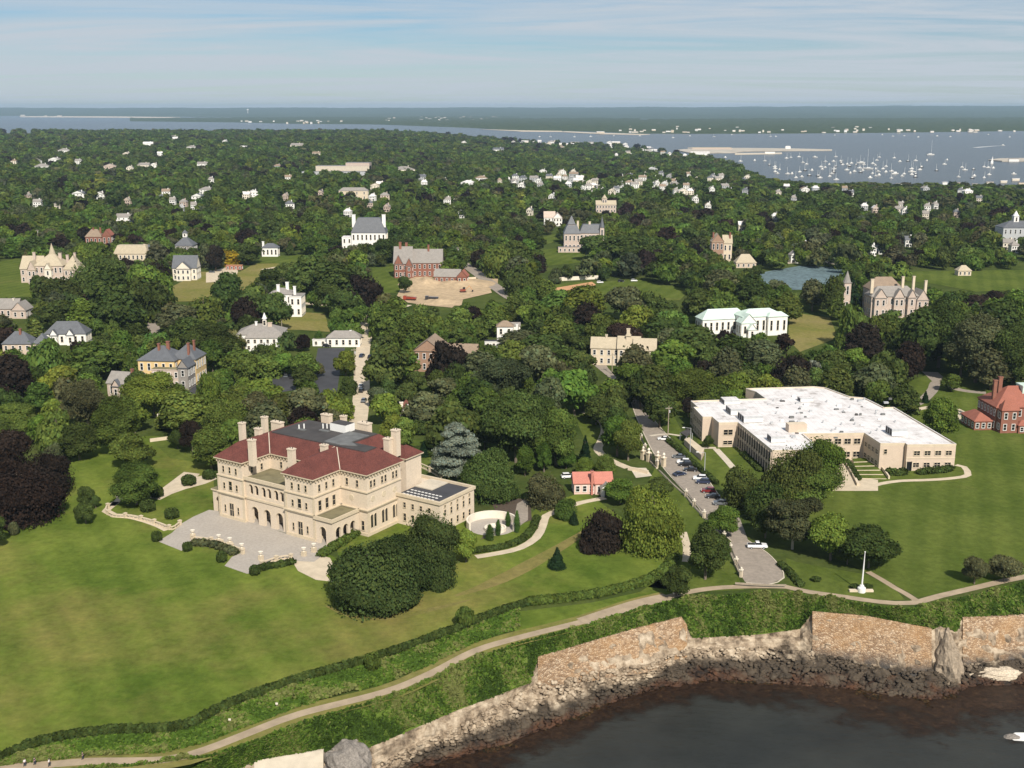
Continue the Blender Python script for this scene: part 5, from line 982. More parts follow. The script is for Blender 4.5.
def small_house(px, py, w, col='white', roofc=None, rel=.75):
    p = G(px, py); k = depth(*p)/F; W_ = min(max(w*k, 7), 40); H_ = min(max(6.0, w*k*.32), 9); t = None
    wm_ = {'white': M_WHITE, 'cream': M_OFFW, 'pink': M_PINKST, 'brick': M_BRICKP, 'grey': M_METAL}[col]; rm = roofc or random.choice((M_GREYR, M_SLATE, M_GREYR, M_BROWNR, M_ROOFW))
    mb = MB(); d = W_*rel; mb.box(-W_/2, W_/2, 0, d, -3, H_, wm_); roof_mb(mb, -W_/2, W_/2, 0, d, H_, random.choice(('gable', 'gablef', 'hip')), H_*.55, rm, wm_, .4)
    if w > 4: mb.box(-W_*.15, W_*.25, -2.2, -.003, -1, H_*.5, wm_, rm); mb.box(W_*.2, W_*.2+1, d*.4, d*.4+1, H_, H_*1.75, wm_)
    for fx in (-.3, 0, .3):
        for z in (.18, .6): mb.box(W_*fx-.6, W_*fx+.6, -.04 if not (w > 4 and z < .5) else -2.24, -.003, H_*z, H_*z+1.5, M_GLASS)
    o = mb.build('house'); o.location = (p.x, p.y, hgt(p.x, p.y)); o.rotation_euler = (0, 0, R(random.uniform(-18, 18))); 
    if random.random() < .68: KEEP.append((px-w*.5, py-w*.5, px+w*.5, py-w*.25, p.y-3))
    return o
HS_ = []
def put(lst, col, w=6):
    for q in lst: ww = q[2] if len(q) > 2 else w; HS_.append((small_house(q[0], q[1]+4, ww, col), f'{"small" if ww < 8 else "low"} {col} house', q[0], q[1]))
put([(64, 150, 11), (54, 159, 11), (42, 167, 14), (34, 160, 9), (78, 160, 6), (148, 143, 10), (191, 146, 9), (176, 137, 8), (154, 164, 9), (212, 140, 8), (245, 147, 10), (202, 163, 10), (211, 179, 6), (205, 190, 13), (197, 197, 11), (166, 192, 8), (162, 198, 9), (78, 194, 12), (99, 195, 11), (124, 219, 15), (194, 206, 6), (37, 203, 8), (29, 131, 4), (8, 131, 4), (105, 132, 3), (225, 139, 5), (160, 152, 5), (257, 150, 9), (254, 193, 9), (268, 195, 8), (290, 205, 9), (335, 210, 8), (347, 213, 7), (349, 198, 7), (372, 197, 6), (424, 182, 6), (467, 183, 13), (482, 178, 12), (498, 149, 11), (464, 140, 5), (453, 212, 6), (461, 214, 5), (409, 204, 10), (444, 180, 6)], 'white')
put([(13, 160, 6), (143, 165, 12), (130, 167, 7), (173, 136, 9), (222, 194, 12), (296, 145, 12), (316, 152, 8), (388, 137, 9), (404, 171, 22), (470, 147, 8), (500, 180, 4), (57, 205, 6), (246, 195, 7), (390, 190, 9), (380, 184, 8), (375, 186, 10)], 'cream')
put([(110, 166, 12), (146, 194, 9), (183, 203, 7), (396, 212, 9), (385, 196, 9), (370, 204, 6), (320, 193, 8)], 'pink')
rr = random.Random(21)
for (x0, x1, y0, y1, n) in ((530, 582, 168, 187, 24), (582, 632, 176, 194, 22), (626, 676, 168, 188, 18), (655, 748, 174, 193, 24), (505, 525, 176, 186, 6), (770, 1000, 186, 200, 12)):
    for i in range(n):
        px, py = rr.uniform(x0, x1), rr.uniform(y0, y1)
        if any(abs(px-h[2]) < 5 and abs(py-h[3]) < 2.2 for h in HS_): continue
        c = rr.choice(('white', 'white', 'white', 'cream', 'grey')); w = rr.uniform(5, 9); HS_.append((small_house(px, py+3, w, c), f'tiny {c} house' if w < 7 else f'small {c} house', px, py))
for (x0, x1, y0, y1, n) in ((240, 520, 165, 214, 18), (20, 240, 150, 210, 10), (500, 760, 172, 202, 8), (760, 1020, 188, 232, 8), (430, 540, 190, 220, 3)):
    for i in range(n):
        px, py = rr.uniform(x0, x1), rr.uniform(y0, y1)
        if any(abs(px-h[2]) < 9 and abs(py-h[3]) < 3.5 for h in HS_): continue
        c = rr.choice(('white', 'white', 'cream', 'grey', 'pink')); w = rr.uniform(4, 7.5); HS_.append((small_house(px, py+3, w, c), f'tiny {c} house' if w < 6 else f'small {c} house', px, py))
for (x0, x1, y0, y1, n) in ((512, 640, 142, 150, 16), (600, 700, 150, 157, 12)):
    for i in range(n):
        px, py = rr.uniform(x0, x1), rr.uniform(y0, y1)
        if any(abs(px-h[2]) < 4 and abs(py-h[3]) < 1.2 for h in HS_): continue
        HS_.append((small_house(px, py, rr.uniform(3, 6), rr.choice(('white', 'white', 'cream', 'grey'))), 'tiny pale waterside house', px, py))
put([(734, 216, 14), (708, 206, 6), (867, 201, 9), (901, 205, 5), (905, 211, 5), (803, 249, 8), (872, 252, 6), (879, 250, 5), (909, 243, 5), (936, 205, 5), (1008, 209, 6), (1015, 249, 8), (795, 259, 6), (690, 271, 6)], 'white')
put([(832, 204, 10), (742, 227, 6), (898, 210, 8), (1008, 246, 10)], 'cream')
name_all(HS_, 'small houses among the trees', 'house')
# harbour-side buildings
def shed(label, px, py, w, h, d, m, roofm, kind='gable', name='boat_shed', cat='shed', group='waterfront buildings'):
    p = Vector((*G0(px, py, -13.5), -13.5)); k = depth(*p)/F; t = thing(name, label, cat, p, 0, group); block(t, -w/2*k, w/2*k, 0, d*k, h*k, m, roofm, kind, h*k*.35, 1, M_WHITE, '', z0=0, base=3); return t
for i, q in enumerate(((700, 155, 19, 2.4, 3, 'big white boat shed at the root of the sandy pier'), (665, 157, 14, 2, 3, 'long low white shed left of the big boat shed by the harbour'), (646, 150, 10, 2.4, 3, 'white shed with trees behind it left of the pier'), (632, 156, 9, 1.8, 3, 'small white waterfront shed farthest left of the pier'), (682, 158, 12, 1.8, 3, 'low white shed between the long shed and the big boat shed'))): shed(q[5], q[0], q[1], q[2], q[3], q[4], M_WHITE, M_ROOFW)
wf = [(902, 184.5, 15), (930, 185.5, 10), (916, 186.5, 10), (945, 183, 6), (957, 183, 8), (975, 184, 7), (990, 182.5, 9), (1004, 181, 8), (1016, 179, 9), (1022, 183, 8), (870, 184, 7), (882, 186, 6)]
WO = ['leftmost', 'second from the left', 'third from the left', 'fourth from the left', 'fifth from the left', 'sixth from the left', 'sixth from the right', 'fifth from the right', 'fourth from the right', 'third from the right', 'second from the right', 'rightmost']
for i, (x, y, w) in enumerate(sorted(wf)): shed('pale wharf building on the harbour front, '+WO[i]+' of the row', x, y+.8, w*.8, random.uniform(.9, 1.5), 2, random.choice((M_OFFW, M_TAN2, M_WHITE)), random.choice((M_ROOFW, M_GREYR)), name='wharf_building', cat='building')
shed('low white clubhouse on the dock in the harbour below the sandy pier', 770, 153.5, 10, 1.6, 2, M_WHITE, M_GREYR, 'hip', 'clubhouse', 'building')
shed('white round-roofed station at the end of the sandy pier', 788, 149, 5, 2.2, 2, M_WHITE, M_ROOFW, 'hip', 'pier_station', 'building')
shed('white station on the small pier entering at the right edge', 1014, 161, 10, 2, 2, M_WHITE, M_GREYR, 'hip', 'pier_station', 'building')
shed('long tan fort building on the sandy pier', 712, 149.5, 40, 1.5, 3, M_PINKST, M_TANR, 'hip', 'fort', 'fort')
def flat_land(name, pxs, z, m, dz0=None): 
    pts = [Vector((*G0(px, py, SEA), 0)) for px, py in pxs]; c = sum(pts, Vector())/len(pts); mb = MB(); mb.prism([(p.x-c.x, p.y-c.y) for p in pts], SEA-1, z, m); o = mb.build(name); o.location = (c.x, c.y, 0); return tag(o, kind='structure')
flat_land('pier', [(676, 150.5), (700, 148.6), (740, 148.5), (790, 149), (832, 150), (832, 150.8), (800, 151), (745, 151.6), (736, 153), (690, 153.5)], -12.8, M_PIER)
flat_land('pier', [(988, 160.5), (1000, 159), (1040, 158.5), (1040, 161.4), (1002, 161.6)], -12.8, M_PIER)
flat_land('pier', [(735, 153.6), (782, 153), (782, 154), (735, 154.8)], -13.4, M_CONC)
# ---------------------------------------------------------------- vehicles
def extr(mb, prof, y0, y1, m, inset=0):                  # a side profile (x, z) pushed across the car's width, narrower at the top
    n = len(prof); zm = max(p[1] for p in prof); zl = min(p[1] for p in prof); k = len(mb.v); ins = lambda z: inset*(z-zl)/max(.01, zm-zl)
    mb.v += [(x, y0+ins(z), z) for x, z in prof]+[(x, y1-ins(z), z) for x, z in prof]
    for i in range(n): j = (i+1) % n; mb.f.append([k+i, k+j, k+n+j, k+n+i]); mb.m.append(mb.mi(m))
    mb.f.append([k+i for i in range(n-1, -1, -1)]); mb.f.append([k+n+i for i in range(n)]); mb.m += [mb.mi(m)]*2
CARM = {}
mb = MB(); mb.cyl((0, -.125, 0), (0, .125, 0), .19, .19, M_METAL, 8); o = mb.build('rim'); RIM = o.data; bpy.data.objects.remove(o)
def car_parts(kind):
    if kind in CARM: return CARM[kind]
    P = []; suv = kind in ('suv', 'pickup'); h = .25 if suv else 0
    if kind == 'pickup': low = [(-2.7, .5), (2.7, .5), (2.75, .95), (2.6, 1.15), (1.3, 1.25), (-.55, 1.25), (-.56, 1.2), (-2.7, 1.2)]
    else: low = [(-2.25, .35+h*.4), (2.2, .35+h*.4), (2.28, .65), (2.1, .82+h), (1.1, .95+h), (-2.0, 1.0+h), (-2.28, .8)]
    mb = MB(); extr(mb, low, -.92, .92, M_PAINT, .06); P.append(('body', mb, (0, 0, 0)))
    if kind == 'pickup': gh = [(-.55, 1.252), (1.25, 1.252), (.6, 1.85), (-.45, 1.85)]; rf_ = [(-.42, 1.853), (.58, 1.853), (.5, 1.9), (-.35, 1.9)]
    elif suv: gh = [(-2.0, 1.252), (1.1, 1.202), (.4, 1.72), (-1.75, 1.74)]; rf_ = [(-1.74, 1.743), (.38, 1.723), (.3, 1.8), (-1.6, 1.82)]
    else: gh = [(-1.75, 1.0), (1.05, .952), (.35, 1.4), (-1.0, 1.42)]; rf_ = [(-1.0, 1.423), (.33, 1.403), (.25, 1.47), (-.9, 1.49)]
    mb = MB(); extr(mb, gh, -.84, .84, M_GLASS, .14); P.append(('window', mb, (0, 0, 0)))
    mb = MB(); extr(mb, rf_, -.70, .70, M_PAINT, .03); P.append(('roof', mb, (0, 0, 0)))
    for x in (-1.4, 1.42):
        for y in (-.86, .86): mb = MB(); mb.cyl((0, -.11, 0), (0, .11, 0), .34, .34, M_RUBBER, 12); P.append(('wheel', mb, (x*(1.2 if kind == 'pickup' else 1), y, .34)))
    for y in (-.65, .65): mb = MB(); mb.box(2.2, 2.33, -.16, .16, .62+h*.7, .78+h*.7, M_WHITE); P.append(('headlight', mb, (.42 if kind == 'pickup' else 0, y, 0)))
    if kind == 'pickup': mb = MB(); mb.box(-2.6, -.65, -.72, .72, 1.201, 1.215, M_RUBBER); P.append(('cargo_bed', mb, (0, 0, 0)))
    CARM[kind] = P; out = []
    for n, mb, loc in P: o = mb.build(n); out.append((n, o.data, loc)); bpy.data.objects.remove(o)
    CARM[kind] = out; return out
def car(label, px, py, kind, col, rz, cat='car', group='parked cars'):
    t, p = at_px('parked_car' if kind != 'pickup' else 'pickup_truck', label, cat, px, py, rz, group)
    for n, me, loc in car_parts(kind):
        o = link(n, me, t); o.location = loc; o.color = (*col, 1)
        if n == 'wheel': link('rim', RIM, o)
    return t
BK, WH, NV, RD, GY = (.012, .012, .014), (.75, .75, .75), (.02, .028, .06), (.16, .018, .02), (.10, .11, .12)
rzp = lambda a: R(a)
for x, y, k, c, a, l in ((664, 440, 'sedan', WH, 172, 'white car farthest up the school road, alone opposite the gate'), (679, 458, 'sedan', GY, 172, 'dark grey car at the back of the school road row'), (683.5, 463.5, 'suv', WH, 172, 'white car second from the back of the school road row'), (685.5, 466, 'suv', BK, 172, 'black car tucked right in front of the white second car in the road row'), (690.5, 471, 'sedan', BK, 172, 'black car just behind the dark blue one on the school road'), (679.5, 475.5, 'sedan', NV, 25, 'dark blue car turned the other way in the middle of the school road'), (700, 480, 'suv', WH, 172, 'white car beside the street lamp on the school road'), (703, 483.5, 'suv', NV, 172, 'navy car right in front of the white one under the lamp'), (708.5, 492.5, 'suv', RD, 172, 'dark red car in the school road row'), (713, 498, 'sedan', BK, 172, 'black car just in front of the dark red one'), (720.5, 505, 'suv', GY, 172, 'grey car nearest the big trees on the school road')): car(l, x, y, k, c, R(a), group='cars parked along the school road')
car('white pickup truck parked in the turning circle by the cliff path', 757, 548, 'pickup', WH, R(-3), 'pickup')
for x, y, k, c, a, l in ((362, 357, 'suv', NV, 80, 'dark blue car on the straight lane beside the yellow-green tree'), (370.5, 358, 'suv', BK, 80, 'dark car on the right side of the straight lane'), (361, 387, 'sedan', WH, 85, 'white car at the near end of the straight lane'), (361.5, 392, 'suv', BK, 85, 'black car right in front of the white one on the straight lane'), (364, 402, 'suv', GY, 85, 'grey car nearest the mansion on the straight lane'), (277, 376, 'sedan', WH, 95, 'white car at the top of the dark parking lot'), (286, 377, 'sedan', GY, 95, 'grey car beside the white one at the top of the dark lot'), (292, 378, 'sedan', BK, 95, 'black car at the right end of the dark lot row'), (327, 347, 'suv', BK, 0, 'black car at the left end of the long low cottage'), (568, 478, 'suv', WH, 10, 'white car parked left of the salmon-roofed cottage'), (582, 474, 'suv', WH, 100, 'white van tucked behind the salmon-roofed cottage'), (549, 376, 'suv', WH, 10, 'white car glimpsed among trees left of the school road'), (196, 378, 'sedan', WH, 10, 'white car at the corner of the yellow mansion drive'), (230, 268.5, 'suv', WH, 0, 'white car in the small parking court by the meadow'), (212, 273, 'suv', GY, 0, 'grey car at the left side of the small parking court'), (600, 283.2, 'suv', WH, 0, 'white car at the far edge of the playing field, left of two'), (634, 281.5, 'suv', WH, 0, 'white car at the far edge of the playing field, right of two'), (621, 282, 'suv', BK, 0, 'dark car between the two white ones behind the playing field')): car(l, x, y, k, c, R(a))
def truck(label, px, py, col, rz):
    t, p = at_px('truck', label, 'truck', px, py, R(rz), 'trucks on the building site')
    mb = MB(); mb.box(2.2, 4.2, -1.2, 1.2, .7, 2.9, M_PAINT); o = mb.build('cab', t); o.color = (*col, 1)
    mb = MB(); extr(mb, [(-4, 1.1), (1.9, 1.1), (2.1, 2.4), (-4.2, 2.3)], -1.25, 1.25, M_PAINT); o = mb.build('tipper_body', t); o.color = (col[0]*.8, col[1]*.8, col[2]*.8, 1)
    mb = MB(); mb.box(4.0, 4.22, -1.0, 1.0, 1.8, 2.6, M_GLASS); mb.build('windscreen', t)
    mb = MB(); mb.box(-4, 4.1, -.5, .5, .6, 1.09, M_DARKM); mb.build('chassis', t)
    for x in (-3, -1.6, 3): 
        for y in (-1, 1): mb = MB(); mb.cyl((0, -.18, 0), (0, .18, 0), .5, .5, M_RUBBER, 12); mb.build('wheel', t, (x, y, .5))
truck('red tipper truck at the left of the sandy building site', 410, 300.5, (.30, .05, .03), 170); truck('dark truck in the middle of the sandy building site', 432, 300.5, (.03, .03, .035), 175)
t, p = at_px('excavator', 'red and dark excavator on the sand pile', 'excavator', 463, 292.5, R(12)); mb = MB()
for y in (-1, 1): extr(mb, [(-1.9, .1), (1.9, .1), (2.2, .5), (1.9, .95), (-1.9, .95), (-2.2, .5)], y-.3, y+.3, M_RUBBER)
mb.build('track', t); mb = MB(); mb.box(-2, 1.6, -1.3, 1.3, 1.0, 2.2, M_PAINT); o = mb.build('body', t); o.color = (.22, .05, .03, 1); mb = MB(); mb.box(0, 1.5, .1, 1.2, 2.203, 3.4, M_GLASS); mb.build('cab', t)
mb = MB(); mb.cyl((1.5, -.4, 1.8), (4.2, -.4, 4.4), .3, .25, M_CLAY, 6); mb.cyl((4.2, -.4, 4.4), (6.2, -.4, 1.6), .24, .2, M_CLAY, 6); mb.build('arm', t); mb = MB(); extr(mb, [(5.8, .6), (6.6, .5), (6.9, 1.4), (6.0, 1.7)], -1, .2, M_DARKM); mb.build('bucket', t)
# mounds of sand
def mound(label, px, py, rx, ry, h):
    p = G(px, py); bm = bmesh.new(); bmesh.ops.create_grid(bm, x_segments=34, y_segments=34, size=1)
    for v in bm.verts: r = min(1, v.co.length); z = (1-r)**1.2*h*(1+.5*noise.noise(v.co*3+Vector((px, 0, 0)))); v.co = Vector((v.co.x*rx, v.co.y*ry, z-.05))
    me = bpy.data.meshes.new('sand_heap'); bm.to_mesh(me); bm.free(); me.materials.append(M_SAND); o = link('sand_heap', me); o.location = p+Vector((0, 0, .2)); tag(o, label, 'sand heap', 'sand heaps on the building site')
mound('tallest sand heap at the top left of the building site', 424, 284, 18, 26, 5); mound('long low sand heap at the right of the building site', 460, 284, 26, 24, 3.4); mound('small sand heap at the near edge of the building site', 440, 302, 14, 14, 2)
# ---------------------------------------------------------------- poles, lamps, flag mast, gates
def lamp(label, px, pb, pt, arm=-1):
    t, p = at_px('street_lamp', label, 'street lamp', px, pb, 0, 'street lamps along the roads'); h = min(12, hit_h(p.x, p.y, pt)-p.z)
    mb = MB(); mb.cyl((0, 0, 0), (0, 0, h), .14, .09, M_METAL, 8); mb.build('post', t); mb = MB(); mb.cyl((0, 0, h-.1), (arm*2.2, 0, h+.15), .06, .05, M_METAL, 6); mb.build('arm', t)
    mb = MB(); extr(mb, [(arm*2.1, h+.05), (arm*3.1, h+.1), (arm*3.0, h+.28), (arm*2.2, h+.3)], -.18, .18, M_WHITE); mb.build('lamp_head', t)
lamp('tall grey street lamp beside the white car on the school road', 704.4, 474.5, 452.5); lamp('grey street lamp half hidden by the big trees left of the school', 752.5, 505, 492); lamp('grey street lamp by the covered ramp of the school', 690, 452, 428); lamp('white street lamp in the trees at far left', 23.5, 408, 397)
def pole(label, px, pb, pt, cross=True, m=M_WOOD):
    t, p = at_px('utility_pole', label, 'utility pole', px, pb, R(20), 'utility poles'); h = min(16, hit_h(p.x, p.y, pt)-p.z); mb = MB(); mb.cyl((0, 0, -.2), (0, 0, h), .2, .14, m, 8); mb.build('post', t)
    if cross:
        mb = MB(); mb.box(-1.4, 1.4, -.08, .08, h-1, h-.8, m); mb.build('crossarm', t)
        mb = MB()
        for x in (-1.2, -.5, .5, 1.2): mb.cyl((x, 0, h-.8), (x, 0, h-.5), .06, .05, M_METAL, 6)
        mb.build('insulators', t); mb = MB(); mb.cyl((.35, 0, h-2.6), (.35, 0, h-1.6), .28, .28, M_METAL, 8); mb.build('transformer', t)
for q in (('wooden utility pole on the grass verge before the school', 668, 434, 406), ('wooden utility pole beside the tan stone manor drive, left of two', 612, 374, 353), ('wooden utility pole beside the tan stone manor drive, right of two', 620, 378, 358), ('leaning wooden utility pole in the shade by the school road trees', 637, 402, 379), ('wooden pole at the near end of the straight lane right side', 388.6, 394, 381), ('wooden pole above the yellow-green tree on the straight lane', 355, 376, 348), ('pole with lamp at the top of the straight lane', 377, 352, 342), ('utility pole in front of the white hall', 282, 332, 312), ('utility pole beside the diagonal road past the building site', 458, 268, 246), ('utility pole at the far end of the lot beside the diagonal drive', 846, 272, 260), ('pole on the tree-lined street at far left', 124, 325, 312), ('pole standing behind the stone chateau', 39, 248, 222)): pole(*q)
t, p = at_px('flagpole', 'tall white flagpole on a round stone base above the cliff path', 'flagpole', 861, 591.5); h = hit_h(p.x, p.y, 552)
mb = MB(); mb.box(-3.0, 3.0, -.5, .5, 0, .5, M_TAN2); mb.build('base_wall', t); mb = MB(); mb.lathe((0, -.3, .4), [(1.0, -.4), (1.0, .8), (.6, 1.1), (.5, 1.5), (0, 1.5)], M_WHITE, 14); mb.build('plinth', t)
mb = MB(); mb.cyl((0, -.3, 1.6), (.08, -.3, h*.62), .22, .17, M_WHITE, 10); mb.cyl((.08, -.3, h*.62), (.14, -.3, h), .17, .08, M_WHITE, 10); mb.build('mast', t); mb = MB(); mb.lathe((.14, -.3, h), [(0, -.1), (.18, .05), (.18, .2), (0, .32)], M_WHITE, 8); mb.build('finial', t)
for x, y, r, l in ((855, 588.5, 2.2, 'low round shrub left of the flagpole base'), (867.5, 588.5, 2.0, 'low round shrub right of the flagpole base'), (816, 581, 11, 'low clipped shrub on the grass beside the turning circle')): shrub(l, x, y, 11, 5, 'd')
def pier_gate(label, px, py, h=2.6, w=.65): 
    t, p = at_px('gate_pier', label, 'gate pier', px, py, R(-38), 'stone piers along the estate fence'); mb = MB(); mb.box(-w/2, w/2, -w/2, w/2, 0, h, M_TAN2); mb.build('shaft', t); mb = MB(); mb.box(-w/2-.15, w/2+.15, -w/2-.15, w/2+.15, h+.003, h+.25, M_OFFW); mb.lathe((0, 0, h+.25), [(.15, 0), (.3, .3), (.2, .55), (0, .7)], M_OFFW, 8); mb.build('cap', t)
FP = [(641, 442), (645, 452), (650, 461), (657, 468), (686, 497), (694, 507), (704, 518), (714, 528), (724, 540), (730, 552), (736, 566), (741, 577)]
W12 = ['farthest up the road', 'second from the far end', 'third from the far end', 'beside the gateway, upper', 'beside the big weeping tree, first', 'beside the big weeping tree, second', 'beside the big weeping tree, third', 'below the big weeping tree', 'beside the dark roadside trees, first', 'beside the dark roadside trees, second', 'last but one before the turning circle end', 'nearest the cliff path']
for (x, y), s in zip(FP, W12): pier_gate('tan stone pier of the roadside estate fence, '+s, x, y, 2.5 if y < 470 else 1.9)
def iron_fence(label, pxs, h=2.0):
    P = smooth_line([G(*p) for p in pxs], .55); c = P[0].copy(); t = thing('iron_fence', label, 'fence', c, 0, 'dark iron fences on low stone walls'); mb = MB()
    for q in P: v = q-c; mb.box(v.x-.03, v.x+.03, v.y-.03, v.y+.03, .5, h, M_DARKM)
    for z in (.7, h-.2):
        for i in range(len(P)-1): a, b = P[i]-c, P[i+1]-c; mb.cyl((a.x, a.y, z), (b.x, b.y, z), .03, .03, M_DARKM, 4, False)
    mb.build('railing', t); o = ribbon('base_wall', [p-c for p in P], .5, 0, M_TAN2, .5, xy=True); o.parent = t
iron_fence('dark iron fence with stone base along the upper school road', [(641, 443), (645, 453), (650, 462), (657, 469)], 2.8); iron_fence('dark iron fence between the road and the big weeping tree', [(659, 471), (672, 484), (686, 497), (694, 507), (704, 518)]); iron_fence('dark iron fence beside the lower road and turning circle', [(706, 520), (714, 528), (724, 540), (730, 552), (736, 566), (741, 577)])
gt = thing('gateway', 'ornate stone estate gateway with statues and dark iron gates on the school road', 'gateway', G(653, 463), R(-52)); mb = MB()
for x in (-5, -2.2, 2.2, 5): mb.box(x-.6, x+.6, -.6, .6, 0, 3.0, M_STONE2); mb.box(x-.8, x+.8, -.8, .8, 3.003, 3.3, M_TAN2); mb.lathe((x, 0, 3.3), [(.5, 0), (.25, .4), (.55, .9), (.35, 1.4), (0, 1.7)], M_OFFW, 8)
mb.build('pier', gt); mb = MB()
for i in range(15): x = -1.5+i*.215; mb.cyl((x, 0, .1), (x, 0, 3.4-.05*abs(i-7)), .05, .05, M_DARKM, 5)
mb.box(-1.6, 1.6, -.05, .05, .3, .4, M_DARKM); mb.box(-1.6, 1.6, -.05, .05, 2.8, 2.9, M_DARKM); mb.build('gate', gt)
lowwall('pale retaining wall along the gateway drive', [(628, 470), (640, 472), (648, 474)], .6, 1.2)
sheet('gateway_paving', [(630, 468), (646, 468), (652, 476), (636, 478)], .065, M_CONC)
g2, p = at_px('gate_posts', 'pair of pale urn-topped posts at the entrance behind the yellow-green tree', 'gate posts', 173, 421); k = depth(*p)/F; mb = MB()
for x in (-14*k, 15*k): mb.box(x-.6, x+.6, -.6, .6, 0, 2, M_OFFW); mb.lathe((x, 0, 2), [(.5, 0), (.7, .5), (.4, .9), (0, 1.1)], M_OFFW, 8)
mb.build('post', g2)
wf_ = ribbon('rail_fence', [(735, 586), (752, 587), (772, 588), (786, 588)], .15, .5, M_WOOD, .5, step=2); tag(wf_, 'low wooden guard rail at the end of the turning circle', 'rail fence')
lowwall('pale stone wall beside the road behind the mansion garden', [(150, 442), (165, 440), (180, 438)], .5, 1.2)
lowwall('grey retaining wall along the diagonal road past the building site', [(418, 280), (440, 281), (476, 279)], .6, 1.5)
lowwall('pale wall behind the infield of the ball field', [(528, 287), (545, 284), (560, 281), (598, 279)], .8, 2.6, M_OFFW)
def sign(label, px, py):
    t, p = at_px('trail_sign', label, 'sign', px, py, 0, 'small white trail signs'); mb = MB(); mb.cyl((0, 0, 0), (0, 0, 1.2), .06, .06, M_WOOD, 6); mb.build('post', t); mb = MB(); mb.box(-.25, .25, -.08, -.003-.06, .8, 1.25, M_OFFW); mb.build('board', t)
sign('small white trail sign beside the cliff walk, left of two', 230, 724); sign('small white trail sign beside the cliff walk, right of two', 277, 708); sign('small white trail sign by the bushy tree at the path bend', 673, 597)
# ---------------------------------------------------------------- people on the cliff walk
def skin(name, pts, edges, rad, m, parent, root=0):
    me = bpy.data.meshes.new(name); me.from_pydata(pts, edges, []); o = link(name, me); mod = o.modifiers.new('s', 'SKIN'); sv = me.skin_vertices[0].data
    for i, r in enumerate(rad): sv[i].radius = (r, r)
    sv[root].use_root = True; o.modifiers.new('u', 'SUBSURF').levels = 1
    dg = bpy.context.evaluated_depsgraph_get(); me2 = bpy.data.meshes.new_from_object(o.evaluated_get(dg)); bpy.data.objects.remove(o); me2.materials.clear(); me2.materials.append(m)
    o = link(name, me2); o.parent = parent; return o
def person(label, px, py, shirt, trousers, rz, sway=.12):
    t, p = at_px('person', label, 'person', px, py, rz, 'walkers on the cliff path'); s = sway
    pts = [(0, 0, .95), (0, 0, 1.2), (0, 0, 1.42), (0, 0, 1.52), (0, -.02, 1.66), (.18, 0, 1.4), (.24, -.05, 1.12), (.22, -.16-s*.4, .9), (-.18, 0, 1.4), (-.24, .03, 1.12), (-.22, .04+s*.4, .88), (.1, 0, .9), (.11, -s*.6, .5), (.11, -s+.02, .07), (.11, -s-.14, .04), (-.1, 0, .9), (-.11, s*.5, .5), (-.11, s+.08, .09), (-.11, s-.06, .04)]
    ed = [(0, 1), (1, 2), (2, 3), (3, 4), (2, 5), (5, 6), (6, 7), (2, 8), (8, 9), (9, 10), (0, 11), (11, 12), (12, 13), (13, 14), (0, 15), (15, 16), (16, 17), (17, 18)]
    skin('body', pts, ed, [.14, .13, .13, .055, .1, .065, .045, .035, .065, .045, .035, .09, .06, .04, .04, .09, .06, .04, .04], M_SKIN, t)
    skin('shirt', [pts[0], pts[1], pts[2], pts[5], pts[6], pts[8], pts[9]], [(0, 1), (1, 2), (2, 3), (3, 4), (2, 5), (5, 6)], [.165, .155, .155, .09, .065, .09, .065], shirt, t)
    skin('trousers', [pts[0], pts[11], pts[12], pts[13], pts[15], pts[16], pts[17]], [(0, 1), (1, 2), (2, 3), (0, 4), (4, 5), (5, 6)], [.16, .115, .085, .06, .115, .085, .06], trousers, t)
    mb = MB(); mb.lathe((0, .012, 1.63), [(.11, 0), (.118, .06), (.09, .13), (0, .16)], M_DARKM, 10); o = mb.build('hair', t, smooth=True)
person('walker in white shirt and dark trousers on the cliff walk, leftmost of the trio', 25, 767, M_CLOTHW, M_CLOTHD, R(70)); person('walker in dark clothes in the middle of the trio on the cliff walk', 35, 765.5, M_CLOTHD, M_CLOTHD, R(80)); person('walker in white top at the right of the trio on the cliff walk', 49.5, 767, M_CLOTHW, M_CLOTHD, R(95)); person('lone walker in dark clothes on the grass above the cliff walk', 83, 760, M_CLOTHD, M_CLOTHD, R(100))
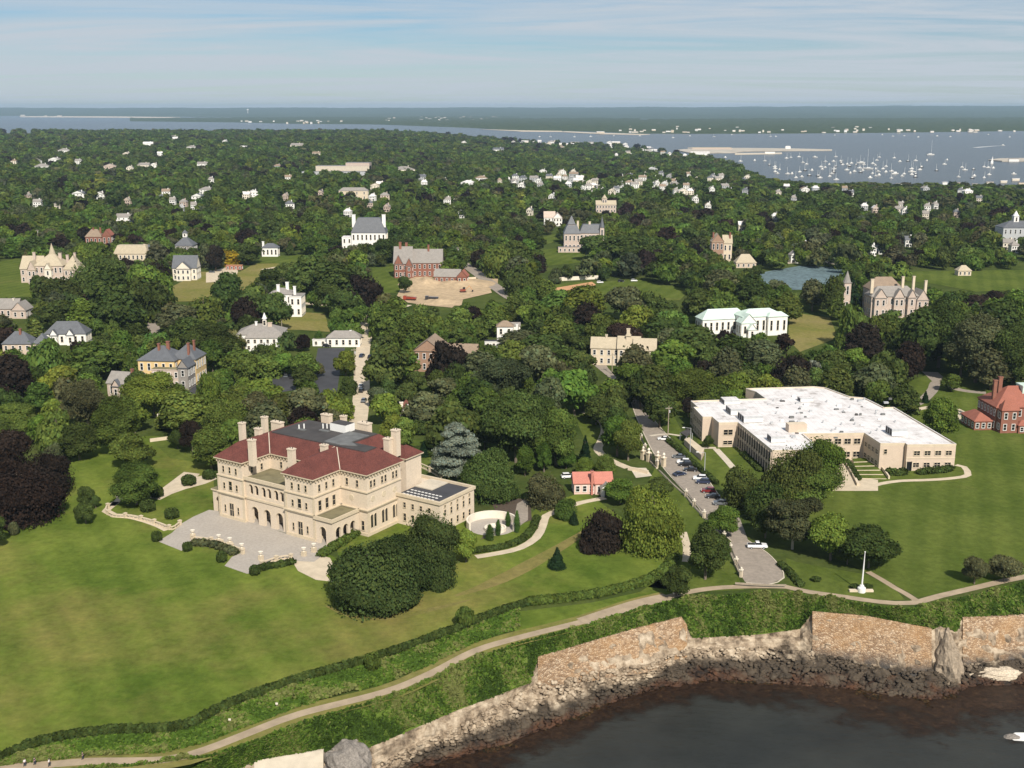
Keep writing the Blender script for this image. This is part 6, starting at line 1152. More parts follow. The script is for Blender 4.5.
# ---------------------------------------------------------------- boats
def hull(mb, Ln, Wd, H, m, z=0):
    st = [(-.5, .75), (-.3, 1), (0, 1), (.25, .75), (.42, .35), (.5, .03)]; k = len(mb.v)
    for x, w in st: mb.v += [(x*Ln*.94, -w*Wd*.35, z-.4), (x*Ln, -w*Wd/2, z+H), (x*Ln, w*Wd/2, z+H), (x*Ln*.94, w*Wd*.35, z-.4)]
    for i in range(len(st)-1):
        for q in range(4): j = (q+1) % 4; mb.f.append([k+i*4+q, k+i*4+4+q, k+i*4+4+j, k+i*4+j]); mb.m.append(mb.mi(m))
    mb.f.append([k, k+1, k+2, k+3]); mb.m.append(mb.mi(m)); e = k+4*(len(st)-1); mb.f.append([e+3, e+2, e+1, e]); mb.m.append(mb.mi(m))
def sea_pt(px, py): return Vector((*G0(px, py, SEA), SEA+.02))
def sailboat(px, py, Ln, mast, sail=False, colm=None, motor=False):
    p = sea_pt(px, py); mb = MB(); hull(mb, Ln, Ln*.3, Ln*.09+.4, colm or M_WHITE); H = Ln*.09+.4
    extr(mb, [(-Ln*.22, H), (Ln*.2, H), (Ln*.1, H+1.1+(1.5 if motor else 0)), (-Ln*.18, H+1.1+(1.5 if motor else 0))], -Ln*.07, Ln*.07, M_WHITE, .2)
    if not motor:
        mb.cyl((Ln*.08, 0, H), (Ln*.08, 0, H+mast), .24, .16, M_WHITE, 5); mb.cyl((Ln*.08, 0, H+1.6), (-Ln*.32, 0, H+1.7), .22, .2, M_CLOTHW, 5)
        mb.cyl((Ln*.08, -mast*.05, H+mast*.6), (Ln*.08, mast*.05, H+mast*.6), .05, .05, M_METAL, 4)
    if sail:
        n = 8
        for s0, a, b in ((0, (-Ln*.42, 1.8), (Ln*.06, mast*.98)), (1, (Ln*.5, .8), (Ln*.1, mast*.9))):
            for y in (0, .12): mb.face([(a[0], y+.6, H+a[1]), (Ln*.07, y, H+a[1]), (b[0], y, H+b[1])], M_CLOTHW)
    o = mb.build('sailboat' if not motor else 'motorboat'); o.location = p; o.rotation_euler = (0, 0, R(random.uniform(-40, 40)+random.choice((0, 180)))); return o
BO = [(992, 164, 14, 17, 1, 'white sailboat under full white sail near the right edge'), (868, 169, 22, 42, 0, 'tallest-masted sailboat in the left half of the anchorage'), (930.5, 155, 26, 40, 0, 'tall-masted sloop anchored far out alone'), (861, 163, 20, 18, 0, 'white sailboat just left of the tallest mast'), (895, 174, 18, 8, 2, 'largest white motor yacht amid the moored sailboats'), (815, 157.5, 16, 8, 2, 'white motor yacht off the end of the sandy pier'), (1003, 145.5, 14, 5, 2, 'white speedboat running at the right'), (912, 172, 16, 20, 0, 'white ketch with twin masts right of the motor yacht')]
LANDB = [('the sandy pier', 770, 151), ('the tallest mast', 868, 165), ('the largest motor yacht', 895, 174), ('the harbour-front wharf', 930, 184), ('the raised white sail', 992, 164), ('the big white boat shed', 702, 156), ('the lone tall sloop', 930, 155), ('the small right-hand pier', 1008, 161), ('the wooded harbour point', 745, 178)]
for x, y, Ln, ms, k, l in BO: tag(sailboat(x, y, Ln, ms, k == 1, None, k == 2), l, 'boat', 'boats in the harbour')
OB = []; rr = random.Random(5); pts_ = []
tries = 0
while len(pts_) < 98 and tries < 6000:
    tries += 1; x = rr.triangular(705, 1020, 850); y = rr.triangular(153, 182, 168)
    if y < 150+max(0, (x-840))*.045 or y > np.interp(x, [700, 730, 760, 800, 1024], [158, 164, 172, 180, 181]): continue
    if any(abs(x-q[0]) < 3.4 and abs(y-q[1]) < 1.3 for q in pts_+BO): continue
    pts_.append((x, y))
for (x, y) in pts_:
    mo = rr.random() < .3; Ln = rr.uniform(7, 11.5); o = sailboat(x, y, Ln, rr.uniform(11, 17), False, rr.choice((M_WHITE, M_WHITE, M_WHITE, M_DARKM)), mo); OB.append((o, 'white motorboat' if mo else 'bare-masted white sailboat', x, y))
for x in range(540, 1020, 16):
    if rr.random() < .7: xx = x+rr.uniform(-7, 7); o = sailboat(xx, rr.uniform(134.6, 137.5) if xx > 700 else rr.uniform(135.5, 138), rr.uniform(10, 16), 14, False, M_WHITE, rr.random() < .5); OB.append((o, 'tiny white boat', xx, 136))
_l = LAND; LAND = LANDB+[('the far wooded shore', 800, 131), ('the far channel mouth', 560, 134), ('the far right shore', 980, 131)]
for k in range(1): name_all([(o, d+' moored', x, y) for o, d, x, y in OB], 'boats in the harbour', 'boat')
for o, *_ in OB: o['category'] = 'boat'; o['label'] = o['label'].replace(' standing ', ' ')
LAND = _l
wk = MB(); p = sea_pt(1001, 145.6); q = sea_pt(975, 147.5); d = (p-q); d.z = 0; nn = Vector((-d.y, d.x, 0)).normalized(); wk.face([tuple(p-nn*1.5-q), tuple(p+nn*1.5-q), tuple(nn*9), tuple(-nn*9)], M_WHITE); o = wk.build('boat_wake'); o.location = q+Vector((0, 0, .12)); tag(o, 'white wake trailing behind the speedboat', None, None, 'stuff')
# ---------------------------------------------------------------- far shores: wooded low land across the water, bumpy with trees
M_FAR = lawn_mat('far_woods', (.018, .032, .012), (.066, .085, .03), (.15, .15, .07), 0, 0, .70)
M_BEACH = mat('far_beach', (.55, .47, .36), 1, .1, .02)
def far_shore(near, far, hgts, m=M_FAR, name='far_shore', treeh=10, nx=260, ny=14):
    """near and far: outline rows in the photograph at sea level, hgts: ground height from the shore to the back."""
    V, Fc = [], []; xs = np.linspace(near[0][0], near[-1][0], nx)
    for x in xs:
        a = Vector((*G0(x, float(np.interp(x, [p[0] for p in near], [p[1] for p in near])), SEA), 0)); fy = float(np.interp(x, [p[0] for p in far], [p[1] for p in far])); b = Vector((*G0(x, max(fy, 110.2), SEA), 0))
        hx = float(np.interp(x, [p[0] for p in hgts], [p[1] for p in hgts]))
        for r in range(ny):
            t = (r/(ny-1))**1.3; p = a.lerp(b, t); w = min(1, t*9); z = SEA-.6+w*(2+treeh*(.75+.5*noise.noise(Vector((p.x/70, p.y/160, 3))))+hx*sstep(t)+.12*hx*noise.noise(Vector((p.x/900, p.y/900, 7)))); 
            if r == ny-1: z = SEA-2
            V.append((p.x, p.y, z))
    for i in range(nx-1):
        for r in range(ny-1): k = i*ny+r; Fc.append((k, k+ny, k+ny+1, k+1))
    me = bpy.data.meshes.new(name); me.from_pydata(V, [], Fc); me.materials.append(m); return tag(link(name, me), kind='structure')
far_shore([(560, 130.5), (640, 133.8), (700, 134), (800, 133.6), (900, 132.8), (1024, 131), (1300, 129)], [(560, 122), (1300, 119)], [(560, 14), (800, 24), (1300, 26)], nx=420, treeh=14)
far_shore([(380, 124.6), (430, 126.5), (470, 128), (520, 130.8), (570, 131.2), (640, 133)], [(380, 120), (640, 120)], [(380, 6), (640, 16)], nx=200, treeh=18)
far_shore([(130, 121.3), (230, 122.4), (300, 124), (360, 124.3), (400, 125), (520, 124)], [(130, 119), (520, 117)], [(130, 2), (520, 12)], nx=200, treeh=16)
far_shore([(-300, 115.6), (20, 116), (120, 116.4), (260, 117.5), (420, 117.5), (800, 120), (1400, 119)], [(-300, 114), (1400, 114)], [(-300, 122), (100, 124), (400, 128), (700, 140), (850, 158), (1024, 172), (1400, 175)], nx=500, treeh=16, ny=20)
flat_land('beach', [(20, 116.3), (100, 116.4), (180, 117.2), (180, 118.2), (100, 117.6), (20, 117.2)], SEA+2, M_BEACH)
flat_land('beach', [(560, 132.2), (600, 134.2), (640, 135), (650, 134.6), (600, 133.2), (566, 131.6)], SEA+2, M_BEACH)
flat_land('beach', [(480, 129.4), (520, 131.6), (562, 131.9), (562, 131.2), (520, 130.6)], SEA+2, M_BEACH)
rr = random.Random(9); FH = []
def far_house(x, y, w, h, m=M_WHITE, z=SEA):
    p = Vector((*G0(x, y, z), z)); k = depth(*p)/F; mb = MB(); W_, H_ = w*k, h*k; mb.box(-W_/2, W_/2, 0, W_*.6, 0, H_*.65, m); roof_mb(mb, -W_/2, W_/2, 0, W_*.6, H_*.65, 'gable', H_*.35, random.choice((M_GREYR, M_ROOFW, M_ROOFW)), m, .3); o = mb.build('house'); o.location = p; return o
for (x0, x1, y0, y1, n, w0, w1, hh) in ((225, 330, 120.6, 122.6, 9, 2, 5, 1.3), (620, 1020, 130.2, 132.6, 38, 2.5, 7, 1.8), (600, 640, 132, 134, 2, 9, 12, 1.5), (20, 60, 115, 116, 3, 3, 6, 1)):
    for i in range(n):
        x, y = rr.uniform(x0, x1), rr.uniform(y0, y1); FH.append((far_house(x, y+.5, rr.uniform(w0, w1)*.72, hh*rr.uniform(.6, 1.0), rr.choice((M_WHITE, M_OFFW, M_OFFW, M_TAN2)), SEA+(12 if y < 126 else 6)), 'tiny pale house on the far shore', x, y))
mb = MB()
for (x0, x1, y0, y1, n, w0, w1, hh) in ((385, 500, 117.2, 120.5, 34, 2, 5, 1.5), (285, 345, 120.5, 122.5, 10, 2, 4, 1.2), (640, 770, 120.5, 124.5, 30, 2, 4.5, 1.4), (620, 1020, 126.5, 130.5, 24, 2, 5, 1.4), (780, 1000, 119, 123, 16, 2, 4, 1.2)):
    for i in range(n):
        x, y = rr.uniform(x0, x1), rr.uniform(y0, y1)+.5; z = SEA+12; p = Vector((*G0(x, y, z), z)); k = depth(*p)/F; w, h = rr.uniform(w0, w1)*.7*k, hh*rr.uniform(.6, 1)*k; m_ = rr.choice((M_WHITE, M_OFFW, M_OFFW, M_TAN2)); b0 = len(mb.v)
        mb.box(-w/2, w/2, 0, w*.6, -8, h*.65, m_); roof_mb(mb, -w/2, w/2, 0, w*.6, h*.65, 'gable', h*.35, M_GREYR, m_, .3); mb.v[b0:] = [(a+p.x, b+p.y, c+p.z) for a, b, c in mb.v[b0:]]
tag(mb.build('far_villages'), 'scattered specks of pale houses in the woods across the water', None, None, 'stuff')
for x in (520, 525, 536, 551, 556, 562, 570, 575, 590, 610, 616):
    y = rr.uniform(141.5, 146); p = G(x, y); o = far_house(x, y, rr.uniform(4, 9), 2.2, rr.choice((M_OFFW, M_WHITE)), hgt(p.x, p.y)+3); FH.append((o, 'pale house on the low green point', x, y))
_l = LAND; LAND = [('the far sandy headland', 610, 133), ('the far left beach', 60, 116), ('the far low spit', 300, 122), ('the far wooded shore', 800, 131), ('the far shore at right', 980, 129), ('the far channel', 680, 129), ('the low green point', 560, 144)]
name_all(FH, 'houses across the water', 'house')
for o, *_ in FH: o['category'] = 'house'; o['label'] = o['label'].replace(' standing ', ' ')
LAND = _l
for o, *_ in HS_: o['category'] = 'house'
t = thing('water_tower', 'white water tower on the far horizon ridge', 'water tower', Vector((*G0(248, 116, SEA), 35))); mb = MB(); mb.cyl((0, 0, -30), (0, 0, 40), 6, 5, M_WHITE, 10); mb.build('column', t); mb = MB(); mb.lathe((0, 0, 36), [(4, 0), (16, 10), (17, 20), (9, 28), (0, 30)], M_WHITE, 14); mb.build('tank', t)
# ---------------------------------------------------------------- trees: the ones that can be told apart, one by one
# photo column, foot row, top row, crown width, kind, [shape]
T = [(22, 525, 458, 84, 'c', 'dome'), (6, 505, 430, 62, 'c'), (46, 498, 446, 58, 'c', 'dome'), (80, 462, 424, 36, 'd'), (54, 474, 443, 24, 'o', 'dome'), (15, 440, 403, 42, 'g'), (55, 430, 399, 28, 'y'), (88, 432, 380, 46, 'o'), (119, 457, 397, 48, 'g', 'oval'), (133, 472, 434, 40, 'g'), (137, 508, 464, 50, 'g', 'oval'), (155, 420, 373, 56, 'y'), (140, 402, 370, 26, 'd'), (75, 414, 376, 46, 'o'), (48, 388, 338, 44, 'g'), (95, 382, 343, 52, 'g'), (72, 382, 350, 34, 'd'), (13, 408, 355, 46, 'c'), (193, 456, 420, 24, 'c'), (178, 450, 430, 18, 'd'), (87, 508, 486, 17, 'd', 'round'), (86, 525, 502, 21, 'd', 'round'), (-4, 548, 515, 22, 'd', 'round'), (96, 509, 495, 10, 'd'),  # last small dark tree is added in place of a cast shadow on the lawn
 (209, 410, 371, 26, 'y'), (229, 442, 397, 54, 'g'), (258, 432, 392, 40, 'o'), (262, 408, 379, 42, 'y'), (212, 472, 428, 40, 'g'), (305, 428, 388, 50, 'o'), (335, 422, 390, 40, 'y'), (283, 428, 394, 42, 'd'), (240, 382, 352, 42, 'g'), (265, 378, 353, 46, 'g'), (264, 362, 341, 28, 'd', 'dome'), (285, 377, 353, 30, 'g'), (305, 380, 352, 30, 'g'), (346, 377, 351, 24, 'y', 'round'), (349, 395, 376, 19, 'd', 'dome'), (318, 377, 363, 15, 'o'), (212, 364, 322, 56, 'd'), (190, 352, 318, 40, 'd'), (319, 345, 331, 9, 'p'), (303, 352, 335, 16, 'c'), (388, 394, 345, 46, 'd'), (397, 382, 350, 40, 'g'), (387, 427, 393, 30, 'y', 'round'), (394, 442, 414, 28, 'y', 'round'), (240, 410, 385, 34, 'g'), (222, 428, 400, 30, 'g'),
 (449, 382, 334, 44, 'c', 'dome'), (400, 380, 350, 40, 'g'), (415, 394, 371, 22, 'd'), (444, 404, 378, 36, 'o', 'open'), (425, 427, 392, 42, 'o'), (468, 436, 408, 34, 'd', 'dome'), (500, 404, 358, 58, 'o'), (523, 378, 355, 28, 'y'), (516, 466, 393, 68, 'd', 'round'), (556, 468, 408, 48, 'g', 'round'), (574, 418, 369, 46, 'g', 'round'), (548, 430, 380, 40, 'o', 'open'), (456, 480, 423, 54, 's'), (489, 501, 444, 58, 'd', 'dome'), (424, 457, 441, 13, 'k'), (525, 477, 446, 20, 'g', 'oval'), (544, 473, 443, 17, 'g', 'oval'), (585, 464, 435, 14, 'k'), (545, 368, 334, 52, 'd'), (576, 362, 330, 48, 'd'), (520, 354, 331, 46, 'o'), (580, 380, 352, 34, 'd'), (480, 385, 352, 40, 'o'), (470, 408, 378, 36, 'g', 'oval'), (500, 440, 405, 36, 'd'), (535, 440, 395, 44, 'd'), (566, 470, 448, 20, 'g'), (583, 402, 384, 24, 'd'),
 (545, 508, 470, 40, 'o', 'dome'), (602, 552, 503, 44, 'c', 'dome'), (651, 554, 480, 68, 'y', 'dome'), (557, 570, 547, 18, 'k'), (566, 519, 497, 24, 'g'), (574, 525, 511, 10, 'k'), (620, 506, 480, 32, 'g'), (676, 598, 566, 31, 'd', 'round'), (508, 527, 512, 6, 'p'), (517, 533, 511, 6, 'p'), (498, 536, 520, 6, 'p'), (490, 541, 525, 9, 'p'), (605, 482, 455, 22, 'g'), (585, 478, 458, 20, 'g'), (660, 500, 478, 26, 'd', 'round'),
 (614, 422, 385, 28, 'd'), (617, 458, 415, 34, 'g'), (628, 462, 420, 28, 'g'), (584, 410, 388, 22, 'd'), (596, 426, 396, 26, 'd'), (652, 410, 365, 48, 'd'), (693, 408, 370, 58, 'g'), (635, 388, 346, 36, 'o'), (726, 394, 348, 34, 'o'), (672, 376, 340, 46, 'g'), (694, 368, 326, 54, 'd'), (732, 372, 336, 42, 'd'), (760, 374, 340, 42, 'o'), (790, 390, 354, 42, 'c'), (756, 368, 344, 20, 'c'), (670, 408, 380, 34, 'g'), (712, 410, 382, 30, 'g'), (640, 410, 372, 30, 'd'), (745, 390, 360, 36, 'd'), (688, 418, 398, 14, 'c'), (708, 449, 435, 11, 'd', 'round'),
 (792, 508, 446, 62, 'd'), (818, 488, 436, 52, 'g'), (806, 508, 464, 64, 'g', 'round'), (742, 508, 467, 42, 'd'), (792, 553, 500, 58, 'o', 'open'), (830, 563, 515, 44, 'y', 'round'), (868, 572, 528, 56, 'd', 'round'), (764, 520, 480, 44, 'd'), (724, 537, 506, 34, 'g', 'round'), (705, 582, 527, 38, 'd', 'oval'), (718, 568, 535, 26, 'd'), (974, 586, 557, 25, 'o', 'round'), (1003, 584, 556, 34, 'o', 'round'), (939, 442, 398, 36, 'g', 'oval'), (951, 392, 374, 21, 'g', 'round'), (847, 566, 540, 26, 'd'), (765, 540, 505, 30, 'd'),
 (938, 370, 298, 60, 'd', 'oval'), (975, 385, 305, 62, 'o'), (1012, 392, 326, 56, 'd'), (918, 372, 310, 44, 'd', 'oval'), (1000, 350, 300, 50, 'd'), (850, 348, 302, 30, 'g'), (850, 312, 276, 24, 'k'), (831, 318, 277, 24, 'd'), (812, 312, 280, 24, 'o'), (862, 370, 324, 40, 'c'), (907, 384, 342, 32, 'c'), (884, 396, 350, 46, 'd', 'dome'), (850, 398, 368, 48, 'd', 'dome'), (832, 380, 350, 34, 'd'), (812, 390, 360, 20, 's'), (925, 403, 391, 9, 'k'), (880, 345, 315, 34, 'g'), (900, 350, 330, 22, 'g'), (895, 404, 385, 24, 'd'), (960, 380, 330, 46, 'd'), (990, 392, 350, 40, 'o'),
 (100, 300, 245, 62, 'd', 'dome'), (150, 300, 258, 48, 'g', 'dome'), (150, 322, 275, 50, 'd'), (110, 320, 272, 46, 'd'), (65, 308, 278, 46, 'd'), (120, 335, 292, 50, 'd'), (85, 335, 300, 30, 'y', 'column'), (60, 330, 300, 40, 'd'), (20, 240, 236, 10, 'y', 'cone'), (228, 266, 247, 30, 'Y', 'dome'), (212, 268, 242, 28, 'o'), (216, 272, 245, 18, 'c'), (248, 265, 244, 30, 'd'), (180, 335, 305, 44, 'o'), (205, 330, 295, 44, 'g'), (230, 315, 272, 36, 'd'), (250, 320, 290, 36, 'd'), (277, 332, 292, 32, 'd', 'round'), (310, 300, 255, 44, 'd'), (335, 305, 262, 50, 'd'), (365, 306, 270, 38, 'c', 'dome'), (270, 295, 268, 26, 'd'), (290, 285, 262, 30, 'd'), (345, 322, 290, 32, 'd'), (338, 328, 308, 16, 'g'), (350, 330, 310, 16, 'g'), (425, 276, 255, 21, 'c', 'dome'), (385, 265, 238, 24, 'd'), (405, 294, 276, 14, 'd'), (536, 272, 252, 24, 'c', 'dome'), (535, 255, 232, 22, 'd'), (515, 275, 240, 34, 'd'), (500, 278, 245, 34, 'g'), (520, 296, 264, 36, 'd'), (595, 262, 235, 32, 'd'), (625, 268, 235, 50, 'd'), (545, 308, 280, 26, 'g'), (585, 325, 286, 44, 'y'), (560, 320, 290, 40, 'g'), (625, 322, 286, 40, 'o'), (650, 322, 290, 36, 'd'), (665, 330, 300, 34, 'd'), (700, 325, 290, 36, 'd'), (605, 352, 325, 20, 'd', 'round'), (175, 372, 354, 20, 'g'), (115, 345, 322, 20, 'g'), (135, 350, 325, 36, 'd'), (750, 312, 275, 34, 'd'), (720, 300, 270, 36, 'o'), (775, 300, 280, 24, 'o'), (660, 350, 318, 50, 'd')]
for q in T:
    tree_px(*q[:5], shape=q[5] if len(q) > 5 else None, lod=0 if q[1] > 430 or q[3] > 55 else 1)
for q in ((374, 610, 536, 92, 'w', 'dome'), (400, 592, 533, 72, 'w', 'dome'), (430, 570, 504, 60, 'w', 'dome'), (440, 588, 548, 36, 'w', 'dome'), (466, 564, 529, 25, 'y', 'round')): tree_px(*q[:5], shape=q[5], lod=0)
# ---- the rest of the woods, sown so as to leave lawns, roads and house fronts open
def inside(poly, x, y):
    c = False; n = len(poly); j = n-1
    for i in range(n):
        xi, yi = poly[i]; xj, yj = poly[j]
        if (yi > y) != (yj > y) and x < (xj-xi)*(y-yi)/(yj-yi)+xi: c = not c
        j = i
    return c
FOOT += [[(S0.x+x*cS-y*sS, S0.y+x*sS+y*cS) for x, y in OUT], [tuple(MW(*q)[:2]) for q in ((-46, -1), (8, -1), (26, 24), (26, 44), (-46, 44))]]
BB = [(min(p[0] for p in c), max(p[0] for p in c), min(p[1] for p in c), max(p[1] for p in c), c) for c in CLEAR]
def clear_hit(x, y):
    for a, b, c, d, poly in BB:
        if a <= x <= b and c <= y <= d and inside(poly, x, y): return True
    return False
NEARB = [(q[0], q[1], q[2], q[3]) for q in T]
GRID = {}
def near_tree(x, y, r):
    g = 30
    for i in range(int(x//g)-1, int(x//g)+2):
        for j in range(int(y//g)-1, int(y//g)+2):
            for (a, b, q) in GRID.get((i, j), ()):
                if (a-x)**2+(b-y)**2 < (.76*(q+r))**2: return True
    return False
def reg(x, y, r): GRID.setdefault((int(x//30), int(y//30)), []).append((x, y, r))
for t_, k_, s_, x, y, z, h, r in TREES: reg(x, y, r)
def ok(x, y, z, h, r):
    bx, by = Pj(x, y, z)
    if by > 470 and not (by < 520 and bx < 70): return False
    if clear_hit(bx, by): return False
    for fp in FOOT:
        for ex, ey in ((0, 0), (.8*r, 0), (-.8*r, 0), (0, .8*r), (0, -.8*r)):
            if inside(fp, x+ex, y+ey): return False
    tx, ty = Pj(x, y, z+h*.95); mx, my = Pj(x, y, z+h*.5); k = F/depth(x, y, z)*r
    for px, py in ((tx, ty), (mx, my), (mx-k*.7, my), (mx+k*.7, my)):
        if clear_hit(px, py): return False
    for x0, y0, x1, y1, dist in KEEP:
        if y < dist+30:
            if y < dist and mx+k > x0 and mx-k < x1 and ty < y1 and by > y0:
                if min(mx+k, x1)-max(mx-k, x0) > .1*min(x1-x0, 2*k) and y1-ty > .14*(y1-y0): return False
            if abs(y-dist-8) < 14 and x0-1 < mx < x1+1 and y1-2 < by+12 and by > y1-12: return False
    return True
rr = random.Random(33); FOREST = []; y = 380.0
KW = ['d', 'd', 'b', 'g', 'g', 'g', 'o', 'o', 'y', 'd', 'b', 'c']
while y < 4750:
    st = 10.6 if y < 650 else 11.0+(y-650)*.0016; x = -.62*y-10
    while x < .62*y+10:
        for q in range(1):
            ax, ay = x+rr.uniform(-.5, .5)*st, y+rr.uniform(-.5, .5)*st
            if ay > .96*shore(ax, ay): continue
            n_ = noise.noise(Vector((ax/140, ay/140, 1.5))); r = rr.choice((rr.uniform(4, 6.5), rr.uniform(6.2, 9.8)))*(1+min(.22, max(0, y-900)*.0001)); h = r*rr.uniform(1.15, 1.7)+4
            if y > 1700: h *= .85
            if ax > .2*ay and ay > .8*shore(ax, ay): h *= .55
            z = hgt(ax, ay)
            if ay > 1100 and n_ < -.26 and rr.random() < .7: continue
            pxx, pyy = Pj(ax, ay, z)
            if ay > 2600 and 495 < pxx < 720 and pyy < np.interp(pxx, [495, 560, 640, 720], [142, 149, 153, 160]) and rr.random() < .88: continue
            if near_tree(ax, ay, r) or not ok(ax, ay, z, h, r): continue
            kind = rr.choice(KW[:6] if n_ > .1 else KW); reg(ax, ay, r); FOREST.append((ax, ay, z, h, r, kind))
        x += st
    y += st*.9
# the largest of these in the picture are trees of their own, the rest one far wood
NIND = 300-len(TREES)
vis = [i for i, f in enumerate(FOREST) if -25 < Pj(f[0], f[1], f[2])[0] < 1050 and f[1] < 900]
vis.sort(key=lambda i: -FOREST[i][4]/FOREST[i][1]); own = set(vis[:max(0, NIND)])
for i in own: ax, ay, z, h, r, kind = FOREST[i]; tree(ax, ay, h, r, kind, lod=1)
VV, FF, TT, b0 = [], {}, [], 0
for i, (ax, ay, z, h, r, kind) in enumerate(FOREST):
    if i in own: continue
    lod = 1 if ay < 480 else 2 if ay < 1250 else 3
    sh = rr.choices(('round', 'oval', 'dome', 'cone'), (6, 3, 1.6, .5))[0]; V, fs, T_ = proto(sh, rr.randrange(3), lod); a = rr.uniform(0, 6.28); ca, sa = math.cos(a), math.sin(a)
    hb = h*.1; P = np.stack([(V[:, 0]*ca-V[:, 1]*sa)*r*1.08+ax, (V[:, 0]*sa+V[:, 1]*ca)*r*1.08+ay, V[:, 2]*((h-hb)/ASP[sh])+z+hb], 1); VV.append(P.astype(np.float32))
    k = np.array(COLS[kind])*rr.uniform(.72, 1.28)*np.array((rr.uniform(.88, 1.15), 1, rr.uniform(.85, 1.2))); TT.append((T_*k).astype(np.float32))
    for f in fs: FF.setdefault(f.shape[1], []).append(f+b0)
    b0 += len(V)
if VV:
    wo = link('far_wood', np_mesh('far_wood', np.concatenate(VV), [np.concatenate(v) for v in FF.values()], np.concatenate(TT), M_LEAF)); tag(wo, 'dense wood of broadleaf trees stretching back to the harbour and the far water', kind='stuff')
del VV, TT, FF
print('TREES', len(TREES), 'FOREST', len(FOREST), 'VERTS', b0)
KWORD = {'b': 'bright green', 'g': 'green', 'd': 'dark green', 'y': 'bright yellow-green', 'c': 'dark purple-leaved', 's': 'silvery blue', 'o': 'dull olive', 'k': 'dark pointed', 'p': 'slim upright', 'w': 'huge dark domed', 'Y': 'golden yellow'}
SWORD = {'round': 'spreading tree', 'oval': 'tall tree', 'cone': 'conical tree', 'column': 'column tree', 'cedar': 'layered cedar', 'dome': 'domed tree', 'open': 'sparse bare-limbed tree'}
LAND += [('the turning circle', 760, 570), ('the flagpole', 861, 588), ('the garden paths', 150, 505), ('the dark parking lot', 330, 372), ('the estate gateway', 653, 463), ('the curving gravel path', 535, 535), ('the sandy building site', 445, 294), ('the ball field', 620, 292), ('the blue-green lot', 800, 280), ('the far left lawn edge', 20, 520), ('the silvery cedar', 456, 470), ('the round walled court', 492, 527)]
name_all([(t_, (KWORD[k_]+' '+SWORD[s_]).replace('huge dark domed domed', 'huge dark domed').replace('dark pointed conical', 'dark pointed conical'), *Pj(x, y, z+h*.3)) for t_, k_, s_, x, y, z, h, r in TREES], 'trees on and around the estates', 'tree')
# ---------------------------------------------------------------- undergrowth on the bluff and rough verge
def ground_cover(name, A, B, xs, n, size, cols, zlift=.5, hgt_=1.6, label=None, seed=2):
    r = np.random.default_rng(seed); k = n; x = r.uniform(xs[0], xs[1], k); t = r.random(k); C = []
    for i in range(k):
        p = line_at(A, x[i]).lerp(line_at(B, x[i]), t[i]); q = noise.noise(Vector((p.x*.12, p.y*.12, 4)))+.6*noise.noise(Vector((p.x*.4, p.y*.4, 9))); C.append((p.x, p.y, p.z+zlift*r.random()+max(0, q)*hgt_, q))
    C = np.array(C); c = C[:, :3]; nn = r.normal(0, .6, (k, 3)); nn[:, 2] += .9; nn[:, 1] -= .35; nn /= np.linalg.norm(nn, axis=1)[:, None]
    a = np.cross(nn, r.normal(size=(k, 3))); a /= np.linalg.norm(a, axis=1)[:, None]; b = np.cross(nn, a); s = size*r.uniform(.5, 1.4, (k, 1))
    V = np.stack([c-a*s, c-b*s, c+a*s, c+b*s], 1).reshape(-1, 3); pick = np.clip((C[:, 3]*1.4+r.normal(0, .35, k)+.5)*len(cols), 0, len(cols)-1).astype(int)
    T_ = np.repeat(np.array(cols)[pick]*r.uniform(.75, 1.3, (k, 1)), 4, 0); o = link(name, np_mesh(name, V, [np.arange(4*k).reshape(-1, 4)], T_, M_LEAF)); return tag(o, label, None, None, 'stuff')
GC = [(.040, .070, .014), (.060, .106, .018), (.074, .130, .020), (.086, .146, .022), (.10, .16, .025), (.12, .17, .032), (.155, .17, .055)]
ground_cover('undergrowth', C0, C1, (-20, 1060), 60000, .42, GC, .45, 1.8, 'thick green scrub covering the bluff above the sea walls')
HE = [(0, 762), (50, 744), (110, 735), (180, 731), (230, 708), (300, 683), (380, 660), (450, 635), (500, 615), (530, 606), (590, 599), (640, 590)]
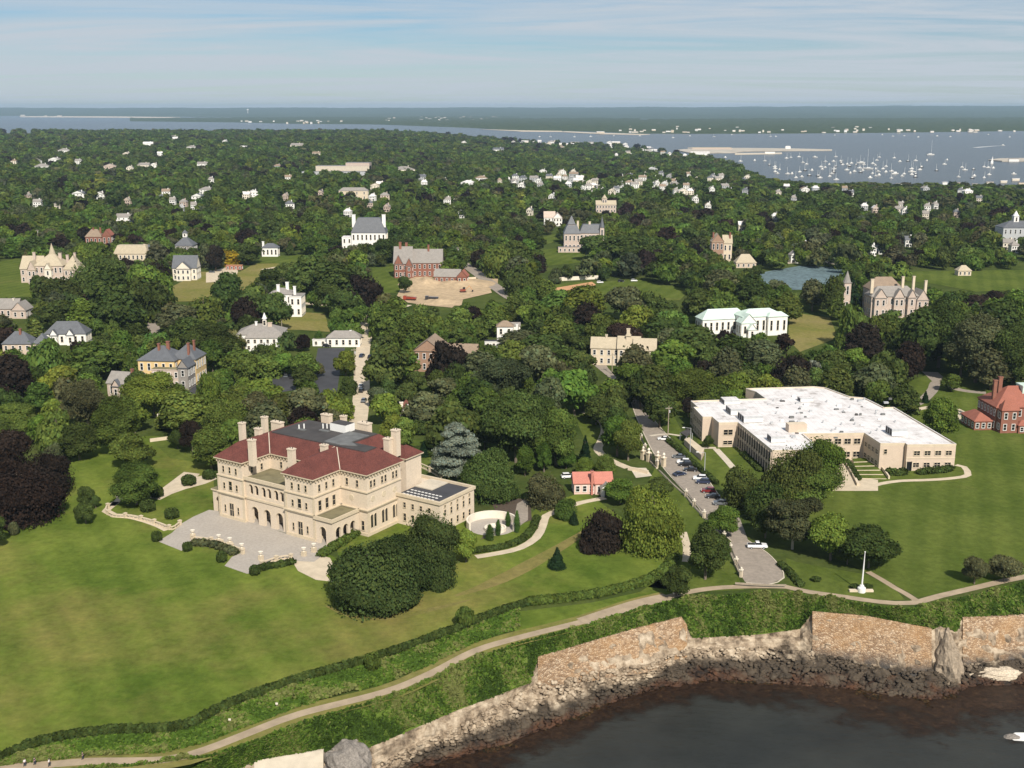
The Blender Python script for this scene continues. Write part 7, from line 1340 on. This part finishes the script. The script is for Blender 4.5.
VE = [(0, 766), (88, 757), (164, 753), (205, 743), (249, 726), (300, 707), (385, 684), (432, 665), (475, 643), (518, 629), (582, 612), (640, 594)]
ground_cover('undergrowth', HE, VE, (0, 520), 17000, .36, GC[1:], .25, .8, 'rough green scrub between the lawn hedge and the cliff walk', 5)
# weed beds showing at the surface off the shore
r = np.random.default_rng(8); C = []
while len(C) < 5200:
    x = r.uniform(330, 1010); t = 1+.55*r.random()**1.6*(1 if x < 640 or x > 850 else .5); p = line_at(C2, x).lerp(line_at(C3, x), t)
    if noise.noise(Vector((p.x*.16, p.y*.16, 2)))+.5*noise.noise(Vector((p.x*.5, p.y*.5, 5))) > .05+.5*(t-1): C.append((p.x, p.y, SEA+.03+.12*r.random()))
c = np.array(C); k = len(c); nn = r.normal(0, .22, (k, 3)); nn[:, 2] += 1; nn /= np.linalg.norm(nn, axis=1)[:, None]; a = np.cross(nn, r.normal(size=(k, 3))); a /= np.linalg.norm(a, axis=1)[:, None]; b = np.cross(nn, a); s = .38*r.uniform(.5, 1.6, (k, 1))
V = np.stack([c-a*s, c-b*s*.7, c+a*s, c+b*s*.7], 1).reshape(-1, 3); T_ = np.repeat(np.array([(.040, .026, .014), (.065, .035, .017), (.025, .022, .014), (.09, .06, .03)])[r.integers(0, 4, k)], 4, 0)
o = link('seaweed', np_mesh('seaweed', V, [np.arange(4*k).reshape(-1, 4)], T_, M_LEAF)); tag(o, 'brown seaweed floating at the foot of the rocks', None, None, 'stuff')
# ---------------------------------------------------------------- air
m = bpy.data.materials.new('air'); m.use_nodes = True; N = m.node_tree.nodes; N.remove(N['Principled BSDF']); pv = N.new('ShaderNodeVolumePrincipled'); pv.inputs['Color'].default_value = (.46, .64, .83, 1); pv.inputs['Density'].default_value = HAZE; pv.inputs['Anisotropy'].default_value = 0.0; m.node_tree.links.new(pv.outputs[0], N['Material Output'].inputs['Volume'])
if HAZE > 0:
    mb = MB(); mb.box(-45000, 45000, -700, 30600, SEA-3.5, 200, m); o = mb.build('haze'); tag(o, kind='stuff')
